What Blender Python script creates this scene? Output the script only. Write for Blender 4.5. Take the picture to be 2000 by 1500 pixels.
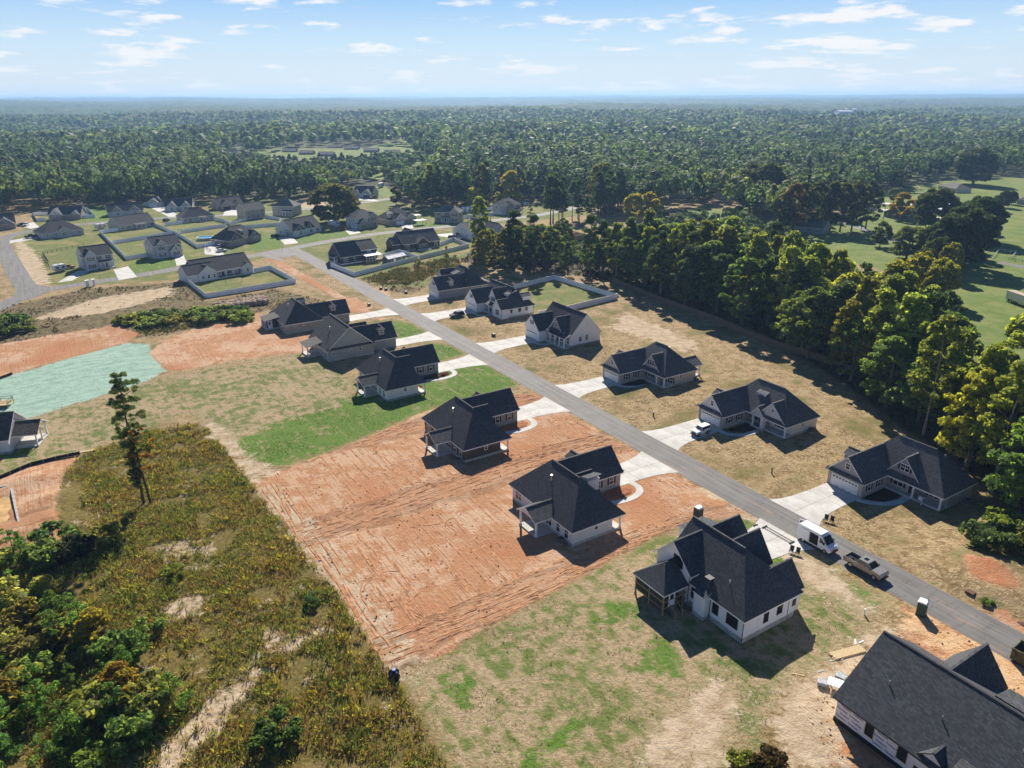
import bpy, bmesh, math, random
import numpy as np
from mathutils import Vector, Matrix
R=math.radians; PI=math.pi
for o in list(bpy.data.objects): bpy.data.objects.remove(o)
sc=bpy.context.scene; COL=sc.collection
# ---------------------------------------------------------------- camera, sky, sun, exposure
CAM_H=64.0
cam=bpy.data.objects.new('camera',bpy.data.cameras.new('camera')); COL.objects.link(cam)
cam.data.sensor_fit='HORIZONTAL'; cam.data.sensor_width=36; cam.data.lens=36*1435/2000
cam.data.clip_start=.5; cam.data.clip_end=40000
cam.matrix_world=Matrix.Translation((0,0,CAM_H))@Matrix.Rotation(R(90-21.353),4,'X')@Matrix.Rotation(R(-.229),4,'Z')
sc.camera=cam
SUN_AZ,SUN_EL=0.0,34.5          # azimuth to the right of the view direction (+Y)
sun=bpy.data.objects.new('sun',bpy.data.lights.new('sun','SUN')); COL.objects.link(sun)
sun.data.energy=5.0; sun.data.angle=R(.5); sun.data.color=(1,.93,.82)
sd=Vector((math.sin(R(SUN_AZ))*math.cos(R(SUN_EL)),math.cos(R(SUN_AZ))*math.cos(R(SUN_EL)),math.sin(R(SUN_EL))))
sun.rotation_euler=sd.to_track_quat('Z','Y').to_euler()
sc.view_settings.view_transform='Standard'; sc.view_settings.look='None'
sc.view_settings.exposure=0.78; sc.view_settings.gamma=1; sc.view_settings.use_curve_mapping=False
SKY_STRENGTH=.07
wd=bpy.data.worlds.new('World'); sc.world=wd; wd.use_nodes=True
def make_world():
    nt=wd.node_tree; n=nt.nodes; l=nt.links; n.clear()
    out=n.new('ShaderNodeOutputWorld'); bg=n.new('ShaderNodeBackground'); l.new(bg.outputs[0],out.inputs[0])
    sky=n.new('ShaderNodeTexSky'); sky.sky_type='NISHITA'; sky.sun_disc=False
    sky.sun_elevation=R(SUN_EL); sky.sun_rotation=R(SUN_AZ); sky.air_density=1.0; sky.dust_density=.15; sky.ozone_density=2.0; sky.altitude=200
    bg.inputs['Strength'].default_value=SKY_STRENGTH
    tc=n.new('ShaderNodeTexCoord'); sep=n.new('ShaderNodeSeparateXYZ'); l.new(tc.outputs['Generated'],sep.inputs[0])
    def M(op,a,b=None,c=None):
        m=n.new('ShaderNodeMath'); m.operation=op
        for i,v in enumerate((a,b,c)):
            if v is None: continue
            if isinstance(v,(int,float)): m.inputs[i].default_value=v
            else: l.new(v,m.inputs[i])
        return m.outputs[0]
    x,y,z=sep.outputs
    # fair weather cumulus: a layer projected on a plane high above, thinning to the horizon
    zz=M('ADD',M('MAXIMUM',z,0.0),.13)
    px=M('DIVIDE',x,zz); py=M('DIVIDE',y,zz)
    cmb=n.new('ShaderNodeCombineXYZ'); l.new(px,cmb.inputs[0]); l.new(py,cmb.inputs[1])
    l.new(M('MULTIPLY',z,6.0),cmb.inputs[2])
    no=n.new('ShaderNodeTexNoise'); no.inputs['Scale'].default_value=2.7; no.inputs['Detail'].default_value=4; no.inputs['Roughness'].default_value=.58
    no.inputs['Distortion'].default_value=.15
    l.new(cmb.outputs[0],no.inputs['Vector'])
    big=n.new('ShaderNodeTexNoise'); big.inputs['Scale'].default_value=.8; big.inputs['Detail'].default_value=2; l.new(cmb.outputs[0],big.inputs['Vector'])
    d=M('ADD',no.outputs[0],M('MULTIPLY',M('SUBTRACT',big.outputs[0],.5),.35))
    d=M('SUBTRACT',d,M('MULTIPLY',M('MAXIMUM',M('SUBTRACT',z,.16),0.0),.55))      # clouds thinned overhead to cut their fill light and deepen ground shadows
    mr=n.new('ShaderNodeMapRange'); mr.interpolation_type='SMOOTHSTEP'; l.new(d,mr.inputs[0]); mr.inputs[1].default_value=.52; mr.inputs[2].default_value=.66
    fade=n.new('ShaderNodeMapRange'); l.new(z,fade.inputs[0]); fade.inputs[1].default_value=.0; fade.inputs[2].default_value=.06; fade.inputs[3].default_value=.5; fade.inputs[4].default_value=.93
    mask=M('MULTIPLY',mr.outputs[0],fade.outputs[0])
    # hand-set ramp over the sky: soft blue low down, zenith darkened to deepen shadows
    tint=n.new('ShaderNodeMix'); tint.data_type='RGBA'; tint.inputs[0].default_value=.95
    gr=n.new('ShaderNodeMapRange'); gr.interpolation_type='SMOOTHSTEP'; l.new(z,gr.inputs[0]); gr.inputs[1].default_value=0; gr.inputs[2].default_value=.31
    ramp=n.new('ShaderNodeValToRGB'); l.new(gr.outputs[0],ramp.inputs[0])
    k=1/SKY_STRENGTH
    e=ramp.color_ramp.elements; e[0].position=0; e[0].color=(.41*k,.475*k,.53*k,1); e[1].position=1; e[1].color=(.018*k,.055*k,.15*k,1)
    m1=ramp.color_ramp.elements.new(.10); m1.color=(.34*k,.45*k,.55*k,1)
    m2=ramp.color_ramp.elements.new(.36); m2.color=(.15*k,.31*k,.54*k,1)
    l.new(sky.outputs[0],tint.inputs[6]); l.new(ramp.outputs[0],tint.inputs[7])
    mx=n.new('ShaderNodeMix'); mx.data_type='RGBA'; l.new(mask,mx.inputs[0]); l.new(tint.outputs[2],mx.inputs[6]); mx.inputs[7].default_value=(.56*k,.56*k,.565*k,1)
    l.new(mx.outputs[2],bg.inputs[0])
make_world(); wd.cycles.sampling_method='MANUAL'; wd.cycles.sample_map_resolution=256
sc.cycles.max_bounces=5; sc.cycles.diffuse_bounces=2; sc.cycles.glossy_bounces=2; sc.cycles.transmission_bounces=3; sc.cycles.transparent_max_bounces=4
sc.cycles.volume_bounces=0; sc.cycles.caustics_reflective=False; sc.cycles.caustics_refractive=False
sc.cycles.use_adaptive_sampling=True; sc.cycles.adaptive_threshold=.02; sc.cycles.use_denoising=True
# ---------------------------------------------------------------- frames: the main road's own grid
A0=np.array([14.25,144.24]); D=np.array([.5314,-.8471]); N=np.array([.8471,.5314]); RD=math.atan2(D[1],D[0])
def ST(s,t): q=A0+s*D+t*N; return (float(q[0]),float(q[1]))
# ---------------------------------------------------------------- materials
MATS={}
class NT:
    def __init__(s,name):
        m=bpy.data.materials.new(name); m.use_nodes=True; s.m=m; s.t=m.node_tree; s.n=s.t.nodes; s.l=s.t.links; s.n.clear()
        s.out=s.n.new('ShaderNodeOutputMaterial'); s.b=s.n.new('ShaderNodeBsdfPrincipled'); s.l.new(s.b.outputs[0],s.out.inputs[0])
    def set(s,node,i,v):
        if v is None: return
        if hasattr(v,'links') or hasattr(v,'is_linked'): s.l.new(v,node.inputs[i])
        else:
            try: node.inputs[i].default_value=v
            except Exception: node.inputs[i].default_value=(*v,1)
    def math(s,op,a,b=None,c=None):
        m=s.n.new('ShaderNodeMath'); m.operation=op
        for i,v in enumerate((a,b,c)): s.set(m,i,v)
        return m.outputs[0]
    def mix(s,f,a,b,mode='MIX'):
        m=s.n.new('ShaderNodeMix'); m.data_type='RGBA'; m.blend_type=mode; s.set(m,0,f); s.set(m,6,a if not isinstance(a,tuple) else (*a[:3],1)); s.set(m,7,b if not isinstance(b,tuple) else (*b[:3],1)); return m.outputs[2]
    def coord(s,kind='Object'):
        return s.n.new('ShaderNodeTexCoord').outputs[kind]
    def mapping(s,v,scale=(1,1,1),rot=(0,0,0)):
        m=s.n.new('ShaderNodeMapping'); s.l.new(v,m.inputs[0]); m.inputs['Scale'].default_value=scale; m.inputs['Rotation'].default_value=rot; return m.outputs[0]
    def noise(s,v,scale,det=4,rough=.55,dist=0):
        t=s.n.new('ShaderNodeTexNoise'); s.l.new(v,t.inputs['Vector']); t.inputs['Scale'].default_value=scale; t.inputs['Detail'].default_value=det; t.inputs['Roughness'].default_value=rough; t.inputs['Distortion'].default_value=dist; return t.outputs[0]
    def wave(s,v,scale,dist=0,det=2,dscale=1,rot=None):
        t=s.n.new('ShaderNodeTexWave'); s.l.new(v,t.inputs['Vector']); t.inputs['Scale'].default_value=scale; t.inputs['Distortion'].default_value=dist; t.inputs['Detail'].default_value=det; t.inputs['Detail Scale'].default_value=dscale; return t.outputs[1]
    def step(s,v,a,b,lo=0,hi=1):
        m=s.n.new('ShaderNodeMapRange'); m.interpolation_type='SMOOTHSTEP'; s.set(m,0,v)
        for i,q in zip((1,2,3,4),(a,b,lo,hi)): s.set(m,i,q)
        return m.outputs[0]
    def attr(s,name):
        a=s.n.new('ShaderNodeAttribute'); a.attribute_name=name; return a
    def bump(s,h,strength=.5,dist=.1):
        b=s.n.new('ShaderNodeBump'); s.set(b,'Strength',strength); s.set(b,'Distance',dist); s.l.new(h,b.inputs['Height']); s.l.new(b.outputs[0],s.b.inputs['Normal'])
    def fin(s,col,rough=.8,spec=.3,metal=0):
        s.set(s.b,'Base Color',col if not isinstance(col,tuple) else (*col[:3],1)); s.set(s.b,'Roughness',rough); s.b.inputs['Specular IOR Level'].default_value=spec; s.b.inputs['Metallic'].default_value=metal
        return s.m
def plain(name,c,rough=.7,spec=.3,metal=0,var=.18,scale=2.5):
    if name in MATS: return MATS[name]
    m=NT(name); v=m.noise(m.coord(),scale,4); f=m.step(v,.3,.7)
    a=tuple(x*(1-var) for x in c); b=tuple(min(1,x*(1+var*.6)) for x in c)
    MATS[name]=m.fin(m.mix(f,a,b),rough,spec,metal); return MATS[name]
def siding(c):
    k='siding_%02x%02x%02x'%tuple(int(x*255) for x in c)
    if k in MATS: return MATS[k]
    m=NT(k); co=m.coord(); z=m.mapping(co,(0,0,1))
    sep=m.n.new('ShaderNodeSeparateXYZ'); m.l.new(co,sep.inputs[0])
    saw=m.math('FRACT',m.math('DIVIDE',sep.outputs[2],.18)); ln=m.step(saw,0,.14)
    f=m.step(m.noise(co,.6,4),.3,.7); col=m.mix(f,tuple(x*.9 for x in c),c)
    col=m.mix(m.math('MULTIPLY',m.math('SUBTRACT',1,ln),.28),col,tuple(x*.5 for x in c))
    m.bump(saw,.35,.02); MATS[k]=m.fin(col,.55,.35); return MATS[k]
def brick(c):
    k='brick_%02x%02x%02x'%tuple(int(x*255) for x in c)
    if k in MATS: return MATS[k]
    m=NT(k); co=m.coord(); sep=m.n.new('ShaderNodeSeparateXYZ'); m.l.new(co,sep.inputs[0])
    cb=m.n.new('ShaderNodeCombineXYZ'); m.l.new(m.math('ADD',sep.outputs[0],sep.outputs[1]),cb.inputs[0]); m.l.new(sep.outputs[2],cb.inputs[1])
    t=m.n.new('ShaderNodeTexBrick'); m.l.new(cb.outputs[0],t.inputs['Vector']); t.inputs['Scale'].default_value=1; t.inputs['Brick Width'].default_value=.24; t.inputs['Row Height'].default_value=.085; t.inputs['Mortar Size'].default_value=.009
    t.inputs['Color1'].default_value=(*[x*.72 for x in c],1); t.inputs['Color2'].default_value=(*[min(1,x*1.2) for x in c],1); t.inputs['Mortar'].default_value=(.42,.4,.37,1); t.inputs['Bias'].default_value=-.1
    col=m.mix(m.step(m.noise(co,1.1,4),.3,.75),t.outputs[0],tuple(x*.8 for x in c))
    m.bump(t.outputs[1],-.4,.02); MATS[k]=m.fin(col,.85,.2); return MATS[k]
def shingle(c,k):
    if k in MATS: return MATS[k]
    m=NT(k); co=m.coord(); sep=m.n.new('ShaderNodeSeparateXYZ'); m.l.new(co,sep.inputs[0])
    cb=m.n.new('ShaderNodeCombineXYZ'); m.l.new(m.math('ADD',sep.outputs[0],sep.outputs[1]),cb.inputs[0]); m.l.new(sep.outputs[2],cb.inputs[1])
    t=m.n.new('ShaderNodeTexBrick'); m.l.new(cb.outputs[0],t.inputs['Vector']); t.inputs['Scale'].default_value=1; t.inputs['Brick Width'].default_value=.34; t.inputs['Row Height'].default_value=.115; t.inputs['Mortar Size'].default_value=.012; t.inputs['Mortar Smooth'].default_value=.4
    t.inputs['Color1'].default_value=(*[x*.65 for x in c],1); t.inputs['Color2'].default_value=(*[min(1,x*1.55) for x in c],1); t.inputs['Mortar'].default_value=(*[x*.35 for x in c],1); t.inputs['Bias'].default_value=-.15
    col=m.mix(m.step(m.noise(co,.35,5),.3,.72,0,.55),t.outputs[0],tuple(x*.62 for x in c))
    col=m.mix(m.step(m.noise(co,9,2),.6,.78,0,.5),col,tuple(x*2.1 for x in c))
    m.bump(t.outputs[1],-.6,.02); MATS[k]=m.fin(col,.86,.25); return MATS[k]
SH_BLACK=shingle((.078,.082,.093),'shingle_black'); SH_GREY=shingle((.11,.11,.115),'shingle_grey'); SH_MID=shingle((.118,.118,.124),'shingle_charcoal'); SH_BROWN=shingle((.11,.1,.09),'shingle_brown')
TRIM=plain('white_trim',(.86,.86,.86),.5,.35,var=.08); BLACK=plain('black_trim',(.018,.018,.02),.5,.4); GLASS=plain('window_glass',(.012,.016,.022),.06,.9,var=.3)
CONC=plain('concrete_block',(.42,.41,.39),.9,.2,scale=1.2,var=.25)
METAL=plain('galvanised_metal',(.6,.61,.62),.35,.5,.8,var=.12); WOODT=plain('treated_wood',(.36,.27,.17),.85,.2,var=.3,scale=4)
RUBBER=plain('rubber',(.015,.015,.016),.85,.2); MULCH=plain('bark_mulch',(.035,.02,.014),.95,.1,var=.5,scale=9); CLAYM=plain('turned_clay',(.34,.14,.07),.95,.1,var=.35,scale=2)
def concrete():
    m=NT('concrete_paving'); co=m.coord(); a=m.noise(co,.35,6,.6); b=m.noise(m.mapping(co,(.5,3,1),(0,0,RD)),.8,5)
    col=m.mix(m.step(a,.3,.7),(.44,.425,.39),(.60,.58,.545)); col=m.mix(m.step(b,.52,.72,0,.45),col,(.34,.32,.29)); m.bump(m.noise(co,30,2),.15,.01); return m.fin(col,.85,.25)
PAVE=concrete()
def asphalt():
    m=NT('asphalt'); co=m.coord(); al=m.mapping(co,(1,1,1),(0,0,-RD))
    st=m.noise(m.mapping(al,(.05,1.6,1)),1,5,.6); a=m.noise(co,.25,5,.6); sp=m.noise(co,14,2)
    col=m.mix(m.step(st,.3,.72),(.105,.10,.095),(.185,.178,.172)); col=m.mix(m.step(a,.35,.75,0,.5),col,(.205,.195,.185)); col=m.mix(m.step(sp,.62,.8,0,.4),col,(.26,.25,.23))
    pale=m.noise(m.mapping(al,(.5,2.5,1)),1.2,4,.7); col=m.mix(m.step(pale,.68,.76,0,.55),col,(.40,.36,.31))
    mud=m.noise(m.mapping(al,(.25,1.2,1)),.5,4,.7); col=m.mix(m.step(mud,.54,.70,0,.5),col,(.34,.22,.14)); crack=m.noise(m.mapping(al,(1,.06,1)),.9,2,.5); col=m.mix(m.step(m.math('ABSOLUTE',m.math('SUBTRACT',crack,.5)),.008,.0,0,.45),col,(.05,.05,.05))
    m.bump(sp,.25,.01); return m.fin(col,.82,.35)
ASPH=asphalt()
# ---------------------------------------------------------------- mesh builder
def link(name,me,parent=None,mats=()):
    o=bpy.data.objects.new(name,me); COL.objects.link(o)
    if me is not None:
        for m in mats: me.materials.append(m)
    if parent is not None: o.parent=parent
    return o
def tag(o,label=None,cat=None,group=None,kind=None):
    if label: o['label']=label
    if cat: o['category']=cat
    if group: o['group']=group
    if kind: o['kind']=kind
    return o
def empty(name,loc,rz=0,label=None,cat=None,group=None):
    o=link(name,None); o.location=(loc[0],loc[1],loc[2] if len(loc)>2 else 0); o.rotation_euler=(0,0,rz); o.empty_display_size=.2
    return tag(o,label,cat,group)
class MB:
    def __init__(s,flip=False): s.v=[]; s.f=[]; s.mi=[]; s.flip=flip
    def poly(s,pts,m=0):
        b=len(s.v); s.v+= [tuple(p) for p in pts]; s.f.append(list(range(b,b+len(pts)))); s.mi.append(m); return s
    def faces(s,pts,fs,m=0):
        b=len(s.v); s.v+=[tuple(p) for p in pts]
        for f in fs: s.f.append([b+i for i in f]); s.mi.append(m)
        return s
    def box(s,x0,y0,z0,x1,y1,z1,m=0):
        p=[(x0,y0,z0),(x1,y0,z0),(x1,y1,z0),(x0,y1,z0),(x0,y0,z1),(x1,y0,z1),(x1,y1,z1),(x0,y1,z1)]
        return s.faces(p,[(3,2,1,0),(4,5,6,7),(0,1,5,4),(1,2,6,5),(2,3,7,6),(3,0,4,7)],m)
    def prism(s,prof,y0,y1,m=0,axis='y'):
        """profile of (a,z) points swept along axis"""
        n=len(prof)
        P=lambda a,z,t: (a,t,z) if axis=='y' else (t,a,z)
        pts=[P(a,z,y0) for a,z in prof]+[P(a,z,y1) for a,z in prof]
        fs=[tuple(range(n)),tuple(range(2*n-1,n-1,-1))]+[(i,i+n,(i+1)%n+n,(i+1)%n) for i in range(n)]
        if axis!='y': fs=[tuple(reversed(f)) for f in fs]
        return s.faces(pts,fs,m)
    def tube(s,p0,p1,r0,r1=None,n=8,m=0,cap=True):
        r1=r0 if r1 is None else r1; p0=Vector(p0); p1=Vector(p1); d=(p1-p0).normalized()
        a=d.orthogonal().normalized(); b=d.cross(a)
        pts=[p0+(a*math.cos(2*PI*i/n)+b*math.sin(2*PI*i/n))*r0 for i in range(n)]+[p1+(a*math.cos(2*PI*i/n)+b*math.sin(2*PI*i/n))*r1 for i in range(n)]
        fs=[(i,(i+1)%n,(i+1)%n+n,i+n) for i in range(n)]
        if cap: fs+=[tuple(range(n-1,-1,-1)),tuple(range(n,2*n))]
        return s.faces([tuple(p) for p in pts],fs,m)
    def mesh(s,name,smooth=False):
        v=[(x,-y,z) for x,y,z in s.v] if s.flip else s.v
        f=[f[::-1] for f in s.f] if s.flip else s.f
        me=bpy.data.meshes.new(name); me.from_pydata(v,[],f); me.polygons.foreach_set('material_index',s.mi)
        if smooth: me.polygons.foreach_set('use_smooth',[True]*len(f))
        me.update(); return me
    def build(s,name,mats,parent=None,smooth=False):
        if not isinstance(mats,(list,tuple)): mats=[mats]
        return link(name,s.mesh(name,smooth),parent,mats)
def npmesh(name,V,F,mats,k=4,attrs=None,smooth=False):
    """fast mesh from arrays: V (n,3), F (m,k)"""
    me=bpy.data.meshes.new(name); nv,nf=len(V),len(F)
    me.vertices.add(nv); me.vertices.foreach_set('co',np.asarray(V,dtype=np.float32).ravel())
    me.loops.add(nf*k); me.loops.foreach_set('vertex_index',np.asarray(F,dtype=np.int32).ravel())
    me.polygons.add(nf); me.polygons.foreach_set('loop_start',np.arange(nf,dtype=np.int32)*k)
    if smooth: me.polygons.foreach_set('use_smooth',np.ones(nf,dtype=bool))
    for m in mats: me.materials.append(m)
    for nm,(typ,arr) in (attrs or {}).items():
        a=me.attributes.new(nm,typ,'POINT'); a.data.foreach_set('value' if typ=='FLOAT' else 'color',np.asarray(arr,dtype=np.float32).ravel())
    me.update(calc_edges=True); return me
# polygon tools
def inside(poly,X,Y):
    c=np.zeros(X.shape,bool); n=len(poly)
    for i in range(n):
        x0,y0=poly[i]; x1,y1=poly[(i+1)%n]
        if y0==y1: continue
        k=((y0>Y)!=(y1>Y))&(X<(x1-x0)*(Y-y0)/(y1-y0)+x0); c^=k
    return c
def sdf(poly,X,Y):
    d=np.full(X.shape,1e9); n=len(poly)
    for i in range(n):
        x0,y0=poly[i]; x1,y1=poly[(i+1)%n]; dx,dy=x1-x0,y1-y0; L=dx*dx+dy*dy+1e-9
        t=np.clip(((X-x0)*dx+(Y-y0)*dy)/L,0,1); d=np.minimum(d,(X-x0-t*dx)**2+(Y-y0-t*dy)**2)
    d=np.sqrt(d); return np.where(inside(poly,X,Y),d,-d)
# ---------------------------------------------------------------- ground: one sheet, cover types kept as distance fields
REG={
'clay':[[(-46.6,115.4),(-41.8,121.2),(-35.7,127.4),(-27.3,136.6),(-20.0,146.2),(-11.6,152.7),(-1.8,156.6),(5.9,157.8),(10.1,149.0),(23.8,128.0),(28.3,120.8),(33.8,112.4),(40.0,104.3),(34.7,102.4),(30.3,103.4),(23.2,98.9),(15.2,92.6),(7.1,85.7),(-2.8,77.5),(-10.1,71.2),(-14.0,69.7),(-16.1,71.2),(-21.2,79.8),(-31.0,94.0),(-39.1,105.8)],
 [(-97.9,187.5),(-98.7,198.7),(-92.9,213.7),(-81.5,226.5),(-73.5,216.1),(-59.8,205.4),(-51.6,186.9),(-60.5,187.1),(-73.5,181.0),(-85.0,173.5),(-87.5,174.6)],
 [(32.3,55.6),(32.1,63.7),(35.5,66.4),(43.0,71.3),(52.0,77.9),(51.7,81.5),(54.6,80.4),(56.9,77.1),(61.8,69.5),(52.6,55.5)],
 [(-96.3,114.9),(-92.7,117.7),(-90.1,122.6),(-83.6,126.7),(-81.6,118.5),(-76.0,106.1),(-69.5,96.7),(-74.0,93.7),(-81.3,93.0)],
 [(-149.4,188.1),(-143.4,196.0),(-131.5,205.4),(-118.1,211.4),(-107.5,203.6),(-108.8,195.6),(-116.9,184.4),(-126.3,169.6),(-131.0,161.8)],
 [(66.8,91.4),(70.5,89.5),(71.1,85.9),(68.6,83.0),(66.1,84.7),(64.6,87.1)],[(61.8,80.9),(65.2,79.8),(66.9,76.3),(64.9,73.3),(63.3,77.8)],
 [(-103.8,319.7),(-104.8,312.1),(-92.3,291.8),(-70.2,260.0),(-49.5,229.6),(-39.9,216.7),(-39.4,220.1),(-50.8,236.5),(-78.5,278.0)],[(-61.8,240.0),(-54.5,246.6),(-45.2,233.3),(-50.4,226.0)],
 [(-49.1,261.2),(-43.5,255.0),(-39.4,239.6),(-44.3,238.4),(-50.8,250.1)]],
'sand':[[(-65.6,142.1),(-58.2,132.1),(-46.7,116.0),(-42.9,120.2),(-51.2,126.5),(-61.4,140.7)],[(-37.4,55.3),(-36.5,59.8),(-33.9,66.2),(-31.2,70.8),(-29.4,69.6),(-31.6,63.2),(-33.4,58.3),(-34.6,55.3)],[(-32.0,76.1),(-27.2,75.3),(-24.8,77.8),(-23.9,76.6),(-27.5,72.9),(-31.5,73.1)],[(-54.7,96.9),(-51.3,98.3),(-48.3,94.8),(-51.4,92.8)],[(-47.2,83.2),(-43.0,84.3),(-41.0,80.0),(-45.6,79.5)],
 [(39.9,71.4),(47.3,76.4),(49.7,75.4),(45.4,72.5),(40.4,69.6)],[(29.1,55.6),(27.7,60.8),(32.0,66.8),(41.7,72.7),(43.4,70.9),(36.7,63.7),(33.3,55.6)],[(12.9,55.7),(16.9,62.3),(23.9,67.6),(25.9,66.0),(20.8,55.6)],
 [(51.5,195.4),(36.6,224.7),(29.0,209.3),(42.6,193.6),(47.9,185.7)],[(-46.9,116.3),(-26.4,87.7),(-14.2,69.5),(-12.2,67.8),(-10.7,70.3),(-22.0,87.6),(-39.4,112.6)],[(28.3,120.6),(41.7,103.6),(43.9,105.2),(41.5,108.5),(40.7,87.2),(47.3,79.4),(47.0,88.4)],
 [(-182.0,267.3),(-240.2,357.0),(-236.7,357.0),(-206.6,319.5),(-170.5,267.1)],[(-143.4,244.6),(-124.9,262.4),(-118.2,251.2),(-129.9,225.4),(-149.4,219.9)],[(-147.6,493.4),(-135.7,558.1),(-113.7,492.3),(-124.9,457.5)]],
'lawn':[[(-38.7,150.1),(-36.8,157.6),(-35.3,169.3),(-24.1,160.7),(-17.0,176.5),(-8.0,179.9),(1.5,163.7),(-3.0,157.9),(-13.9,152.8),(-20.1,147.1),(-28.4,136.6),(-35.9,128.5),(-45.6,121.2),(-49.1,123.3),(-55.9,131.4),(-49.9,141.9)],
 [(-37.8,218.4),(-31.0,214.4),(-21.7,201.5),(-29.2,200.2),(-33.2,197.8)],[(-24.4,196.3),(-17.0,193.5),(-12.3,186.5),(-18.6,180.4),(-22.6,186.6)],[(-0.9,55.1),(4.3,60.3),(6.7,62.5),(7.5,61.8),(1.9,55.1)],
 [(38.5,93.8),(42.7,96.0),(45.3,91.5),(49.0,84.6),(48.3,81.5),(45.5,84.9),(42.2,89.4),(37.1,89.7)],[(10.8,80.2),(13.9,82.8),(16.9,81.7),(15.6,78.1),(11.9,77.6)],[(15.1,72.8),(18.5,73.7),(20.3,70.2),(17.9,67.7)],[(-8.0,67.8),(-5.6,68.2),(-5.1,64.7),(-7.4,64.7)],
 [(33.3,103.7),(37.1,105.2),(40.3,102.1),(36.2,99.1),(32.5,100.6)],[(-160.8,305.8),(-142.4,318.2),(-134.7,302.3),(-148.1,283.6)],[(-126.5,365.7),(-119.4,375.8),(-108.0,354.1),(-106.0,334.9),(-119.3,329.2)],[(-108.8,356.9),(-83.3,390.6),(-77.5,374.8),(-96.4,347.3)],[(-267.7,472.8),(-257.6,479.5),(-226.4,420.1),(-240.5,416.8)],[(-102.3,132.5),(-97.9,133.7),(-93.0,129.0),(-95.9,122.6)],[(-50.7,412.0),(-42.2,397.8),(-32.8,401.0),(-42.6,388.0),(-53.7,391.5)]],
'thin':[[(-84.7,169.8),(-55.0,187.0),(-38.7,167.6),(-35.5,151.5),(-35.9,128.5),(-47.5,121.2),(-64.6,140.8),(-74.7,151.9)],[(-110.9,136.2),(-107.1,139.9),(-89.4,166.4),(-84.7,169.8),(-70.0,149.0),(-83.4,127.8),(-93.1,118.2),(-96.3,114.9)],
 [(-13.0,69.3),(-2.8,77.2),(15.1,92.4),(29.8,102.9),(40.0,103.6),(51.0,81.5),(39.7,70.9),(33.5,67.6),(21.7,55.0),(-6.4,55.2)]],
'grass':[[(-242.8,357.1),(-290.7,473.4),(-176.6,520.7),(-117.3,580.7),(-64.9,478.7),(0.5,488.9),(56.4,513.4),(44.9,432.1),(-26.6,389.2),(-60.8,367.1),(-100.1,326.4),(-124.3,274.5),(-157.7,264.5),(-178.2,267.3)],[(-100.8,328.8),(-61.9,374.4),(-26.1,381.3),(-13.9,339.1),(-32.5,310.7),(-59.9,273.4),(-72.7,286.8)],[(-122.1,272.0),(-106.0,247.4),(-81.1,269.7),(-96.3,290.0)],
 [(-74.9,296.2),(-61.6,282.1),(-33.0,316.1),(-15.8,327.1),(-24.8,295.3),(-31.4,260.9),(-48.2,261.2)],[(2.0,258.0),(15.5,269.6),(35.2,245.2),(18.2,229.2),(6.7,229.4)]],
'pasture':[[(84.4,421.4),(123.3,473.2),(152.3,393.1),(180.9,409.7),(224.3,482.2),(292.3,566.3),(360.0,618.8),(487.1,656.3),(146.7,180.4),(115.7,173.0),(130.1,208.0),(147.0,257.9),(144.3,292.2),(131.8,312.8),(109.2,394.1)],
 [(-306.7,739.3),(-333.0,965.2),(-135.6,1147.7),(-84.6,854.3),(-67.7,728.8),(-102.4,636.5),(-183.2,683.6)],[(-116.6,557.5),(-99.3,590.5),(-77.0,517.6),(-98.7,484.5)]],
'weed':[[(-86.3,90.5),(-76.7,93.0),(-73.2,96.8),(-75.4,106.1),(-82.8,119.5),(-82.4,127.8),(-74.0,137.8),(-65.0,141.8),(-48.3,117.9),(-30.9,93.8),(-21.1,79.3),(-15.0,70.4),(-11.7,64.3),(-6.4,55.2),(-60.2,55.4)],
 [(-123.4,225.3),(-115.5,229.4),(-84.8,226.5),(-79.1,218.9),(-94.9,211.0),(-105.3,203.6),(-113.7,208.7)],[(79.9,99.5),(71.4,97.4),(67.9,92.7),(71.6,90.1),(74.7,85.8),(85.1,98.8)],[(-57.0,273.4),(-37.8,300.5),(-24.0,313.7),(-20.7,297.2),(-31.2,277.2),(-37.4,264.1),(-46.8,264.3)]],
'meadow':[[(-178.0,229.1),(-167.9,233.8),(-154.3,258.3),(-122.5,270.4),(-103.3,240.6),(-84.3,257.9),(-61.8,240.0),(-79.4,230.1),(-84.4,220.7),(-100.8,203.5),(-138.2,188.0),(-146.4,183.9)],[(-57.9,273.4),(-32.5,310.7),(-20.5,310.4),(-28.6,270.4),(-34.0,252.0),(-41.5,253.5)],[(-103.6,492.0),(-70.9,498.7),(-65.1,455.9),(-85.1,445.8)]],
'osand':[[(50.6,77.9),(54.5,78.9),(58.0,74.4),(61.9,68.7),(56.6,60.7),(53.9,67.5),(51.5,74.5)],[(34.7,66.8),(38.5,68.0),(38.0,62.9),(34.5,57.1),(32.5,58.8),(32.3,63.3)]],
'hydro':[[(-131.0,160.2),(-126.1,169.2),(-122.0,175.0),(-116.9,184.4),(-109.0,196.0),(-102.2,195.9),(-87.3,174.6),(-88.7,166.0),(-98.2,153.0),(-103.7,144.9),(-106.9,139.6),(-112.1,133.3)]],
'wood':[[(-21.1,303.2),(0.2,290.1),(16.3,285.2),(38.9,266.0),(55.6,234.3),(71.6,204.7),(79.2,165.6),(80.8,138.9),(82.8,116.8),(84.1,97.3),(131.4,159.0),(118.9,180.7),(119.6,208.1),(108.1,231.0),(97.5,274.9),(77.2,313.9),(49.0,350.7),(14.0,396.5),(-15.4,345.5)]],
}
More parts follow.
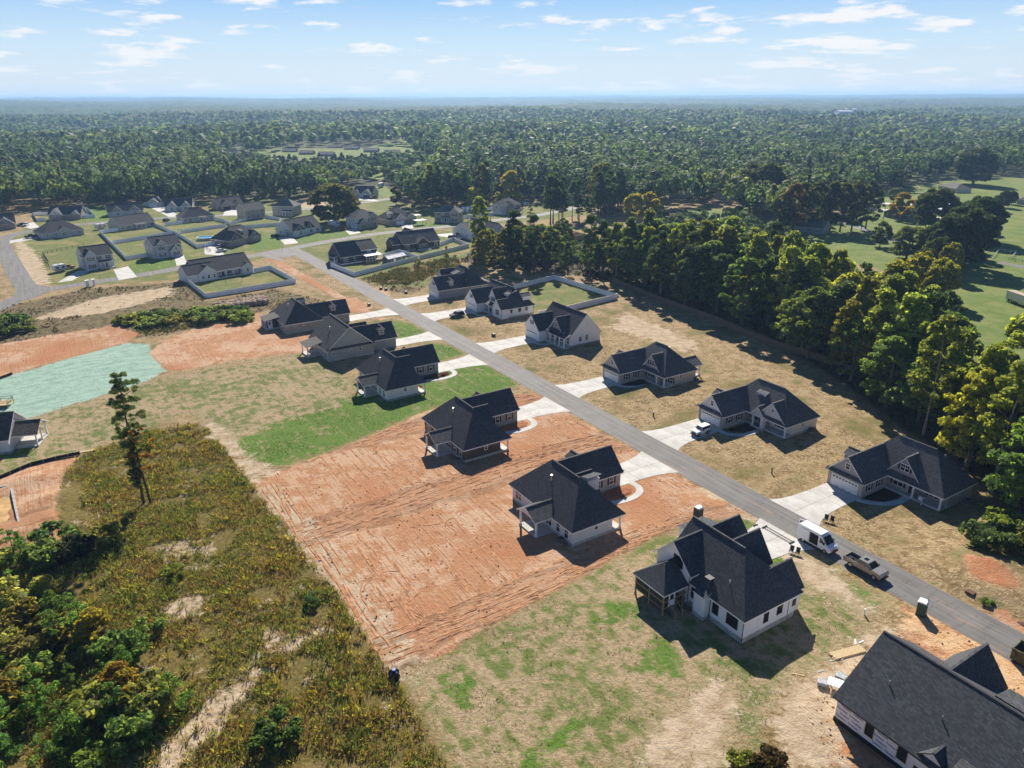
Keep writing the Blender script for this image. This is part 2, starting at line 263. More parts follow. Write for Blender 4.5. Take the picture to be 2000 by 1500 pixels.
def axis_lines(lo,hi,step,far):
    a=list(np.arange(lo,hi+step,step)); d=step
    while a[-1]<far: d*=1.45; a.append(a[-1]+d)
    d=step
    while a[0]>-far: d*=1.45; a.insert(0,a[0]-d)
    return np.array(a)
def vnoise(X,Y,sc,seed):
    """smooth value noise on the plane"""
    r=np.random.RandomState(seed); T=r.rand(256,256); u=X/sc; v=Y/sc; i=np.floor(u).astype(int); j=np.floor(v).astype(int); a=u-i; b=v-j; a=a*a*(3-2*a); b=b*b*(3-2*b)
    g=lambda p,q:T[p%256,q%256]
    return (g(i,j)*(1-a)+g(i+1,j)*a)*(1-b)+(g(i,j+1)*(1-a)+g(i+1,j+1)*a)*b
def terrain(X,Y):
    """flat where the houses stand, rolling far away and rising slowly to the skyline"""
    d=np.hypot(X,Y); k=np.clip((d-650)/1200,0,1)
    return k*(vnoise(X,Y,420,5)*26-12+vnoise(X,Y,1500,6)*34-16)+np.clip((d-3500)/9000,0,1)*44
def make_ground():
    xs=axis_lines(-300,215,1.45,13000); ys=axis_lines(42,520,1.45,13000); nx,ny=len(xs),len(ys)
    X,Y=np.meshgrid(xs,ys); X=X.ravel(); Y=Y.ravel(); Z=terrain(X,Y)-.001
    # spoil heaps, the bank by the cutting on the left and the berm beside the new drives
    for (bx,by),h,r in (((-88.0,113.9),.8,3.5),((-85.3,118.6),1.0,3.5),((-78.1,108.6),1.3,4.5),((-75.2,101.4),1.0,5),((-77.7,95.7),.7,5),((34.0,107.7),.5,4),((53.0,79.9),.6,3),((67.5,87.1),1.2,8),((-118.9,219.5),1.0,14),((-95.7,234.0),.5,10)):
        dd=(X-bx)**2+(Y-by)**2; tt=(X-A0[0])*N[0]+(Y-A0[1])*N[1]; keep=np.clip((np.abs(tt-3.25)-4.2)/3,0,1); Z=Z+keep*h*np.exp(-dd/(r*r))*(.6+.8*vnoise(X,Y,2.2,9))
    at={}
    for k,ps in REG.items():
        a=np.full(X.shape,-6.)
        for p in ps:
            px=[q[0] for q in p]; py=[q[1] for q in p]
            m=(X>min(px)-7)&(X<max(px)+7)&(Y>min(py)-7)&(Y<max(py)+7)
            a[m]=np.maximum(a[m],sdf(p,X[m],Y[m]))
        at[k]=('FLOAT',np.clip(a,-6,6))
    i=np.arange(nx-1); j=np.arange(ny-1); I,J=np.meshgrid(i,j); b=(J*nx+I).ravel(); F=np.stack([b,b+1,b+nx+1,b+nx],1)
    m=NT('ground_cover'); co=m.coord(); A=lambda k:m.attr(k).outputs['Fac']
    rot=m.mapping(co,(1,1,1),(0,0,-RD))              # along and across the lots
    n1=m.noise(co,.09,2,.6); n2=m.noise(co,.45,3,.62); n3=m.noise(co,1.7,4,.75); n4=m.noise(co,9,1,.7); ns=m.noise(m.mapping(rot,(.13,1.3,1)),.7,3,.65,.4); nt=m.noise(m.mapping(rot,(1.3,.12,1)),.7,3,.65,.4)
    edge=m.math('MULTIPLY',m.math('SUBTRACT',m.math('ADD',n2,m.math('MULTIPLY',n3,.5)),.75),6.0)
    def reg(k,soft=.6,amp=1.0): return m.step(m.math('ADD',A(k),m.math('MULTIPLY',edge,amp)),-soft,soft)
    # dry seeded yards: pale straw over brown with a little green
    dry=m.mix(m.step(n2,.36,.62),(.21,.14,.062),(.37,.265,.14)); dry=m.mix(m.step(n3,.50,.62,0,.85),dry,(.54,.41,.245)); dry=m.mix(m.step(n4,.52,.68,0,.65),dry,(.13,.095,.045)); dry=m.mix(m.step(m.math('ADD',m.math('MULTIPLY',n1,.6),m.math('MULTIPLY',n3,.4)),.52,.62,0,.85),dry,(.16,.135,.045)); dry=m.mix(m.step(m.math('ADD',m.math('MULTIPLY',n2,.55),m.math('MULTIPLY',n1,.45)),.56,.63,0,.7),dry,(.11,.13,.03))
    col=dry
    # meadow, browner and rough
    mead=m.mix(m.step(n2,.35,.65),(.085,.07,.03),(.20,.145,.075)); mead=m.mix(m.step(n3,.52,.68,0,.7),mead,(.32,.23,.14)); mead=m.mix(m.step(ns,.55,.66,0,.6),mead,(.11,.12,.035))
    gra=m.mix(m.step(n2,.3,.7),(.105,.14,.035),(.19,.19,.06)); gra=m.mix(m.step(n1,.5,.62,0,.7),gra,(.27,.22,.09)); gra=m.mix(m.step(n3,.55,.7,0,.5),gra,(.085,.125,.025))
    pas=m.mix(m.step(n1,.35,.65),(.125,.185,.04),(.20,.225,.065)); pas=m.mix(m.step(n2,.5,.7,0,.6),pas,(.10,.13,.03))
    thin_g=m.step(m.math('ADD',m.math('ADD',m.math('MULTIPLY',ns,.22),m.math('MULTIPLY',n2,.45)),m.math('MULTIPLY',m.math('ADD',n3,n1),.22)),.505,.625)
    straw=m.mix(m.step(n3,.35,.7),(.26,.185,.10),(.45,.345,.21)); straw=m.mix(m.step(n4,.5,.68,0,.6),straw,(.60,.475,.32)); straw=m.mix(m.step(n4,.46,.34,0,.5),straw,(.15,.115,.065)); straw=m.mix(m.step(n2,.52,.66,0,.6),straw,(.25,.20,.11))
    vivid=m.mix(m.step(m.math('ADD',m.math('MULTIPLY',n3,.6),m.math('MULTIPLY',n4,.4)),.35,.65),(.040,.115,.010),(.11,.215,.018))
    dull=m.mix(m.step(n3,.3,.7),(.065,.12,.02),(.14,.18,.04))
    thin=m.mix(m.math('MULTIPLY',thin_g,.85),straw,dull)
    lawn_g=m.step(m.math('ADD',m.math('MULTIPLY',m.math('ADD',ns,n2),.37),m.math('MULTIPLY',n3,.26)),.34,.50)
    lawn=m.mix(m.math('MULTIPLY',lawn_g,.9),straw,vivid)
    wee=m.mix(m.step(n3,.3,.68),(.085,.07,.018),(.20,.15,.045)); wee=m.mix(m.step(n3,.52,.7,0,.75),wee,(.22,.17,.07)); wee=m.mix(m.step(m.math('ADD',m.math('MULTIPLY',n1,.5),m.math('MULTIPLY',n2,.5)),.57,.64,0,.9),wee,(.46,.36,.25))
    woo=m.mix(m.step(n2,.3,.7),(.05,.04,.022),(.11,.085,.05)); woo=m.mix(m.step(n3,.55,.7,0,.5),woo,(.05,.06,.02))
    # graded clay with the marks of tracks and blades along the lots
    big=m.noise(co,.05,1,.5); sr=m.n.new('ShaderNodeSeparateXYZ'); m.l.new(rot,sr.inputs[0]); S0=float(A0@D); sv=m.math('ADD',sr.outputs[0],m.math('MULTIPLY',m.math('SUBTRACT',n1,.5),9.0))
    band=lambda c,w:m.step(m.math('ABSOLUTE',m.math('SUBTRACT',sv,S0+c)),w,w*.55)
    acr=m.math('MAXIMUM',m.math('MAXIMUM',band(13,4.2),band(45,3.4)),band(-14,3.5))         # the ways driven across the lots
    wig=m.math('MULTIPLY',m.math('SUBTRACT',n1,.5),1.2)
    cb1=m.n.new('ShaderNodeCombineXYZ'); m.l.new(m.math('MULTIPLY',sr.outputs[0],.05),cb1.inputs[0]); m.l.new(m.math('ADD',m.math('MULTIPLY',sr.outputs[1],1.9),wig),cb1.inputs[1])
    cb2=m.n.new('ShaderNodeCombineXYZ'); m.l.new(m.math('ADD',m.math('MULTIPLY',sr.outputs[0],1.9),wig),cb2.inputs[0]); m.l.new(m.math('MULTIPLY',sr.outputs[1],.05),cb2.inputs[1])
    trk=m.noise(m.mix(acr,cb1.outputs[0],cb2.outputs[0]),1.25,2,.75)
    cl=m.mix(m.step(n2,.3,.7),(.40,.195,.095),(.47,.265,.145)); cl=m.mix(m.step(m.math('ADD',m.math('MULTIPLY',n1,.55),m.math('MULTIPLY',n2,.45)),.46,.56,0,.75),cl,(.54,.375,.25)); cl=m.mix(m.step(m.math('ADD',m.math('MULTIPLY',big,.6),m.math('MULTIPLY',n2,.4)),.51,.60,0,.7),cl,(.40,.155,.065))
    cl=m.mix(m.step(n4,.54,.68,0,.5),cl,(.27,.13,.075)); cl=m.mix(m.step(n3,.56,.68,0,.55),cl,(.58,.40,.265)); cl=m.mix(m.step(n3,.42,.33,0,.5),cl,(.29,.14,.075))
    cl=m.mix(m.math('MULTIPLY',acr,.5),cl,(.36,.19,.105)); cl=m.mix(m.math('MULTIPLY',m.step(trk,.55,.63,0,.5),m.step(n2,.35,.6,.2,1)),cl,(.26,.12,.065))
    sa=m.mix(m.step(n2,.3,.7),(.36,.265,.165),(.51,.40,.28)); sa=m.mix(m.step(n3,.55,.7,0,.7),sa,(.62,.51,.38)); sa=m.mix(m.step(n4,.6,.75,0,.5),sa,(.25,.18,.10))
    hy=m.mix(m.step(n2,.3,.7),(.20,.33,.26),(.31,.45,.37)); hy=m.mix(m.step(nt,.45,.65,0,.6),hy,(.40,.52,.44)); hy=m.mix(m.step(n3,.36,.5,.45,0),hy,(.33,.30,.20)); hy=m.mix(m.step(n3,.6,.75,0,.4),hy,(.30,.30,.22))
    for k,c,so,am in (('pasture',pas,1.0,1),('meadow',mead,1.5,1.3),('grass',gra,1.0,.8),('thin',thin,1.5,1.2),('lawn',lawn,1.3,1.5),('weed',wee,1.4,1.4),('wood',woo,1.5,1),('hydro',hy,.7,.6),('clay',cl,.45,.55),('osand',m.mix(m.step(n2,.3,.7),m.mix(m.step(n3,.35,.65),(.46,.25,.11),(.58,.36,.18)),(.62,.42,.24)),1.2,1.4),('sand',sa,1.2,1.5)):
        col=m.mix(reg(k,so,am),col,c)
    # woodland floor and fields far beyond the houses
    geo=m.n.new('ShaderNodeNewGeometry'); sp=m.n.new('ShaderNodeSeparateXYZ'); m.l.new(geo.outputs['Position'],sp.inputs[0])
    far=m.step(sp.outputs[1],470,560); farc=m.mix(m.step(m.noise(co,.012,3),.4,.6),(.045,.05,.02),(.10,.115,.04))
    farm=m.math('MULTIPLY',far,m.math('SUBTRACT',1,reg('pasture',1,1)))
    col=m.mix(farm,col,farc)
    h=m.math('ADD',n3,m.math('MULTIPLY',m.math('MULTIPLY',trk,.6),m.step(A('clay'),-.3,.6)))
    m.bump(h,.9,.26); mt=m.fin(col,.95,.12)
    o=link('ground',npmesh('ground',np.stack([X,Y,Z],1),F,[mt],4,at,True)); tag(o,kind='structure')
make_ground()
def strip(name,pts,width,z,mat,parent=None,label=None,closed=False):
    """a paved strip of constant width along a polyline, mitred"""
    P=[Vector((*p,0)) for p in pts]; L=[];Rr=[]
    for i,p in enumerate(P):
        d=(P[min(i+1,len(P)-1)]-P[max(i-1,0)]).normalized(); n=Vector((-d.y,d.x,0))
        L.append(p+n*width/2); Rr.append(p-n*width/2)
    b=MB()
    for i in range(len(P)-1):
        q=[Rr[i],Rr[i+1],L[i+1],L[i]]; b.poly([(v.x,v.y,z) for v in q])
    o=b.build(name,mat,parent); tag(o,kind='structure'); return o
def smooth(pts,n=6):
    """Catmull-Rom through the points"""
    P=[np.array(p) for p in pts]; P=[2*P[0]-P[1]]+P+[2*P[-1]-P[-2]]; out=[]
    for i in range(1,len(P)-2):
        for k in range(n):
            t=k/n; a,b,c,d=P[i-1:i+3]; out.append(tuple(.5*((2*b)+(-a+c)*t+(2*a-5*b+4*c-d)*t*t+(-a+3*b-3*c+d)*t**3)))
    out.append(tuple(P[-2])); return out
strip('road',[ST(140,3.25),ST(60,3.25),ST(0,3.25),ST(-100,3.4),ST(-180,4.0),ST(-222,3.6)],6.6,.020,ASPH)
strip('road',smooth([(-169.8,221.9),(-168.7,235.1),(-170.2,249.9),(-167.3,258.6),(-159.0,266.9),(-140.8,285.3),(-132.3,296.3),(-113.2,317.7),(-101.8,332.4),(-85.7,353.6),(-64.5,374.5),(-30.8,395.9),(-3.9,418.1),(15.8,432.9),(38.3,461.8),(49.6,480.1)]),6.8,.024,ASPH)
strip('road',smooth([(-169.8,254.2),(-187.2,275.6),(-216.0,314.2),(-239.9,346.4),(-250.9,369.9),(-247.7,388.1),(-234.6,406.0),(-204.1,425.1),(-170.1,435.9),(-131.2,457.7),(-99.9,487.0),(-73.8,520.3)]),7.0,.028,ASPH)
strip('road',smooth([(150.6,399.9),(171.2,413.6),(179.4,406.1),(180.2,382.6),(180.9,361.6),(180.5,345.2),(178.7,323.1)]),5.5,.02,ASPH)
strip('road',smooth([(239.1,507.7),(259.7,529.7),(278.8,550.5),(297.3,576.4)]),6,.024,ASPH)
strip('road',smooth([(200.0,299.0),(204.1,289.2),(209.0,273.0)]),5,.02,ASPH)
strip('road',smooth([(-275.6,944.1),(-240.0,1007.3),(-172.3,1003.3),(-120.3,910.2)]),9,.2,PAVE)
# flared mouths where the streets meet
def patch(name,pts,z,mat):
    o=MB().poly([(x,y,z) for x,y in pts]).build(name,mat); tag(o,kind='structure'); return o
patch('road_mouth',[(-111.7,319.8),(-102.2,333.6),(-94.2,317.3),(-99.9,314.1),(-93.9,304.6),(-100.9,309.9)],.032,ASPH)
patch('road_mouth',[(-170.0,243.0),(-180.7,263.4),(-176.5,266.4),(-165.4,261.6),(-164.6,244.9)],.034,ASPH)
# concrete drives made of cast slabs: two edge lines, a slab between each pair of stations
def drive(name,left,right,rows,cols,z=.036,world=False):
    f=(lambda p:p) if world else (lambda p:ST(*p))
    L=[np.array(f(p)) for p in left]; Rr=[np.array(f(p)) for p in right]
    def at(P,t):
        t*=len(P)-1; i=min(int(t),len(P)-2); return P[i]+(P[i+1]-P[i])*(t-i)
    c=(at(L,.5)+at(Rr,.5))/2; root=empty(name,(c[0],c[1],0)); tag(root,kind='structure')
    for r in range(rows):
        for q in range(cols):
            g=.012; pts=[]
            for a,b in ((r/rows,q/cols),((r+1)/rows,q/cols),((r+1)/rows,(q+1)/cols),(r/rows,(q+1)/cols)):
                x=at(L,a); y=at(Rr,a); pts.append(x+(y-x)*b)
            m=sum(pts)/4; pts=[m+(p-m)*(1-g) for p in pts]; pts=[(p[0]-c[0],p[1]-c[1]) for p in pts]
            ar=sum(pts[i][0]*pts[(i+1)%4][1]-pts[(i+1)%4][0]*pts[i][1] for i in range(4))
            if ar<0: pts=pts[::-1]
            MB().faces([(x,y,.005) for x,y in pts]+[(x,y,z) for x,y in pts],[(4,5,6,7),(0,1,5,4),(1,2,6,5),(2,3,7,6),(3,0,4,7)]).build('slab',PAVE,root)
    return root
for g0,g1,gt in ((46.9,53.4,19.6),(14.4,21.6,20.9),(-16.4,-10.0,19.6),(-54.5,-47.6,21.8),(-90.2,-83.2,22.3),(-111.6,-104.6,19.4)):
    drive('driveway',[(g0,gt),(g0-.1,13),(g0-.5,9),(g0-1.6,6.35)],[(g1,gt),(g1,13),(g1+.5,9),(g1+1.8,6.35)],4,2)
for g0,g1,gt in ((-11.4,-4.9,-12.3),(21.6,28.2,-12.0),(-46.9,-40.4,-13.2),(-71.5,-65.4,-13.5),(-101.8,-95.6,-15.5),(50.2,57.2,-12.0)):
    drive('driveway',[(g0,gt),(g0,-6),(g0-.6,-2.5),(g0-1.8,.3)],[(g1,gt),(g1,-6),(g1+.6,-2.5),(g1+1.8,.3)],4,2)
# curving front walks
def walk(pts,w=1.25,world=False):
    strip('path',smooth(pts if world else [ST(*p) for p in pts],5),w,.046,PAVE)
walk([(53.4,18.6),(55,19.6),(56.8,21.5),(57.6,24),(57.5,26.6)]); walk([(21.6,20),(23.5,20.4),(25.3,22.5),(25.6,26.5)]); walk([(-10,18.8),(-8.2,19.6),(-7,22),(-7.6,26.6)])
walk([(-47.6,20.4),(-45.5,20.8),(-44.4,22.6),(-44.4,23.6)]); walk([(-83.2,21),(-80,21),(-78.6,22.6),(-78.4,24.4)])
for g in (-4.9,28.2,-40.4): walk([(g,-9.5),(g+2,-9.6),(g+3.6,-11),(g+4.2,-14),(g+3.6,-17.5),(g+3.2,-20)])
# smaller drives of the far streets
for q in ([(-148.1,272.4),(-143.9,278.3),(-156.9,297.8),(-159.5,291.1),1,1],[(-169.6,269.5),(-165.7,272.7),(-168.2,291.3),(-172.8,288.6),2,1],[(-136.9,297.4),(-134.5,302.3),(-143.7,320.5),(-146.9,318.3),2,1],[(-134.7,321.4),(-124.4,317.9),(-137.6,344.3),(-142.1,339.3),2,1],[(-106.0,343.6),(-100.5,347.3),(-108.6,365.3),(-114.7,362.6),2,1],[(-80.8,369.0),(-76.2,374.8),(-82.4,388.9),(-86.8,384.3),2,1],[(-56.4,385.1),(-51.2,388.2),(-53.9,403.2),(-59.5,398.3),2,1],[(-38.1,369.4),(-29.7,373.7),(-27.5,357.8),(-34.5,363.6),1,1],
  [(-102.9,502.3),(-86.4,494.1),(-99.4,521.1),(-105.3,518.5),2,1],[(-168.6,435.8),(-158.0,435.5),(-170.7,463.2),(-175.5,459.0),2,1],[(-197.8,430.7),(-192.0,432.5),(-219.0,473.7),(-229.5,474.0),2,1],[(-253.7,391.4),(-251.8,396.3),(-265.7,413.8),(-269.4,403.4),1,1],[(-242.8,357.1),(-238.1,349.0),(-232.4,363.8),(-237.6,372.5),1,1],[(37.5,471.0),(43.3,463.9),(41.1,487.7),(35.1,483.0),1,1],[(214.4,490.0),(259.5,473.9),(254.7,464.7),(210.3,480.2),1,2],[(218.2,461.2),(229.0,447.7),(225.0,439.4),(214.2,452.4),1,1],[(234.1,425.1),(243.3,415.4),(241.0,408.1),(231.9,417.6),1,1]):
    drive('driveway',[q[0],q[3]],[q[1],q[2]],q[4],q[5],.05,True)
# mulch beds tucked between walk and house
def bed(pts,mat=MULCH):
    P=[ST(*p) for p in pts]; c=np.mean(P,0); b=MB(); n=len(P)
    b.faces([(x,y,.01) for x,y in P]+[(c[0]+(x-c[0])*.8,c[1]+(y-c[1])*.8,.13) for x,y in P],[tuple(range(n,2*n))]+[(i,(i+1)%n,(i+1)%n+n,i+n) for i in range(n)]); o=b.build('path_bed',mat); tag(o,kind='structure')
for g,t0 in ((53.4,19.9),(-10.0,19.9),(21.6,21.2)): bed([(g+.1,t0+6.4),(g+.1,t0+.4),(g+1.4,t0+.6),(g+2.9,t0+2.2),(g+3.3,t0+4.6),(g+3.2,t0+6.5)])
for g in (-4.9,28.2,-40.4): bed([(g+.3,-20.2),(g+.3,-11.0),(g+1.7,-10.8),(g+2.9,-12),(g+3.2,-14.5),(g+2.6,-18)],MULCH if g<-30 else CLAYM)
# ---------------------------------------------------------------- house kit
CACHE={}
class House:
    def __init__(s,name,label,loc,rz,flip=False,group=None,cat='house',wall=(.7,.7,.7),roof=SH_BLACK,trim=TRIM):
        s.root=empty(name,(loc[0],loc[1],0),rz,label,cat,group); s.flip=flip; s.wm=siding(wall); s.roof_m=roof; s.trim=trim
    def mb(s): return MB(s.flip)
    def wall(s,x0,y0,x1,y1,z1=3.2,z0=-.1,m=None,g=None,zr=0,name='wall'):
        """walls of one wing; g = ridge axis of a gabled top ending at height zr"""
        b=s.mb(); m=m or s.wm; zr-=.12
        if g is None: b.box(x0,y0,z0,x1,y1,z1)
        elif g=='y': b.prism([(x0,z0),(x1,z0),(x1,z1),((x0+x1)/2,zr),(x0,z1)],y0,y1,axis='y')
        else: b.prism([(y0,z0),(y1,z0),(y1,z1),((y0+y1)/2,zr),(y0,z1)],x0,x1,axis='x')
        return b.build(name,m,s.root)
    def base(s,x0,y0,x1,y1,h=.5,m=None): s.mb().box(x0-.03,y0-.03,-.3,x1+.03,y1+.03,h).build('foundation',m or CONC,s.root)
    def roof(s,x0,y0,x1,y1,ze,zr,axis='x',ends='hh',o=.4,rk=.28,run=None,m=None,th=.2,vent=True):
        """hipped or gabled roof over a rectangle; ze at the wall line, ridge at zr"""
        sw=axis=='y'
        if sw: x0,y0,x1,y1=y0,x0,y1,x1
        h=(y1-y0)/2; sl=(zr-ze)/h; yc=(y0+y1)/2; zo=ze-sl*o; run=run or h
        hl,hr=ends[0]=='h',ends[1]=='h'; xa=x0-(o if hl else rk); xb=x1+(o if hr else rk)
        ea=x0+run if hl else xa; eb=x1-run if hr else xb
        A,B,C,Dd,E,F=(xa,y0-o,zo),(xb,y0-o,zo),(xb,y1+o,zo),(xa,y1+o,zo),(ea,yc,zr),(eb,yc,zr)
        T=[A,B,C,Dd,E,F]; L=[(x,y,z-th) for x,y,z in T]
        sh=[(0,1,5,4),(2,3,4,5)]+([(3,0,4)] if hl else [])+([(1,2,5)] if hr else [])
        b=s.mb(); fa=s.mb(); f=(lambda P:[(y,x,z) for x,y,z in P]) if sw else (lambda P:P)
        rv=(lambda q:tuple(reversed(q))) if sw else (lambda q:q)
        b.faces(f(T),[rv(q) for q in sh])
        # ridge cap of thicker shingles
        b.box(*(lambda p,q:(min(p[0],q[0])-(.14 if sw else 0),min(p[1],q[1])-(0 if sw else .14),zr-.1,max(p[0],q[0])+(.14 if sw else 0),max(p[1],q[1])+(0 if sw else .14),zr+.035))(*f([E,F])))
        rf=b.build('roof',m or s.roof_m,s.root)
        ed=[(0,1),(2,3)]+([(3,0)] if hl else [(3,4),(4,0)])+([(1,2)] if hr else [(1,5),(5,2)])
        P=f(T)+f(L); fs=[rv((j+6,j,i,i+6)[::-1]) for i,j in ed]+[rv(tuple(k+6 for k in reversed(q))) for q in sh]
        fa.faces(P,fs); fa.build('fascia',s.trim,rf); return rf
    def shed(s,x0,y0,x1,y1,z0,z1,low='y+',o=.25,m=None,th=.16):
        """single-slope roof; low side named"""
        X0,Y0,X1,Y1=x0-o,y0-o,x1+o,y1+o
        hz={'y+':(z1,z1,z0,z0),'y-':(z0,z0,z1,z1),'x+':(z1,z0,z0,z1),'x-':(z0,z1,z1,z0)}[low]
        T=[(X0,Y0,hz[0]),(X1,Y0,hz[1]),(X1,Y1,hz[2]),(X0,Y1,hz[3])]; L=[(x,y,z-th) for x,y,z in T]
        rf=s.mb().faces(T,[(0,1,2,3)]).build('roof',m or s.roof_m,s.root)
        s.mb().faces(T+L,[(4,5,1,0),(5,6,2,1),(6,7,3,2),(7,4,0,3),(7,6,5,4)]).build('fascia',s.trim,rf); return rf
    def place(s,o,side,a,pos,z):
        if s.flip:
            if side in 'fb': pos=-pos; side={'f':'b','b':'f'}[side]
            else: a=-a
        x,y,rz={'f':(a,pos,0),'b':(a,pos,PI),'l':(pos,a,-PI/2),'r':(pos,a,PI/2)}[side]
        o.location=(x,y,z); o.rotation_euler=(0,0,rz); o.parent=s.root; return o
    def win(s,side,a,pos,z,w=.9,h=1.5,n=1,shut=False,frame=None,style='g',panem=None):
        """sash window, n units side by side, z at the sill"""
        frame=frame or s.trim; k=(w,h,n,frame.name,style,(panem or GLASS).name)
        if k not in CACHE:
            W=w*n; b=MB(); t=.09
            b.box(-W/2-t,-.06,-t,W/2+t,.0,0); b.box(-W/2-t,-.06,h,W/2+t,0,h+t*1.3); b.box(-W/2-t,-.055,0,-W/2,0,h); b.box(W/2,-.055,0,W/2+t,0,h)
            for i in range(1,n): x=-W/2+i*w; b.box(x-.045,-.05,0,x+.045,0,h)
            for i in range(n):
                x=-W/2+i*w; b.box(x,-.045,h*.48,x+w,0,h*.54)
                if style=='g': b.box(x+w/2-.02,-.04,h*.54,x+w/2+.02,0,h)
            fr=b.mesh('window'); fr.materials.append(frame)
            pn=MB().box(-W/2,-.022,0,W/2,.0,h).mesh('pane'); pn.materials.append(panem or GLASS)
            CACHE[k]=(fr,pn)
        fr,pn=CACHE[k]; o=s.place(link('window',fr),side,a,pos,z); p=link('pane',pn,o)
        if shut:
            kk=('shut',h)
            if kk not in CACHE:
                b=MB().box(-.19,-.05,0,.19,-.003,h)
                for i in range(2): b.box(-.14,-.065,.08+i*h/2,.14,-.05,h/2-.06+i*h/2)
                me=b.mesh('shutter'); me.materials.append(BLACK); CACHE[kk]=me
            for sg in (-1,1):
                q=s.place(link('shutter',CACHE[kk]),side,a+sg*(w*n/2+.3),pos,z)
        return o
    def door(s,side,a,pos,z=.45,m=None,glass=True):
        k=('door',(m or BLACK).name,glass)
        if k not in CACHE:
            b=MB(); b.box(-.55,-.06,0,-.46,0,2.2); b.box(.46,-.06,0,.55,0,2.2); b.box(-.55,-.06,2.1,.55,0,2.2); fr=b.mesh('door'); fr.materials.append(TRIM)
            lf=MB().box(-.46,-.03,0,.46,0,2.1).box(-.3,-.045,.15,.3,-.03,.85).mesh('door_leaf'); lf.materials.append(m or BLACK)
            gl=MB().box(-.3,-.045,1.05,.3,-.032,1.95).mesh('pane'); gl.materials.append(GLASS); CACHE[k]=(fr,lf,gl)
        fr,lf,gl=CACHE[k]; o=s.place(link('door',fr),side,a,pos,z); link('door_leaf',lf,o)
        if glass: link('pane',gl,o)
    def garage(s,side,a,pos,w=4.9,h=2.15,z=.05,lights=True,m=None):
        k=('gar',w,h,lights,(m or TRIM).name)
        if k not in CACHE:
            b=MB(); b.box(-w/2-.12,-.06,0,-w/2,0,h+.12); b.box(w/2,-.06,0,w/2+.12,0,h+.12); b.box(-w/2,-.06,h,w/2,0,h+.12); fr=b.mesh('garage_door'); fr.materials.append(TRIM)
            sec=MB(); n=max(2,int(round(w/1.2))); hh=h/4; sec.box(-w/2,-.02,0,w/2,0,hh-.02)
            for i in range(n): sec.box(-w/2+(i+.12)*w/n,-.035,.08,-w/2+(i+.88)*w/n,-.02,hh-.1)
            sm=sec.mesh('door_panel'); sm.materials.append(m or TRIM)
            lt=MB()
            for i in range(n*2): lt.box(-w/2+(i+.14)*w/(n*2),-.045,hh*3+.13,-w/2+(i+.86)*w/(n*2),-.036,hh*4-.13)
            lm=lt.mesh('door_light'); lm.materials.append(GLASS); CACHE[k]=(fr,sm,lm,hh)
        fr,sm,lm,hh=CACHE[k]; o=s.place(link('garage_door',fr),side,a,pos,z)
        for i in range(4): q=link('door_panel',sm,o); q.location=(0,0,i*hh)
        if lights: link('door_light',lm,o)
    def post(s,x,y,z0=.3,z1=3.0,w=.26,m=None):
        b=s.mb(); w/=2; b.box(x-w,y-w,z0,x+w,y+w,z1); b.box(x-w-.05,y-w-.05,z0,x+w+.05,y+w+.05,z0+.22); b.box(x-w-.04,y-w-.04,z1-.14,x+w+.04,y+w+.04,z1); b.build('porch_post',m or s.trim,s.root)
    def slab(s,x0,y0,x1,y1,z=.35,m=None,name='porch_floor'): s.mb().box(x0,y0,-.2,x1,y1,z).build(name,m or PAVE,s.root)
    def beam(s,x0,y0,x1,y1,z0=2.85,z1=3.15): s.mb().box(x0,y0,z0,x1,y1,z1).build('porch_beam',s.trim,s.root)
    def pipe(s,x,y,z,h=.8,r=.07,m=None,cap=False):
        b=s.mb().tube((x,y,z-.6),(x,y,z+h),r,n=8)
        if cap: b.tube((x,y,z+h),(x,y,z+h+.16),r*2,r*1.6,n=8)
        b.build('vent_pipe',m or METAL,s.root)
    def pent(s,x0,x1,y,z,d=.55,m=None):
        """narrow skirt roof across a gable wall at front y"""
        s.mb().prism([(y-d,z),(y+.02,z+d*.75),(y+.02,z)],x0,x1,axis='x').build('pent_roof',m or s.roof_m,s.root)
    def dormer(s,x,y,z,w=1.7,d=2.6,face='x+',h=1.5,wm=None,win=True,shed=False,rise=.75):
        """small dormer box; (x,y) centre of its face, d back into the roof"""
        W=w/2
        if face[0]=='x':
            k=1 if face[1]=='+' else -1; xa,xb=sorted((x,x-k*d)); s.wall(xa,y-W,xb,y+W,z+h,z-1.0,wm,None if shed else 'x',z+h+rise,'dormer_wall')
            if shed: s.shed(xa,y-W,xb,y+W,z+h,z+h+.8,'x+' if k>0 else 'x-',.2)
            else: s.roof(xa,y-W,xb,y+W,z+h,z+h+rise,'x','gg',.2,.2,th=.14)
            if win: s.win('r' if k>0 else 'l',y,x,z+.15,.75,1.1)
        else:
            k=1 if face[1]=='+' else -1; ya,yb=sorted((y,y-k*d)); s.wall(x-W,ya,x+W,yb,z+h,z-1.0,wm,None if shed else 'y',z+h+rise,'dormer_wall')
            if shed: s.shed(x-W,ya,x+W,yb,z+h,z+h+.9,'y+' if k>0 else 'y-',.2)
            else: s.roof(x-W,ya,x+W,yb,z+h,z+h+rise,'y','gg',.2,.2,th=.14)
            if win: s.win('b' if k>0 else 'f',x,y,z+.2,.55,.7,2 if w>1.5 else 1)
WHITE=(.9,.9,.9); BK=brick((.42,.37,.33)); BKG=brick((.40,.38,.37)); BKW=brick((.52,.47,.42))
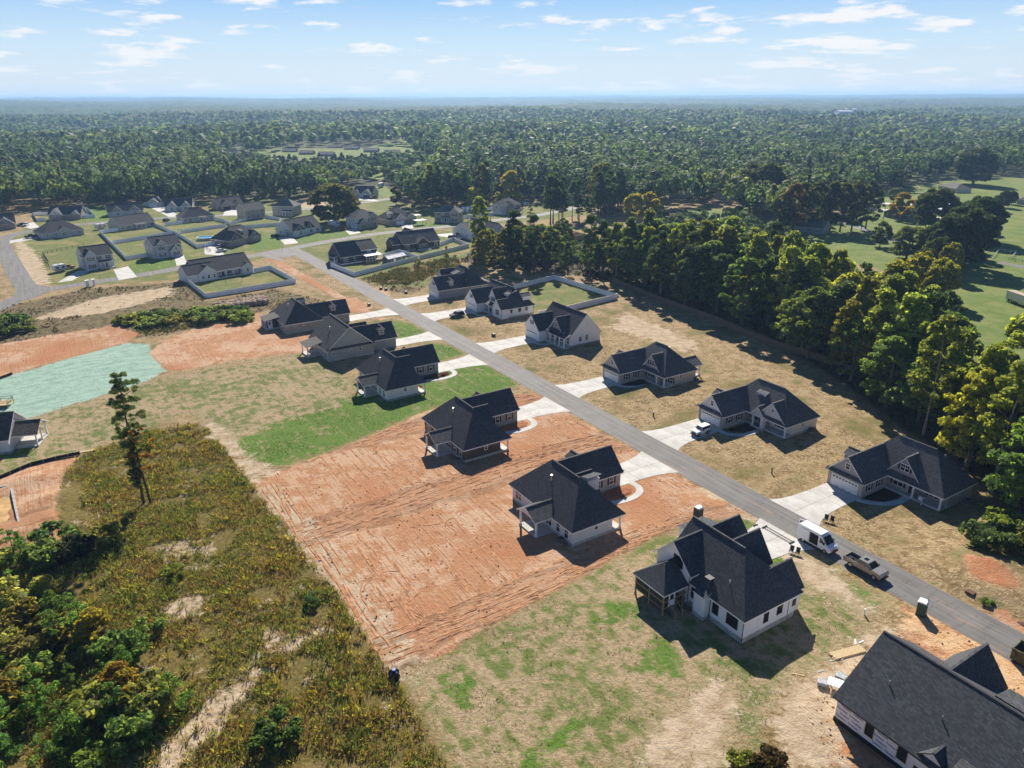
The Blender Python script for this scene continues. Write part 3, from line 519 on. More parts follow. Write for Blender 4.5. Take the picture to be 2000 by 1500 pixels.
def ac(s,t,label,rz=RD):
    x,y=ST(s,t); r=empty('air_conditioner',(x,y,0),rz,label,'air conditioner','outdoor units beside the houses')
    MB().box(-.48,-.48,0,.48,.48,.1).build('pad',CONC,r); b=MB().box(-.4,-.4,.1,.4,.4,.95); 
    for i in range(6): b.box(-.43,-.43,.16+i*.13,.43,.43,.2+i*.13)
    b.build('cabinet',plain('unit_grey',(.12,.13,.13),.6),r); MB().tube((0,0,.95),(0,0,1.0),.33,n=14).build('fan_grille',BLACK,r)
def type_a(name,label,s0,t0,flip=False,W=16.4,gd=6.9,md=9.8,wall=WHITE,front=BK,gable=None,rear=True,trim=TRIM,roof=SH_BLACK,mid='gable',zr=8.25,sidedorm='g',rearroof=None,reargable=True,cap_pipe=True):
    h=House(name,label,ST(s0,t0),RD,flip,'new houses along the straight road',wall=wall,trim=trim,roof=roof); gm=siding(gable or wall)
    gw=6.6; y1=gd; y2=gd+md
    h.base(.35,y1+1.9,W,y2); h.base(0,0,gw,y1+2.2,.35)
    h.wall(0,0,gw,gd+3.5,3.2,m=front); h.wall(.12,.12,gw-.12,gd+2.6,3.3,z0=3.0,m=gm,g='y',zr=6.65,name='gable_wall')
    h.roof(0,0,gw,gd+3.5,3.2,6.55,'y','gg',.4,.35); h.pent(-.35,gw+.35,-.05,2.95,.6)
    h.garage('f',gw/2,0); h.win('f',gw/2,.12,4.1,.75,1.05); h.win('r',2.0,gw,.95,.8,1.45,1,True); h.win('r',4.9,gw,.95,.8,1.45,1,True)
    h.wall(.3,y1+2.0,W-.02,y2,3.2); h.wall(.34,y1+1.0,11.3,y1+2.4,3.19,m=front)
    h.roof(0,y1,W,y2,3.2,zr,'x','hh',.42)
    if mid=='gable':
        h.wall(6.7,y1+.35,11.7,y1+3.4,3.8,z0=3.25,m=gm,g='y',zr=6.95,name='gable_wall'); h.roof(6.6,y1+.3,11.8,y1+4.1,3.8,6.95,'y','gg',.3,.3); h.win('f',9.2,y1+.35,4.35,.75,1.15,2,True)
        h.pent(6.3,12.1,y1+.3,3.25,.6)
    else:
        h.dormer(8.0,y1+2.6,5.2,2.1,3,'y-',1.3,gm,shed=True)
        h.wall(10.0,y1+.1,15.9,y1+2.8,3.5,z0=3.2,m=gm,g='y',zr=6.6,name='gable_wall'); h.roof(9.9,y1+.05,16,y1+3.9,3.5,6.55,'y','gg',.35,.3); h.win('f',13,y1+.1,4.6,.6,.6); h.pent(9.7,16.2,y1+.02,3.05,.5)
        h.wall(8.6,y1-.5,11.4,y1+1,3.3,z0=2.75,m=gm,g='y',zr=4.9,name='gable_wall'); h.roof(8.6,y1-.5,11.4,y1+2.5,3.3,4.9,'y','gg',.25,.25)
        h.post(8.8,y1-.3); h.post(11.2,y1-.3); h.post(10.9,y1-.3); h.slab(8.5,y1-.7,11.6,y1+1)
    h.slab(11.3,y1+.05,W-.1,y1+2.1); h.slab(6.62,y1+.05,11.4,y1+1.05); h.post(11.35,y1+.2); h.post(W-.25,y1+.2); h.beam(11.2,y1+.08,W-.1,y1+.32)
    h.win('f',8.2,y1+1.0,.95,.85,1.5,2,True); h.win('f',14.0,y1+2.0,.95,.85,1.5,2,True); h.door('f',10.6,y1+1.0)
    h.win('r',y1+5.2,W-.02,1.6,.55,.9); h.win('l',y2-2.2,.3,1.2,.7,1.2)
    if sidedorm: h.dormer(.45,gd-2.4,4.0,2.4,2.3,'x-',1.3,gm,win=False,rise=.8)
    # rear elevation
    h.win('b',2.2,y2,.9,.85,1.5,2); h.win('b',W-1.5,y2,.8,.85,1.65); h.win('b',W-3.7,y2,.8,.85,1.65)
    if rear:
        ra,rb=7.6,12.4; rr=rearroof or SH_GREY
        h.win('b',6.4,y2,.9,.85,1.5); h.door('b',8.7,y2); h.win('b',10.6,y2,.7,.8,1.7,3)
        h.slab(ra,y2+.0,rb,y2+3.4,.22); h.post(ra+.2,y2+3.2,.2,3.0); h.post(rb-.2,y2+3.2,.2,3.0)
        h.roof(ra,y2-2.4,rb,y2+3.5,3.05,4.45,'y','gg',.25,.25,m=rr); h.wall(ra+.1,y2+3.1,rb-.1,y2+3.3,3.05,z0=2.8,g='y',zr=4.35,name='gable_wall'); h.beam(ra+.05,y2,ra+.3,y2+3.2,2.8,3.04); h.beam(rb-.3,y2,rb-.05,y2+3.2,2.8,3.04)
        h.pipe(7.6,y2-2.9,3.2+2.5,1.3,.1,cap=True); h.pipe(5.6,y2-3.6,3.2+3.2,.5,.06,RUBBER); h.pipe(W-2.2,y2-1.4,4.3,.5,.06,RUBBER)
    return h
# ---- the far side of the road, fronts towards the camera
type_a('house','greige brick and taupe house with white yard sign, next to the pickup bend',46.8,19.7,W=16.3,gd=6.9,md=9.6,wall=(.33,.31,.33),front=BKW,roof=SH_MID,gable=(.36,.33,.34))
type_a('house','white sided brick front house with shed dormer and white off-roader on drive',14.4,21.0,W=16.7,gd=6.9,md=9.8,wall=(.70,.69,.68),front=BKG,roof=SH_MID,gable=(.66,.66,.67),mid='two',rear=False)
type_a('house','pinkish beige house with brick front and one twin-window gable between sand yards',-16.4,19.7,W=13.9+.2,gd=7.0,md=10.2,wall=(.55,.47,.43),front=BKG,roof=SH_MID,gable=(.52,.47,.43))
# ---- the near side, backs towards the camera
type_a('house','dark charcoal house with white trim standing on bare red clay',-11.6,-12.4,True,W=17.2,gd=8.6,md=9.9,wall=(.075,.066,.062),front=BK,gable=(.075,.066,.062))
h5=type_a('house','pale grey house with chimney flue alone in the middle of the red clay lot',21.4,-12.0,True,W=17.3,gd=8.6,md=9.8,wall=(.66,.67,.71),front=BKW,gable=(.66,.67,.71))
h5.dormer(9.2,9.9,5.2,2.4,2.2,'x-',1.2,None,win=False,shed=True)
type_a('house','white house with grey porch roof behind on the greenest lawn',-47.4,-12.9,True,W=17.4,gd=8.6,md=9.8,wall=(.85,.85,.86),front=BKW,gable=(.85,.85,.86))
for s,t,l in ((5.0,-31.9,'outdoor unit behind dark charcoal house on red clay'),(36.9,-31.2,'round dark outdoor unit at corner of pale grey house on clay'),(-34.0+7,-28.9,'outdoor unit at side of white house on green lawn'),(63.6+.6,33.0,'outdoor unit at far side of taupe brick house'),(31.8,35.2,'outdoor unit at side of white house with shed dormer'),(-1.6,36.5,'outdoor unit at side of pinkish beige house')): ac(s,t,l)
def h1():
    h=House('house','taupe house with screened back porch by the straw bales',ST(-108.5,-15.5),RD,True,'new houses along the straight road',wall=(.36,.31,.28)); y2=20.3
    h.base(0,9.3,15.6,y2); h.wall(0,9.3,15.6,y2); h.roof(-.1,9.1,15.6,y2,3.2,8.0,'x','hh',.42)
    h.wall(6.6,0,12.9,12,3.2,m=BK,g='y',zr=6.4); h.roof(6.6,0,12.9,13,3.2,6.4,'y','gg',.4,.35); h.garage('f',9.7,0)
    h.dormer(12.2,4.6,4.0,1.7,2.6,'x+',1.5); h.win('f',9.7,0,4,.75,1.05); h.dormer(2.5,10.5,4.6,2.6,4,'y-',1.4,shed=False)
    for y in (11.8,14.5): h.win('r',y+3,15.6,1.9,.55,.55)
    h.win('b',13,y2,.9,.85,1.5,2); h.win('b',10,y2,.9,.85,1.5,2); h.win('b',6.6,y2,.9,.85,1.5)
    scr=plain('insect_screen',(.045,.045,.045),.8); h.slab(3.0,y2,8.4,y2+3.8,.4); h.wall(3.15,y2+.1,8.25,y2+3.6,2.75,.4,scr,name='porch_screen')
    for x in (3.1,4.8,6.5,8.3): h.post(x,y2+3.7,.4,2.9,.14)
    for x in (3.1,8.3): h.post(x,y2+1.9,.4,2.9,.14)
    h.shed(3,y2-.8,8.4,y2+3.8,2.9,3.7,'y+',.25,SH_BROWN); h.door('r',y2+2.6,8.26,.4,TRIM); h.pipe(8.5,y2-3.4,6.2,.8,.09,cap=True); h.pipe(7.4,y2-2.6,5.5,.4,.06,RUBBER)
h1()
def h2():
    h=House('house','sage grey house with a big bare gable and white back porch',ST(-77.5,-13.4),RD,True,'new houses along the straight road',wall=(.33,.36,.35)); y2=20.0
    h.base(0,7.5,14.5,y2); h.wall(0,7.5,14.5,y2,3.2,g='x',zr=8.5); h.roof(0,7.5,14.5,y2,3.2,8.6,'x','gg',.42,.4)
    h.mb().prism([(14.52,3.1),(15.1,3.1),(14.52,3.55)],7.2,y2+.3,axis='y').build('pent_roof',SH_BLACK,h.root)
    h.wall(5.7,0,12.1,9,3.2,g='y',zr=6.5); h.roof(5.7,0,12.1,12,3.2,6.5,'y','gg',.4,.35); h.garage('f',8.9,0); h.dormer(11.5,3.8,4.1,1.7,2.6,'x+',1.5)
    h.wall(1,5,4.5,8,3.2,g='y',zr=5.6); h.roof(1,5,4.5,10.6,3.2,5.6,'y','gg',.3,.3)
    for y,w in ((18.6,.55),(13.9,.55),(11.2,.7)): h.win('r',y,14.5,1.7,w,.7 if w<.6 else 1.2)
    for x,n in ((13.0,2),(10.3,1),(7.9,1),(6.4,2)): h.win('b',x,y2,.85,.8,1.5,n)
    h.slab(3.2,y2,8.3,y2+3.6,.35); h.post(3.4,y2+3.4,.3,2.95); h.post(8.1,y2+3.4,.3,2.95); h.shed(3.1,y2-.9,8.4,y2+3.6,2.95,3.9,'y+',.25,SH_BROWN); h.door('b',4.7,y2)
    h.pipe(7.2,y2-3.5,6.3,.8,.09,cap=True); h.pipe(8.4,y2-2.3,5.2,.4,.06,RUBBER); h.pipe(11.6,6.2,3.9,.4,.06,RUBBER)
h2()
def h6():
    h=House('house','large white farmhouse style house with timber screened porch and many dark gables',ST(50.3,-12.0),RD,True,'new houses along the straight road',wall=(.9,.9,.9)); y2=13.2
    h.base(4.8,3.4,16.9,y2,.75); h.wall(4.8,3.4,16.9,y2,3.95); h.roof(2.5,2.6,16.9,y2,3.95,9.2,'x','gh',.35,.2)
    h.base(.6,.4,8,12); h.wall(.5,.2,7.0,5.5,3.9,g='y',zr=7.6); h.roof(.5,.2,7.0,7.3,3.9,7.6,'y','gg',.35,.3); h.garage('f',3.7,.2)
    h.dormer(-.3,5.4,4.6,4.6,4.2,'x-',1.5,None,win=False,shed=True)
    h.wall(6.2,2.0,11.4,6,5.0,g='y',zr=8.6); h.roof(6.2,2.0,11.4,7.8,5.0,8.6,'y','gg',.3,.3); h.win('f',8.8,2.0,5.6,.8,1.3,2)
    h.wall(11.8,1.6,16.3,5,3.9,g='y',zr=6.7); h.roof(11.8,1.6,16.3,5.8,3.9,6.7,'y','gg',.3,.3); h.win('f',14.0,1.6,1,.85,1.5,2)
    # back gable wing
    h.base(1.5,9,8.0,y2+.4); h.wall(1.6,9.2,7.8,y2+.4,5.2,g='y',zr=8.4); h.roof(1.4,8.0,8.0,y2+.4,5.2,8.5,'y','gg',.3,.3); h.win('b',5.6,y2+.4,5.0,.8,1.5,2,frame=BLACK)
    # chimney bump-out
    h.wall(9.3,y2-.2,11.2,y2+.9,3.5,m=siding((.9,.9,.9))); h.base(9.3,y2,11.2,y2+.9); h.shed(9.3,y2-1,11.2,y2+.9,3.5,4.6,'y+',.12); h.mb().box(9.7,y2-1.2,4.1,10.5,y2-.5,5.4).build('chimney',SH_BLACK,h.root); h.mb().box(9.6,y2-1.3,5.4,10.6,y2-.4,5.48).build('chimney_cap',BLACK,h.root)
    fb=BLACK
    h.win('b',8.5,y2,1.5,.8,1.5,frame=fb); h.win('b',12.3,y2,1.5,.85,1.6,frame=fb); h.win('b',15.1,y2,1.5,.85,1.7,2,frame=fb)
    h.win('r',y2-4.2,16.9,1.55,.75,1.5,frame=fb); h.win('r',y2-6.8,16.9,1.75,.9,1.3,frame=fb); h.win('r',y2-9.6,16.9,1.9,.5,.8,frame=fb)
    for x,y in ((16.8,y2-.02),(16.75,4.6)): h.mb().tube((x+.14,y+.08,.1),(x+.14,y+.08,3.2),.055,n=6).build('downpipe',BLACK,h.root)
    h.mb().tube((11.45,y2+.1,.1),(11.45,y2+.1,3.2),.055,n=6).build('downpipe',BLACK,h.root); h.mb().tube((7.95,y2+.55,.1),(7.95,y2+.55,5.0),.055,n=6).build('downpipe',BLACK,h.root)
    # raised screened porch of treated timber with steps
    p0,p1,q0,q1=2.0,7.6,y2+.5,y2+4.6
    for i in range(14): h.mb().box(p0+i*(p1-p0)/14+.02,q0,.95,p0+(i+1)*(p1-p0)/14-.02,q1,1.0).build('deck_board',WOODT,h.root)
    for x in (p0+.1,(p0+p1)/2,p1-.1): h.post(x,q1-.1,0,3.5,.16,WOODT)
    for x in (p0+.1,p1-.1): h.post(x,q0+.4,0,3.5,.16,WOODT); h.post(x,(q0+q1)/2,0,3.5,.12,WOODT)
    scr=plain('insect_screen',(.045,.045,.045),.8)
    for a,b,c,d in ((p0+.1,q1-.12,p1-.1,q1-.08),(p0+.08,q0,p0+.12,q1-.1),(p1-.12,q0+1.6,p1-.08,q1-.1)): h.mb().box(a,b,1.0,c,d,3.1).build('porch_screen',scr,h.root)
    for z in (.85,1.9,3.05):
        for a,b,c,d in ((p0,q1-.16,p1,q1-.02),(p0,q0,p0+.14,q1),(p1-.14,q0,p1,q1)): h.mb().box(a,b,z,c,d,z+.16).build('porch_rail',WOODT,h.root)
    h.roof(p0,q0-2.5,p1,q1,3.55,5.8,'y','gh',.3,.1,2.6)
    h.door('r',q1-1.5,p1-.06,1.0,TRIM)
    for i in range(5): h.mb().box(p1+.05+i*.27,q1-2.1,.8-i*.19,p1+.36+i*.27,q1-.9,.86-i*.19).build('step',WOODT,h.root)
    for y in (q1-2.15,q1-.9): h.mb().prism([(p1,1.75),(p1+1.5,.95),(p1+1.5,1.05),(p1,1.87)],y,y+.05,axis='y').build('stair_rail',WOODT,h.root); h.post(p1+1.45,y,0,1.1,.1,WOODT)
    h.pipe(12.6,y2-1.8,5.2,1.0,.05,TRIM); h.slab(8,-.2,12.4,2.2,.4)
h6()
def h7():
    h=House('house','unfinished house in printed white wrap with big black roof on orange sand',ST(80.7,-11.0),RD,True,'new houses along the straight road',wall=(.66,.64,.68),trim=BLACK); y2=15.0
    wr=plain('house_wrap',(.78,.74,.77),.45,.4,var=.08,scale=1.5); h.base(.3,2,24,y2-.02)
    h.wall(.3,1.0,24,y2,3.7,m=wr,g='x',zr=8.3); h.roof(.2,.6,24,y2+.2,3.7,8.7,'x','gg',.4,.2)
    h.mb().box(.2,y2-.01,-.1,24,y2+.04,.55).build('sill_board',BLACK,h.root)
    h.wall(3.6,-2.0,9.0,2,3.4,m=wr,g='y',zr=7); h.roof(3.6,-2.0,9.0,6,3.4,6.9,'y','gg',.35,.3)
    h.shed(9.2,-1.2,15.5,1.2,3.0,3.9,'y-',.2,SH_GREY); h.wall(9.4,-.8,15.2,1.2,3.0,m=wr); h.wall(15,-4,22,2,3.2,m=wr,g='y',zr=6); h.roof(15,-4,22,6,3.2,6.6,'y','gg',.35,.3)
    h.dormer(12.2,2.4,5.2,2.2,3,'y-',1.2,wr,shed=True)
    op=plain('dark_opening',(.02,.02,.022),.9)
    fl=plain('raw_pine',(.55,.42,.24),.8,.2,var=.25,scale=5)
    for x,z,w,hh in ((2.1,2.7,1.5,.4),(4.2,1.15,.95,1.7),(7.8,1.15,1.0,1.7),(9.6,1.15,1.0,1.7),(13.5,1.15,1.0,1.7)):
        o=h.place(link('window',MB().box(-w/2-.07,-.03,-.07,w/2+.07,.02,0).box(-w/2-.07,-.03,hh,w/2+.07,.02,hh+.07).box(-w/2-.07,-.03,0,-w/2,.02,hh).box(w/2,-.03,0,w/2+.07,.02,hh).mesh('window'),None,[fl]),'b',x,y2,z); MB().box(-w/2,-.012,0,w/2,.01,hh).build('pane',op,o)
    ink=plain('blue_print',(.025,.035,.24),.6,var=.05); k=None
    for r in range(5):
        for c in range(16):
            x=1.0+c*1.42+(.35 if r%2 else 0); z=.85+r*.52
            if any(abs(x-a)<b for a,b in ((4.2,1.05),(7.8,1.05),(9.6,1.05),(13.5,1.05))): continue
            if k is None:
                cu=bpy.data.curves.new('lettering','FONT'); cu.body='Timbert'; cu.size=.36; cu.offset=.008; cu.align_x='CENTER'; cu.extrude=.001; cu.resolution_u=2; tmp=bpy.data.objects.new('t',cu); COL.objects.link(tmp); dg=bpy.context.evaluated_depsgraph_get(); k=bpy.data.meshes.new_from_object(tmp.evaluated_get(dg)); k.materials.clear(); k.materials.append(ink); bpy.data.objects.remove(tmp); bpy.data.curves.remove(cu)
            o=link('lettering',k); h.place(o,'b',x,y2+.012,z); o.rotation_euler=(PI/2,0,o.rotation_euler[2])
    for r in range(3):
        for c in range(9):
            o=link('lettering',k); h.place(o,'l',2.0+c*1.42,.3-.012,.85+r*.52); o.rotation_euler=(PI/2,0,o.rotation_euler[2])
    h.dormer(10.6,y2+.1,2.9,3.2,4.0,'y+',.6,wr,win=False,rise=1.4)
    h.shed(12.6,y2-3.5,17.5,y2+3.2,3.3,5.6,'y+',.3,SH_GREY); h.post(12.8,y2+3,0,3.2,.16,fl); h.post(17.3,y2+3,0,3.2,.16,fl)
    for x,y,z in ((3.6,y2-3.2,5.6),(9.2,y2-3.2,5.6),(15.8,y2-4.6,6.5)): h.pipe(x,y,z,.9,.06,METAL)
h7()
def r3():
    h=House('house','white house with five-post porch and blue-grey centre gable',ST(-54.5,22.0),RD,False,'new houses along the straight road',wall=WHITE); W=16.4
    h.base(1,4,W,14.2,.6); h.wall(1,4,W,14.2,3.5,g='x',zr=8.9); h.roof(1,3.8,W,14.2,3.5,9.0,'x','gg',.35,.35)
    h.wall(0,0,6.9,8,3.4,g='y',zr=6.9); h.roof(0,0,6.9,9,3.4,7.0,'y','gg',.35,.35); h.garage('f',3.4,0); h.win('f',3.4,0,4.3,.7,1.1,1,True)
    h.wall(8.0,3.0,13.6,7,4.2,z0=3.4,m=siding((.16,.19,.23)),g='y',zr=7.5,name='gable_wall'); h.roof(8.0,3.0,13.6,9,4.2,7.6,'y','gg',.3,.3); h.win('f',10.8,3.0,4.9,.75,1.2,2); h.pent(7.7,13.9,3.0,3.6,.9)
    h.shed(6.9,1.9,W,4.2,3.05,3.9,'y-',.3); h.wall(7.2,2.0,8.6,2.3,3.2,z0=2.9,g='y',zr=3.9); h.slab(6.92,1.8,W,4.0,.5)
    for i in range(5): h.post(7.4+i*2.15,2.0,.5,3.0)
    for x in (8.4,12.4): h.win('f',x,4.0,1,.85,1.6,2)
    h.door('f',10.4,4.0,.5); h.win('f',15.2,4.0,1,.8,1.6); h.win('r',7.2,W,1.5,.9,1.2); h.win('r',9.4,W,1.5,.75,1.5)
    h.base(W-.3,4,W,14.2,.62,BKW)
r3()
def r2():
    h=House('house','white house with black trim, steep front dormer and dark car on its drive',ST(-90.3,22.3),RD,False,'new houses along the straight road',wall=(.9,.9,.9),trim=TRIM); W=18.2
    h.base(1,5,W,14.2,.5,BKW); h.wall(1,5,W,14.2,3.3); h.roof(.8,4.6,W,14.4,3.3,8.3,'x','gh',.35,.3)
    h.wall(0,0,7.2,8,3.3,g='y',zr=6.9); h.roof(0,0,7.2,10,3.3,6.9,'y','gg',.35,.35); h.garage('f',3.6,0); h.win('f',3.6,0,4.1,.75,1.1,1,True)
    h.wall(8.6,3.9,12.6,8,5.2,z0=3.4,g='y',zr=7.9,name='gable_wall'); h.roof(8.6,3.9,12.6,9.4,5.2,8.0,'y','gg',.25,.3); h.win('f',10.6,3.9,3.9,.75,1.3,2,True)
    h.wall(13.4,2.3,W,6,3.3,g='y',zr=5.6); h.roof(13.4,2.3,W,9,3.3,5.7,'y','gg',.3,.3); h.win('f',15.8,2.3,1,.85,1.6,1,True)
    h.slab(7.3,2.2,13.3,5,.4); h.post(7.7,2.4,.4,3.0); h.post(10.4,2.4,.4,3.0); h.post(13.0,2.4,.4,3.0); h.shed(7.2,2.2,13.4,5,3.0,3.8,'y-',.15); h.door('f',9.6,5.0); h.win('f',11.8,5.0,1,.85,1.6)
    for y,w in ((5.0,.5),(8.0,.9),(10.6,.7)): h.win('r',y+1,W,1.6,w,1.0 if w<.6 else 1.3,frame=BLACK)
    h.dormer(13.5,7.0,5.0,2.2,3.0,'y-',1.5,win=False,shed=True); h.dormer(15.5,14.0,4.6,3,3,'y+',1.2,win=False)
    for x,y in ((0.0,-.03),(7.2,-.03),(W,2.3),(W,14.2)): h.mb().tube((x+.08,y-.06,.1),(x+.08,y-.06,3.1),.055,n=6).build('downpipe',BLACK,h.root)
r2()
def r1():
    h=House('house','grey house with light front gable and single dormer facing down the road',ST(-111.7,19.5),RD,False,'new houses along the straight road',wall=(.26,.27,.29)); lt=siding((.6,.6,.61))
    h.base(0,0,7.4,19,.5); h.wall(0,0,7.4,11,3.3,g='y',zr=6.8,m=lt); h.wall(.2,.06,7.44,18.6,3.28); h.roof(0,0,7.4,12.3,3.3,7.0,'y','gg',.35,.35); h.garage('f',3.7,0); h.win('f',3.7,0,4.2,.7,1.1,1,True)
    h.wall(-8,8.5,7.42,18.6,3.27); h.roof(-8,8.2,7.4,18.8,3.3,8.6,'x','hh',.4); h.dormer(6.9,5.2,4.1,1.7,2.6,'x+',1.5,siding((.3,.31,.32)))
    h.wall(-6.8,6.5,-1.6,10,3.4,g='y',zr=7.2,m=lt); h.roof(-6.8,6.5,-1.6,13,3.4,7.4,'y','gg',.3,.3); h.win('f',-4.2,6.5,1,.85,1.5,2,True); h.dormer(-.2,9.5,5.2,2.4,3.4,'y-',1.2,None,shed=True)
    for y in (10,12.2,16.4): h.win('r',y+1,7.44,2.0,.55,.7)
    h.shed(-1,18.6,5,21.5,3.0,3.8,'y+',.25,SH_BROWN); h.slab(-1,18.6,5,21.5); h.post(-.8,21.3); h.post(4.8,21.3); h.pipe(5.9,11.5,4.7,.6,.06,TRIM)
r1()
# ---- house at the left edge and its deck next door
def hl():
    h=House('house','white house cut by the left picture edge with open back porch',(-110.6,124.4),R(14),False,wall=(.72,.72,.76))
    h.base(0,0,14,10); h.wall(0,0,14,10,3.2,g='x',zr=6.6); h.roof(0,0,14,10,3.2,6.8,'x','gg',.35,.3,m=SH_BROWN)
    h.wall(8.0,.4,14.0,9,3.2,g='x',zr=5.5); h.slab(14,2,18.2,8,.3); h.post(18.0,2.2,.3,2.9); h.post(18.0,7.8,.3,2.9); h.post(18,5,.3,2.9); h.roof(13,1.8,18.4,8.2,2.95,4.7,'x','gg',.2,.2,m=SH_BROWN); h.win('f',11,0,1,.8,1.5,2)
hl()
# ---------------------------------------------------------------- houses of the far streets
def span(A,B):
    a,b=np.array(A),np.array(B); d=b-a; return float(np.hypot(*d)),math.atan2(d[1],d[0])
def ranch(label,A,B,depth=11,wall=(.5,.5,.5),roof=SH_BLACK,ends='hh',fg=(),eave=3.0,zr=None,wins=4,back=True,gm=None,group='houses of the far streets',axis='x',brickm=None,gar=None,name='house',porch=None,dorm=(),rise=.72):
    """one-storey house whose long wall A-B faces the camera; fg = gables on that wall (x0,x1,out,rise,garage?)"""
    L,rz=span(A,B); h=House(name,label,A,rz,False,group,wall=wall,roof=roof); zr=zr or eave+(depth if axis=='x' else L)/2*rise
    h.base(0,0,L,depth,.4)
    if ends=='hh': h.wall(0,0,L,depth,eave,m=brickm)
    else: h.wall(0,0,L,depth,eave,m=brickm,g=axis,zr=zr)
    h.roof(0,0,L,depth,eave,zr,axis,ends,.4,.35)
    g2=siding(gm) if gm else (brickm or h.wm)
    for x0,x1,out,rs,ga in fg:
        x0*=L; x1*=L; h.wall(x0,-out,x1,depth*.4,eave-.02,m=brickm or h.wm); h.wall(x0+.05,-out+.03,x1-.05,depth*.4,eave+.05,z0=eave-.2,m=g2,g='y',zr=eave+rs,name='gable_wall'); h.roof(x0,-out,x1,depth*.45,eave,eave+rs,'y','gg',.3,.3)
        if ga: h.garage('f',(x0+x1)/2,-out,min(4.9,x1-x0-1),2.1,m=BLACK if ga==2 else None)
        else: h.win('f',(x0+x1)/2,-out,.9,.8,1.5,2,not back)
        if rs>1.5: h.win('f',(x0+x1)/2,-out+.03,eave+.4,.6,.9,1,not back)
    for i in range(wins):
        x=(i+.5)/wins*L
        if any(a*L-.8<x<b*L+.8 for a,b,_,_,_ in fg): continue
        h.win('f',x,0,.9,.8,1.4,1+i%2,not back)
    for x in (.3,.7): h.win('l',depth*x,0,1,.75,1.3); h.win('r',depth*x,L,1,.75,1.3)
    if porch: 
        a,b,d=porch; h.slab(a*L,-d,b*L,0,.35); h.shed(a*L,-d,b*L,.3,2.6,3.1,'y-',.2,roof); h.post(a*L+.2,-d+.2,.3,2.5,.2); h.post(b*L-.2,-d+.2,.3,2.5,.2); h.post((a+b)/2*L,-d+.2,.3,2.5,.2)
    for x,y,z in dorm: h.dormer(x*L,y,z,2.0,3,'y-',1.2,siding(gm) if gm else None,shed=True)
    h.pipe(L*.6,depth*.3,eave+1.6,.6,.06,TRIM); return h
def two(label,A,B,depth=9,wall=(.5,.5,.5),roof=SH_BLACK,ends='hh',fg=(),wins=3,group='two-storey houses of the far streets',gm=None,shut=True,gar=None,porch=None,axis='x',eave=5.7,zr=None):
    L,rz=span(A,B); h=House('house',label,A,rz,False,group,wall=wall,roof=roof); zr=zr or eave+min(depth,L)/2*.68
    h.base(0,0,L,depth,.5)
    if ends=='hh': h.wall(0,0,L,depth,eave)
    else: h.wall(0,0,L,depth,eave,g=axis,zr=zr)
    h.roof(0,0,L,depth,eave,zr,axis,ends,.4,.3)
    for x0,x1,out,rs,low in fg:
        x0*=L;x1*=L; e=3.0 if low else eave-.05; m=siding(gm) if gm else h.wm
        h.wall(x0,-out,x1,depth*.4,e,m=m,g='y',zr=e+rs); h.roof(x0,-out,x1,depth*(.2 if low else .5),e,e+rs,'y','gg',.3,.3); h.win('f',(x0+x1)/2,-out,.9,.8,1.4,2,shut)
        if not low: h.win('f',(x0+x1)/2,-out,3.7,.8,1.4,2,shut)
        elif rs>1.4: h.win('f',(x0+x1)/2,-out,3.2,.6,.9)
    for i in range(wins):
        x=(i+.5)/wins*L
        for z in (.9,3.7):
            if any(a*L-.7<x<b*L+.7 and (not low or z<3) for a,b,_,_,low in fg): continue
            if porch and z<2 and porch[0]*L<x<porch[1]*L: continue
            h.win('f',x,0,z,.8,1.4,1,shut)
    for z in (.9,3.7): h.win('l',depth*.3,0,z,.75,1.3); h.win('l',depth*.7,0,z,.75,1.3); h.win('r',depth*.5,L,z,.75,1.3)
    if porch:
        a,b,d=porch; h.slab(a*L,-d,b*L,0,.4); h.shed(a*L,-d,b*L,.1,2.9,3.5,'y-',.2)
        for i in range(4): h.post(a*L+.2+i*((b-a)*L-.4)/3,-d+.15,.4,2.8,.2)
        h.door('f',(a+b)/2*L,0,.4); h.win('f',a*L+1,0,.9,.8,1.4)
    if gar: h.garage('l',gar,0,4.6,2.1)
    h.pipe(L*.4,depth*.7,eave+1.2,.8,.06,TRIM); return h
LG=(.55,.56,.60); TAN=(.45,.41,.35); SG=(.36,.38,.37); BKR=brick((.30,.13,.09)); BKD=brick((.10,.07,.06)); BKT=brick((.42,.33,.29))
two('pale two-storey house with front porch beside the small white camper',(-169.2,289.4),(-161.9,296.9),9.5,LG,ends='gg',fg=((0,.4,.7,2.6,False),),porch=(.45,.98,1.8),wins=3)
two('two-storey house with grey gables and dark shutters next to white fence corner',(-151.7,310.9),(-143.5,319.4),9.5,(.42,.42,.46),ends='gg',fg=((.55,.98,1.0,2.3,True),(.08,.5,.1,2.4,False)),gm=(.5,.5,.55))
h=ranch('light grey hip-roofed house by the street bend with a dark pickup outside',(-227.8,359.5),(-215.7,373.5),13,(.5,.52,.55),fg=((.32,.66,1.2,2.2,0),),wins=5)
ranch('house with white gables and swimming pool fence, edge of woods',(-261.3,421.0),(-244.9,424.3),11,(.66,.66,.68),ends='gg',fg=((.05,.45,1.5,3.4,0),(.72,.98,.8,2.0,0)),wins=5,brickm=BKT,gm=(.7,.7,.72))
ranch('house with two dark grey front gables below the young pines',(-233.2,431.6),(-217.1,441.1),11,(.6,.6,.62),ends='gg',fg=((.12,.42,1.2,2.8,0),(.62,.92,1.0,2.6,0)),gm=(.28,.29,.32))
ranch('long pale house with dark roof backing on the double fenced yards',(-202.2,382.3),(-191.1,398.1),11,(.5,.47,.44),ends='gg',wins=6,porch=(.42,.7,2))
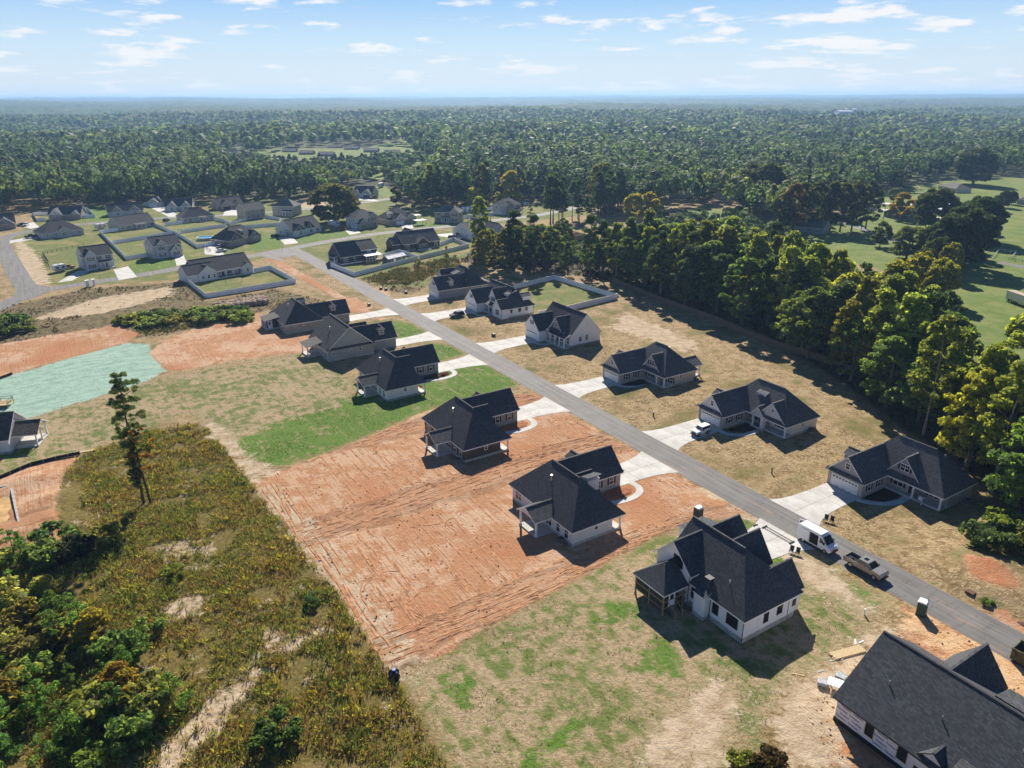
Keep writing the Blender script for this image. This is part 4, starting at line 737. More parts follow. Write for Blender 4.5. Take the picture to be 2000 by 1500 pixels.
ranch('small detached double garage with grey hip roof by the pines',(-231.8,474.1),(-221.0,473.8),9,(.45,.46,.5),fg=((.15,.85,.1,2.4,1),),wins=0,cat_g=None) if False else ranch('small detached double garage with grey roof by the pines',(-231.8,474.1),(-221.0,473.8),9,(.45,.46,.5),roof=SH_GREY,fg=((.2,.85,.2,2.2,1),),wins=0,name='garage_building')
ranch('house with grey dormer gable standing just right of the detached garage',(-209.8,453.4),(-194.9,457.3),11,(.62,.62,.64),ends='gg',fg=((.1,.45,1.6,2.8,0),(.6,.95,.8,2.6,0)),gm=(.42,.42,.44))
ranch('low pale grey house with charcoal hip roof and a row of back windows',(-180.4,408.1),(-166.6,418.6),12,(.48,.5,.52),wins=6,porch=(.5,.72,2))
ranch('tan brick house with dark garage door at the foot of the woods',(-178.5,456.9),(-167.1,467.6),11,(.5,.44,.37),ends='gg',fg=((.06,.5,1.8,3.0,2),(.6,.92,.6,2.2,0)),brickm=BKT,roof=SH_GREY)
two('plain tan two-storey house seen from behind, white fence both sides',(-148.6,418.1),(-140.8,427.3),9.5,TAN,ends='gg',roof=SH_GREY,wins=4,shut=False)
two('grey-green two-storey house with pyramid roof near the big oak',(-139.0,435.0),(-125.9,432.7),10,SG,roof=SH_GREY,wins=3,shut=False,porch=(.5,.95,2))
ranch('brick gabled house with stone front and round pool behind',(-130.4,339.1),(-120.6,355.8),12,(.55,.54,.55),fg=((.0,.42,1.6,3.6,0),(.62,.95,.8,2.6,0)),brickm=BKT,gm=(.12,.12,.13),dorm=((.52,2.0,4.6),),zr=8)
ranch('white and charcoal house with three front gables by the junction',(-107.7,363.8),(-97.4,379.8),12,(.66,.66,.68),ends='gg',fg=((.0,.42,1.6,3.0,0),(.45,.78,.5,3.0,0)),gm=(.06,.06,.065),zr=8)
two('pale two-storey house with side garage near the red car',(-79.9,385.7),(-71.1,395.2),10,(.62,.61,.6),roof=SH_GREY,fg=((.0,.45,1.6,2.6,True),(.55,1.0,.4,2.2,False)),gm=(.4,.36,.33),gar=3)
ranch('cream brick house with hip roof and white double garage door',(-63.2,396.7),(-52.0,408.4),15,(.55,.5,.42),fg=((.02,.5,1.0,3.2,1),(.55,.98,.2,2.6,0)),brickm=BKT,gm=(.62,.58,.5),zr=8.5,dorm=((.1,3.0,4.8),))
two('tan two-storey house with hip roof left of the fenced hedge yard',(-42.1,408.2),(-28.2,406.1),9,TAN,roof=SH_GREY,fg=((.62,1.0,1.0,2.4,False),),porch=(.3,.6,1.6),wins=3)
two('tall brick-front two-storey house right of the fenced hedge yard',(-3.5,431.4),(5.5,441.3),10,(.5,.5,.52),roof=SH_GREY,fg=((.1,.5,.4,2.0,False),),porch=(.55,1,1.6),gm=(.35,.31,.3),gar=5)
two('two-storey house with dark gables at the far street end',(24.5,476.1),(40.6,478.0),10,(.52,.52,.55),ends='gg',fg=((.45,.85,1.4,2.2,True),(.05,.4,.2,2.2,False)),gm=(.3,.31,.34),porch=(.86,1.0,1.4))
ranch('house with dark garage door beside the brown parked car up the street',(-108.3,515.8),(-95.1,512.7),12,(.62,.63,.66),ends='gg',fg=((.5,1.0,1.0,2.8,2),(.0,.35,.4,2.4,0)),gm=(.33,.35,.38))
ranch('brick house with grey gables at the left picture edge, two parked vehicles',(-277.1,384.0),(-262.4,393.2),12,(.5,.5,.5),ends='gg',fg=((.05,.4,1,3.2,0),(.5,.98,1.2,3,0)),brickm=BKT,gm=(.2,.21,.23),group='brick houses')
# white ranch house in the fenced corner yard, seen from behind
def corner_house():
    A,B=(-116.8,269.4),(-101.5,284.6); L,rz=span(A,B); h=House('house','white ranch house with covered back porch inside fenced corner yard',A,rz,False,'houses of the far streets',wall=(.68,.69,.74)); d=12.5
    h.base(0,0,L,d); h.wall(0,0,L*.32,d,3.1); h.wall(L*.3,2.6,L*.8,d,3.09); h.wall(L*.8,0,L,d,3.1); h.roof(0,.1,L,d,3.1,7.4,'x','gg',.4,.35)
    h.wall(-4.5,.0,L*.32,8.6,3.12,g='y',zr=6.1) if False else h.wall(-3.6,.02,L*.33,8.8,3.12,g='x',zr=6.2); h.roof(-3.6,0,L*.33,8.8,3.12,6.2,'x','gg',.4,.35)
    h.wall(.2,-.6,L*.33,4,3.1,g='y',zr=5.6); h.roof(.2,-.6,L*.33,6,3.1,5.7,'y','gg',.3,.3); h.wall(L*.8,-.5,L,4,3.1,g='y',zr=4.4); h.roof(L*.8,-.5,L,6,3.1,4.6,'y','gg',.3,.3)
    h.slab(L*.33,-.4,L*.8,2.7,.3)
    for i in range(4): h.post(L*(.36+i*.14),-.2,.3,2.8,.22)
    h.shed(L*.33,-.3,L*.8,3.0,2.85,4.2,'y-',.2)
    for x in (.08,.18,.28): h.win('f',L*x,-.6,1,.75,1.3)
    h.win('f',L*.9,-.5,1,.8,1.4); h.door('f',L*.5,2.6); h.win('f',L*.62,2.6,.9,.85,1.5,2); h.win('f',L*.42,2.6,.9,.85,1.5)
    h.pipe(L*.62,3.5,5.2,1.1,.07,TRIM); h.pipe(L*.4,3.0,5.0,.5,.06,BLACK)
corner_house()
def navy_house():
    A,B=(-69.6,298.1),(-56.6,309.0); L,rz=span(A,B); h=House('house','navy blue house with white-roofed screened deck',A,rz,False,'dark houses by the junction',wall=(.035,.045,.085)); d=11
    h.base(0,0,L,d,.5,TRIM); h.wall(0,0,L*.62,d,3.4,g='x',zr=8.2); h.roof(0,0,L*.62,d,3.4,8.4,'x','gg',.35,.35); h.wall(L*.55,.3,L,d*.9,5.0,g='x',zr=8.0); h.roof(L*.58,.3,L,d*.9,5.0,8.3,'x','gg',.3,.3,m=SH_GREY)
    h.win('f',L*.13,0,1.1,.9,1.5,2); h.win('f',L*.36,0,1.1,.75,1.5); h.win('f',L*.78,.3,3.4,.8,1.4,2); h.win('l',3.5,0,1,.75,1.4); h.win('l',6,0,1,.75,1.4)
    a,b=L*.56,L*.98; h.slab(a,-3.6,b,.3,.9,WOODT); h.shed(a,-3.8,b,.4,3.0,3.5,'y-',.2,plain('white_metal_roof',(.72,.73,.75),.3,.5))
    for i in range(6): h.post(a+.2+i*(b-a-.4)/5,-3.5,.2,2.95,.16)
    h.beam(a,-3.55,b,-3.45,1.75,1.85); h.slab(b,-3.6,b+3.5,-.2,.85,WOODT); h.slab(-1.2,3,0,8,.5); h.shed(-1.6,3,0,8.5,2.7,3.3,'x-',.1); h.post(-1.4,3.2); h.post(-1.4,8.2)
navy_house()
def dark_house():
    A,B=(-48.1,326.5),(-32.9,337.0); L,rz=span(A,B); h=House('house','charcoal house with white windows, next door to the navy one',A,rz,False,'dark houses by the junction',wall=(.05,.047,.05)); d=12
    h.base(0,0,L,d,.5); h.wall(0,0,L,d,3.3,g='x',zr=7.6); h.roof(0,0,L,d,3.3,7.8,'x','gg',.35,.35,m=SH_GREY); h.wall(L*.34,-1.2,L*.66,4,3.3,g='y',zr=5.6); h.roof(L*.34,-1.2,L*.66,6,3.3,5.7,'y','gg',.3,.3,m=SH_GREY)
    for x,n in ((.12,2),(.5,1),(.9,2)): h.win('f',L*x,-1.2 if x==.5 else 0,1.0,.85,1.5,n)
    h.win('f',L*.42,-1.2,1,.7,1.4); h.door('f',L*.58,-1.2); h.slab(L*.34,-4,L*.66,-1.2,.4); h.wall(-4,2,.2,9,3.2,g='x',zr=5.6); h.roof(-4,2,.2,9,3.2,5.8,'x','gg',.3,.3,m=SH_GREY); h.wall(L*.3,8,L*.75,d+4,3.3); h.roof(L*.3,6,L*.75,d+5,3.3,7.4,'y','gg',.3,.3); h.pipe(L*.3,3,5.3,.9,.07,TRIM); h.pipe(L*.18,3.4,5.4,.6,.06,BLACK)
dark_house()
def barn_house():
    A,B=(-29.1,364.9),(-18.8,352.2); L,rz=span(A,B); h=House('house','white house with dark garage door and black roof half hidden by trees',A,rz,False,'white houses',wall=(.72,.72,.74)); d=30
    h.base(0,0,L,d*.9,.3); h.wall(0,0,L,10,3.6,g='y',zr=7.4); h.roof(0,0,L,12,3.6,7.6,'y','gg',.35,.35); h.wall(1,6,22,17,3.5,g='x',zr=7.6); h.roof(1,6,22,17,3.5,8,'x','gg',.35,.35); h.garage('f',L*.28,0,3.6,2.3,m=BLACK); h.win('f',L*.75,0,1.2,.8,1.2); h.win('f',L*.5,0,4.2,.6,.8); h.win('r',3,L,1,.8,1.4)
barn_house()
# ---- older houses beyond the woods on the right
ranch('small grey cottage under the tall trees beside the lane',(143.3,374.2),(153.7,365.1),9,(.42,.45,.5),ends='gg',roof=SH_GREY,wins=3,group='older houses beyond the woods')
ranch('dark brick bungalow with white gable behind the orange tree',(211.0,421.9),(215.5,408.8),12,(.7,.7,.7),ends='gg',axis='y',roof=SH_GREY,brickm=BKD,wins=3,group='older houses beyond the woods',rise=.45)
ranch('red brick ranch with grey hip roof on the open lawn',(273.7,503.9),(275.5,480.7),12,(.5,.5,.5),roof=SH_GREY,brickm=BKR,wins=4,group='older houses beyond the woods',rise=.45)
ranch('tan roofed bungalow behind the red brick ranch',(310.7,549.4),(311.3,528.0),11,(.55,.5,.44),roof=SH_BROWN,wins=3,group='older houses beyond the woods',rise=.45)
def barn():
    A,B=(246.6,422.9),(258.6,422.6); L,rz=span(A,B); h=House('barn','pale blue and white workshop building with low gables',A,rz,False,cat='barn',wall=(.42,.55,.66)); wm=plain('white_metal_roof',(.72,.73,.75),.3,.5)
    h.wall(0,0,L,9,3,g='y',zr=4.8); h.roof(0,0,L,9,3,5,'y','gg',.3,.3,m=wm); h.wall(1,9.1,L+4,22,3.6,g='y',zr=6,m=siding((.6,.62,.64))); h.roof(1,9,L+4,22,3.6,6.2,'y','gg',.3,.3,m=wm); h.wall(L,10,L+11,18,2.8); h.shed(L,10,L+11,18,2.8,3.3,'x+',.3,wm); h.garage('f',L*.6,0,3,2.3,m=plain('rust_door',(.4,.15,.06),.8)); h.win('f',L*.2,0,1.2,.8,.9)
barn()
ranch('grey hip-roofed house right of the yellow trees far side',(106.6,509.1),(117.8,503.4),12,(.5,.5,.52),roof=SH_BLACK,wins=3,group='older houses beyond the woods',rise=.5)
two('two-storey house with dark pyramid roof by the power poles',(149.9,603.5),(169.5,622.1),11,(.52,.53,.56),roof=SH_BLACK,wins=3,group='older houses beyond the woods')
ranch('small white shed with grey roof at the wood edge',(138.8,497.5),(151.1,502.4),6,(.62,.62,.64),ends='gg',roof=SH_GREY,wins=0,name='shed',group='sheds')
ranch('low house with white roof across the right-hand meadow',(318.3,472.2),(329.5,462.5),11,(.5,.48,.45),roof=SH_BROWN,wins=3,group='older houses beyond the woods',rise=.4)
# ---- brick bungalows round the far lawn
far=[(565,299,'pale roofed brick bungalow, first on the far lawn by tall trees'),(597,303,'brick bungalow second along the far lawn'),(635,306,'brick bungalow third along the far lawn, lowest down'),(653,291,'brick bungalow behind the third, on the far lawn'),(687,294,'brick bungalow fourth along the far lawn with white car'),(724,298,'brick bungalow fifth along the far lawn'),(764,302,'brick bungalow last on the far lawn, next to tall pines')]
for u,v,l in (): pass
FB=[((-284.0,953.4),(-267.2,952.5)),((-253.4,917.4),(-236.6,916.5)),((-224.5,891.7),(-207.0,890.8)),((-244.7,1027.8),(-226.7,1026.7)),((-216.2,996.0),(-198.1,995.0)),((-183.6,956.7),(-165.6,955.7)),((-152.9,920.3),(-134.3,919.3))]
for (A,B),(_,_,l) in zip(FB,far): ranch(l,A,B,11,(.4,.36,.33),roof=SH_GREY,ends='gg',brickm=BKR,wins=3,group='brick bungalows on the far lawn',rise=.42)
ranch('white cottage at the left end of the far road',(-344.4,930.7),(-334.1,938.7),9,(.6,.6,.6),roof=SH_GREY,ends='gg',wins=2,group='far cottages'); ranch('low white house half behind trees left on the far road',(-360.9,931.6),(-352.6,931.2),9,(.62,.62,.64),ends='gg',roof=SH_GREY,wins=2,group='far cottages')
ranch('flat white roofed building among the woods in the middle distance',(-29.8,837.3),(-12.0,843.4),14,(.6,.6,.6),roof=plain('white_metal_roof',(.72,.73,.75),.3,.5),wins=2,rise=.15,group='far cottages'); ranch('open white-roofed shelter by the lane in the trees',(-113.3,720.3),(-104.8,725.2),8,(.3,.3,.3),roof=plain('white_metal_roof',(.72,.73,.75),.3,.5),wins=0,rise=.3,name='shelter',group='sheds')
ranch('grey roofed house hidden in trees left of the power pole',(-50.0,673.6),(-41.9,673.2),10,(.5,.5,.5),roof=SH_GREY,wins=2,group='far cottages',rise=.5); ranch('pale roofed house in trees just right of the power pole',(-35.9,663.9),(-23.8,663.5),10,(.5,.5,.5),roof=SH_GREY,wins=2,group='far cottages',rise=.5)
ranch('white house with one blue gable beyond the camper trailer',(-88.0,576.2),(-78.2,575.9),9,(.62,.62,.65),roof=SH_GREY,ends='gg',wins=2,fg=((.45,.95,.8,2.2,0),),gm=(.1,.16,.3),group='far cottages')
for A,B,d,l in (((813.8,2376.8),(850.9,2371.3),40,'long flat white warehouse far off, the left one'),((943.4,2249.4),(982.3,2244.0),60,'long flat white warehouse far off, the right one'),((1178.1,2793.1),(1229.0,2784.1),30,'white warehouse far off behind the right one')):
    L,rz=span(A,B); z0=float(terrain(np.array([A[0]]),np.array([A[1]]))[0]); h=House('warehouse',l,A,rz,False,'far warehouses','warehouse',wall=(.6,.61,.63)); h.root.location.z=z0+6
    h.wall(0,0,L,d,9,-8); h.roof(0,0,L,d,9,11,'x','gg',.5,.5,m=plain('white_metal_roof',(.72,.73,.75),.3,.5)); [h.win('f',L*(i+.5)/6,0,3,2,1.5) for i in range(6)]
def tower():
    A=(-2016.8,4525.6); z0=float(terrain(np.array([A[0]]),np.array([A[1]]))[0]); o=empty('radio_mast',(A[0],A[1],z0),0,'thin radio mast on the far skyline','mast'); b=MB()
    for i in range(3): a=i*2*PI/3; b.tube((2*math.cos(a),2*math.sin(a),0),(.3*math.cos(a),.3*math.sin(a),60),.3,.15,6)
    b.build('lattice',METAL,o); MB().box(-2.5,-2.5,52,2.5,2.5,56).build('antenna_drum',METAL,o)
tower()
# raw timber wall frames of two houses being built behind the trees
RAW=plain('raw_pine',(.55,.42,.24),.8,.2,var=.25,scale=5)
for A,B,d,l in (((21.3,351.3),(29.6,345.8),10,'unroofed raw timber house frame glimpsed between trees'),((74.3,400.1),(91.3,415.6),9,'long raw timber house frame beside the yellow trees')):
    L,rz=span(A,B); o=empty('unfinished_house',A,rz,l,'unfinished house')
    for i in range(9): MB().box(i*L/9+.05,0,.1,(i+1)*L/9-.05,.12,3).build('wall_panel',RAW,o); MB().box(i*L/9+.05,d,.1,(i+1)*L/9-.05,d+.12,3).build('wall_panel',RAW,o)
    for x in (0,L*.5,L): MB().box(x,0.14,.1,x+.12,d-.02,3).build('wall_panel',RAW,o)
    MB().box(-.1,-.1,-.1,L+.1,d+.2,.1).build('floor_deck',RAW,o)
# ---------------------------------------------------------------- fences
VINYL=plain('white_vinyl',(.91,.92,.93),.4,.4,var=.04)
def fence(label,pts,group,step=2.4,h=1.83,mat=VINYL,pm=None,name='fence'):
    root=empty(name,(*pts[0],0),0,label,'fence',group); key=('fp',mat.name,h,round(step,1)); o0=np.array(pts[0])
    for a,b in zip(pts[:-1],pts[1:]):
        L,rz=span(a,b); n=max(1,int(round(L/step))); w=L/n; key=('fp',mat.name,h,round(w,1))
        if key not in CACHE:
            ww=round(w,1); p=MB()
            p.box(.06,-.02,.06,ww-.06,.02,h-.1); p.box(.06,-.035,.05,ww-.06,.035,.2); p.box(.06,-.035,h-.16,ww-.06,.035,h-.04)
            for i in range(1,int(ww/.3)): p.box(i*.3-.008,-.028,.2,i*.3+.008,.028,h-.16)
            me=p.mesh('panel'); me.materials.append(mat); CACHE[key]=me
        pk=('post',mat.name,h)
        if pk not in CACHE:
            me=MB().box(-.065,-.065,-.2,.065,.065,h).box(-.085,-.085,h,.085,.085,h+.04).mesh('post'); me.materials.append(pm or mat); CACHE[pk]=me
        for i in range(n):
            q=np.array(a)+(np.array(b)-np.array(a))*i/n-o0
            for me,nm in ((CACHE[key],'panel'),(CACHE[pk],'post')):
                o=link(nm,me,root); o.location=(q[0],q[1],0); o.rotation_euler=(0,0,rz)
    q=np.array(pts[-1])-o0; o=link('post',CACHE[pk],root); o.location=(q[0],q[1],0); o.rotation_euler=(0,0,rz)
WG='white vinyl yard fences'
fence('white vinyl fence round corner yard of white ranch house',[(-118.8,273.6),(-122.5,271.2),(-104.6,245.3),(-79.9,267.2),(-96.3,290.0),(-101.1,284.6)],WG)
fence('white vinyl fence enclosing patchy yard behind black-trimmed white house',[(0.9,256.6),(15.9,271.3),(35.7,242.5),(14.7,225.1),(8.4,221.7)],WG)
fence('white vinyl fence below navy house, round its deck yard',[(-71.3,301.1),(-73.4,295.2),(-60.1,277.7),(-39.4,308.7),(-49.3,322.0),(-54.9,312.2)],WG)
fence('white vinyl fence round the charcoal house back yard',[(-39.0,308.7),(-19.4,335.5),(-27.6,351.0),(-32.9,339.5)],WG)
fence('white vinyl fence down the two-storey house yards on the left',[(-202.4,383.8),(-209.4,376.4),(-163.5,310.0),(-157.1,317.4)],WG)
fence('white vinyl fence dividing the two yards behind long pale house',[(-188.1,346.6),(-168.8,373.9)],WG)
fence('white vinyl fence from long pale house down to the round pool',[(-191.1,398.1),(-164.9,366.5),(-143.5,335.7),(-137.8,344.3)],WG)
fence('white vinyl fence behind low pale grey house',[(-168.1,375.4),(-152.0,395.5)],WG); fence('white vinyl fence left of low pale grey house',[(-186.5,399.7),(-179.7,406.4)],WG)
fence('white vinyl fence stepping down beside low pale grey house',[(-165.9,416.7),(-159.3,411.1),(-151.6,400.5),(-148.0,416.3)],WG); fence('white vinyl fence right of plain tan two-storey house',[(-140.2,425.4),(-128.9,415.8),(-124.4,398.2),(-142.0,388.7)],WG)
fence('white vinyl fence round swimming pool at wood edge',[(-246.5,426.2),(-239.9,429.9),(-261.6,461.4),(-268.9,466.0)],WG); fence('white vinyl fence left of house with swimming pool',[(-272.8,440.6),(-280.8,438.8),(-266.1,417.4),(-260.9,417.3)],WG)
fence('white vinyl fence of hedge yard between two-storey houses',[(-29.1,420.6),(-17.2,426.0),(-10.0,431.6)],WG); fence('white vinyl fence behind small white shed in hedge yard',[(-23.7,450.4),(-9.5,454.3)],WG)
WOODF=plain('weathered_cedar',(.19,.14,.10),.9,.15,var=.3,scale=3)
fence('weathered wooden fence running under the trees along the sand yards',[(37.3,266.8),(47.2,243.6),(54.2,229.3),(62.2,214.2),(66.9,200.8),(72.2,190.6),(79.6,179.2),(83.7,170.5)],'wooden fences',2.6,1.85,WOODF,WOODF)
SILT=plain('black_silt_cloth',(.012,.012,.013),.7); fence('low black silt fence at the edge of the cutting',[(-94.2,115.8),(-92.6,117.5),(-90.1,122.6),(-86.8,125.1),(-83.4,127.2)],'silt fences',2.2,.75,SILT,WOODT,'silt_fence'); fence('short black silt fence beside mint seeded strip',[(-127.6,165.8),(-125.4,168.2),(-124.4,171.4)],'silt fences',2.2,.7,SILT,WOODT,'silt_fence')
def post_rail(label,pts,group,h=1.2,step=2.5,mat=None):
    mat=mat or WOODF; root=empty('rail_fence',(*pts[0],0),0,label,'fence',group); o0=np.array(pts[0])
    for a,b in zip(pts[:-1],pts[1:]):
        L,rz=span(a,b); n=max(1,int(round(L/step)))
        for i in range(n+1):
            q=np.array(a)+(np.array(b)-np.array(a))*i/n-o0; MB().box(q[0]-.06,q[1]-.06,0,q[0]+.06,q[1]+.06,h).build('post',mat,root)
            if i<n:
                r=q+(np.array(b)-np.array(a))/n
                for z in (.4,.8,1.1): MB().tube((*q,z),(*r,z),.035,n=4).build('rail',mat,root)
DK=plain('dark_fence_metal',(.03,.03,.03),.6)
post_rail('dark rail fence round yard with the small camper',[(-194.7,306.5),(-206.6,322.9),(-203.7,332.1),(-198.8,341.8)],'rail fences',mat=DK); post_rail('dark rail fence along camper yard by the sandy strip',[(-206.6,322.9),(-185.7,292.5)],'rail fences',mat=DK); post_rail('brown rail fence at the right edge meadow lane',[(206.6,302.9),(209.8,294.8)],'rail fences')
post_rail('white rail corral in the right-hand meadow',[(201.2,305.1),(213.7,321.2),(219.3,317.7),(209.0,304.9)],'rail fences',mat=TRIM); post_rail('short dark rail fence by drive left of stone-front house',[(-141.6,338.1),(-134.2,327.1)],'rail fences',mat=DK); post_rail('short dark rail fence between navy and charcoal houses',[(-58.3,332.7),(-53.2,325.5)],'rail fences',mat=DK)
# ---------------------------------------------------------------- trees and undergrowth
def leafmat(name,src,trans=.58,yl=.5):
    m=NT(name)
    if src=='object':
        oi=m.n.new('ShaderNodeObjectInfo'); col=oi.outputs['Color']; lv=m.attr('leaf').outputs['Fac']
    else: col=m.attr('tint').outputs['Color']; lv=m.attr('leaf').outputs['Fac']
    hs=m.n.new('ShaderNodeHueSaturation'); m.l.new(col,hs.inputs['Color']); m.l.new(m.step(lv,0,1,.5,1.55),hs.inputs['Value']); m.l.new(m.step(lv,0,1,.512,.488),hs.inputs['Hue'])
    c=hs.outputs[0]; m.fin(c,.6,.12)
    tr=m.n.new('ShaderNodeBsdfTranslucent'); tc=m.mix(yl,c,m.mix(1,c,(1.5,1.35,.5),'MULTIPLY')); m.l.new(tc,tr.inputs[0])
    mx=m.n.new('ShaderNodeMixShader'); mx.inputs[0].default_value=trans; m.l.new(m.b.outputs[0],mx.inputs[1]); m.l.new(tr.outputs[0],mx.inputs[2]); m.l.new(mx.outputs[0],m.out.inputs[0]); return m.m
LEAF=leafmat('foliage','object',.64); LEAFM=leafmat('foliage_mass','attr',.5,.15); WEEDM=leafmat('weed_blades','attr',.3,.1)
BARK=plain('bark',(.19,.16,.13),.95,.1,var=.45,scale=3); BARKP=plain('pine_bark',(.11,.07,.05),.95,.1,var=.45,scale=3); BARKG=plain('pale_bark',(.32,.29,.25),.95,.1,var=.35,scale=3)
def leaves(r,C,size,aspect=1.0,out=None,droop=0.,lean=.62):
    """diamond leaf sprays at points C (n,3); out = outward directions to lean the faces"""
    n=len(C); d=r.normal(size=(n,3))
    if out is not None: d=d*lean+out
    d/=np.linalg.norm(d,axis=1,keepdims=True)+1e-9; a=np.cross(d,r.normal(size=(n,3))); a/=np.linalg.norm(a,axis=1,keepdims=True)+1e-9; b=np.cross(d,a)
    s=(size*(.6+.8*r.rand(n)))[:,None] if np.isscalar(size) else (size*(.6+.8*r.rand(n)))[:,None]
    a=a*s; b=b*s*aspect
    V=np.stack([C-a,C-b*.8-a*.1,C+a,C+b*.8+a*.1],1); V[:,2,2]-=droop*s[:,0]
    F=np.arange(n*4).reshape(n,4); return V.reshape(-1,3),F
def blobs_to_leaves(r,blobs,per,size,aspect=1.,flat=.8,fill=.25):
    C=[];O=[]
    for (x,y,z,rad) in blobs:
        k=max(4,int(per*rad*rad)); d=r.normal(size=(k,3)); d/=np.linalg.norm(d,axis=1,keepdims=True); d[:,2]=np.where(d[:,2]<-.25,-d[:,2]*.6,d[:,2])
        q=rad*(1-fill*r.rand(k)**1.5*2)[:,None]; C.append(np.array([x,y,z])+d*q*np.array([1,1,flat])); O.append(d)
    C=np.concatenate(C); O=np.concatenate(O); V,F=leaves(r,C,size,aspect,O); return V,F
def crown_mesh(name,seed,H,base,R,nb,per,size,shape='round',aspect=1.,br=(.8,1.7)):
    r=np.random.RandomState(seed); B=[]
    for i in range(nb):
        if shape=='pine': u=r.rand()**.85
        else: u=r.rand()
        if shape=='round': w=math.sin(PI*min(1,.16+.84*u))**.62
        elif shape=='tall': w=(1-abs(u-.42)/.62)**.7 if u>.42 else .55+.45*u/.42
        elif shape=='pine': w=(1-u)**.75*.9+.12
        elif shape=='cone': w=(1-u)**.9+.04
        else: w=math.sin(PI*(.1+.85*u))**.5
        a=r.rand()*2*PI; q=R*w*(.45+.55*r.rand()**.5); rb=r.uniform(*br)*(1.0 if shape!='cone' else (.45+.55*(1-u)))
        B.append((q*math.cos(a),q*math.sin(a),base+(H-base-.6)*u,rb))
    V,F=blobs_to_leaves(r,B,per,size,aspect)
    lf=np.repeat(np.clip(r.rand(len(F))*.7+.3*np.repeat(r.rand(1),len(F)),0,1),4)
    me=npmesh(name,V,F,[LEAF],4,{'leaf':('FLOAT',lf)}); return me,B
def trunk_mesh(name,seed,H,base,rad,B,mat,lean=.03,limbs=10):
    r=random.Random(seed); b=MB(); p=Vector((0,0,-.3)); n=6; top=H*.86
    pts=[p]; 
    for i in range(1,n+1): pts.append(Vector((r.gauss(0,lean)*H*.25*i/n,r.gauss(0,lean)*H*.25*i/n,top*i/n)))
    for i in range(n): b.tube(pts[i],pts[i+1],rad*(1-.85*i/n)*(1.35 if i==0 else 1),rad*(1-.85*(i+1)/n),7,cap=False)
    for q in sorted(B,key=lambda q:r.random())[:limbs]:
        z=max(base*.7,min(top*.92,q[2]-math.hypot(q[0],q[1])*.7)); k=min(n-1,int(z/top*n)); o=pts[k].lerp(pts[k+1],z/top*n-k); b.tube(o,(q[0]*.85,q[1]*.85,q[2]),rad*.3*(1-.5*z/top),.03,5,cap=False)
    me=b.mesh(name,True); me.materials.append(mat); return me
KIND={}
def variety(key,n,f):
    KIND[key]=[f(i) for i in range(n)]
def mk(H,base,R,nb,per,size,shape,rad,bark,aspect=1.,br=(.8,1.7),limbs=10):
    def f(i):
        hh=H*(.93+.05*i); me,B=crown_mesh('crown',hash_(H,R,i),hh,base*(.9+.1*i),R*(.92+.08*i),nb,per,size,shape,aspect,br); return (me,trunk_mesh('trunk',i+7,hh,base,rad,B,bark,limbs=limbs),hh)
    return f
def hash_(H,R,i): return int(H*131+R*977+i*7919)%100000
variety('oak',4,mk(18,3.0,5.6,92,74,.34,'round',.34,BARK,br=(.6,1.6),limbs=18)); variety('poplar',4,mk(23,5.5,4.2,88,72,.34,'tall',.28,BARKG,br=(.55,1.45),limbs=18)); variety('spread',3,mk(15,1.6,7.4,140,58,.40,'dome',.5,BARK,br=(.9,2.0),limbs=20))
variety('pine',3,mk(22,7,3.5,46,115,.34,'pine',.26,BARKP,.42,(.8,1.5))); variety('young_pine',4,mk(6.5,.3,1.9,26,190,.24,'cone',.1,BARKP,.35,(.4,.8),4)); variety('cedar',2,mk(11,.8,2.4,30,150,.28,'cone',.18,BARKP,.5,(.6,1.1),4)); variety('shrub',4,mk(2.6,.1,1.7,16,210,.18,'dome',.06,BARK,1.,(.45,.85),5)); variety('maple',3,mk(11,1.8,3.9,38,110,.34,'round',.22,BARK,br=(.8,1.5)))
TN=[0]; RT=random.Random(11)
def tint(c,v=.18):
    k=1+RT.uniform(-v,v); return (c[0]*k*RT.uniform(.9,1.12),c[1]*k,c[2]*k*RT.uniform(.85,1.15),1)
GREEN=(.16,.24,.06); DKGREEN=(.10,.16,.05); LTGREEN=(.26,.34,.06); YEL=(.44,.46,.055); OLIVE=(.22,.25,.06); PINEG=(.07,.12,.048); RED=(.38,.09,.03); ORANGE=(.32,.17,.04); YPINE=(.15,.27,.065)
def tree(kind,xy,H,c,label,group,name,wid=1.,cat='tree',z=0.,v=.18):
    me,tk,h0=RT.choice(KIND[kind]); s=H/h0
    o=empty(name,(xy[0],xy[1],z),RT.uniform(0,6.28),label,cat,group); o.scale=(s*wid,s*wid,s)
    k=link('trunk',tk,o); q=link('crown',me,o); q.color=tint(c,v); return o
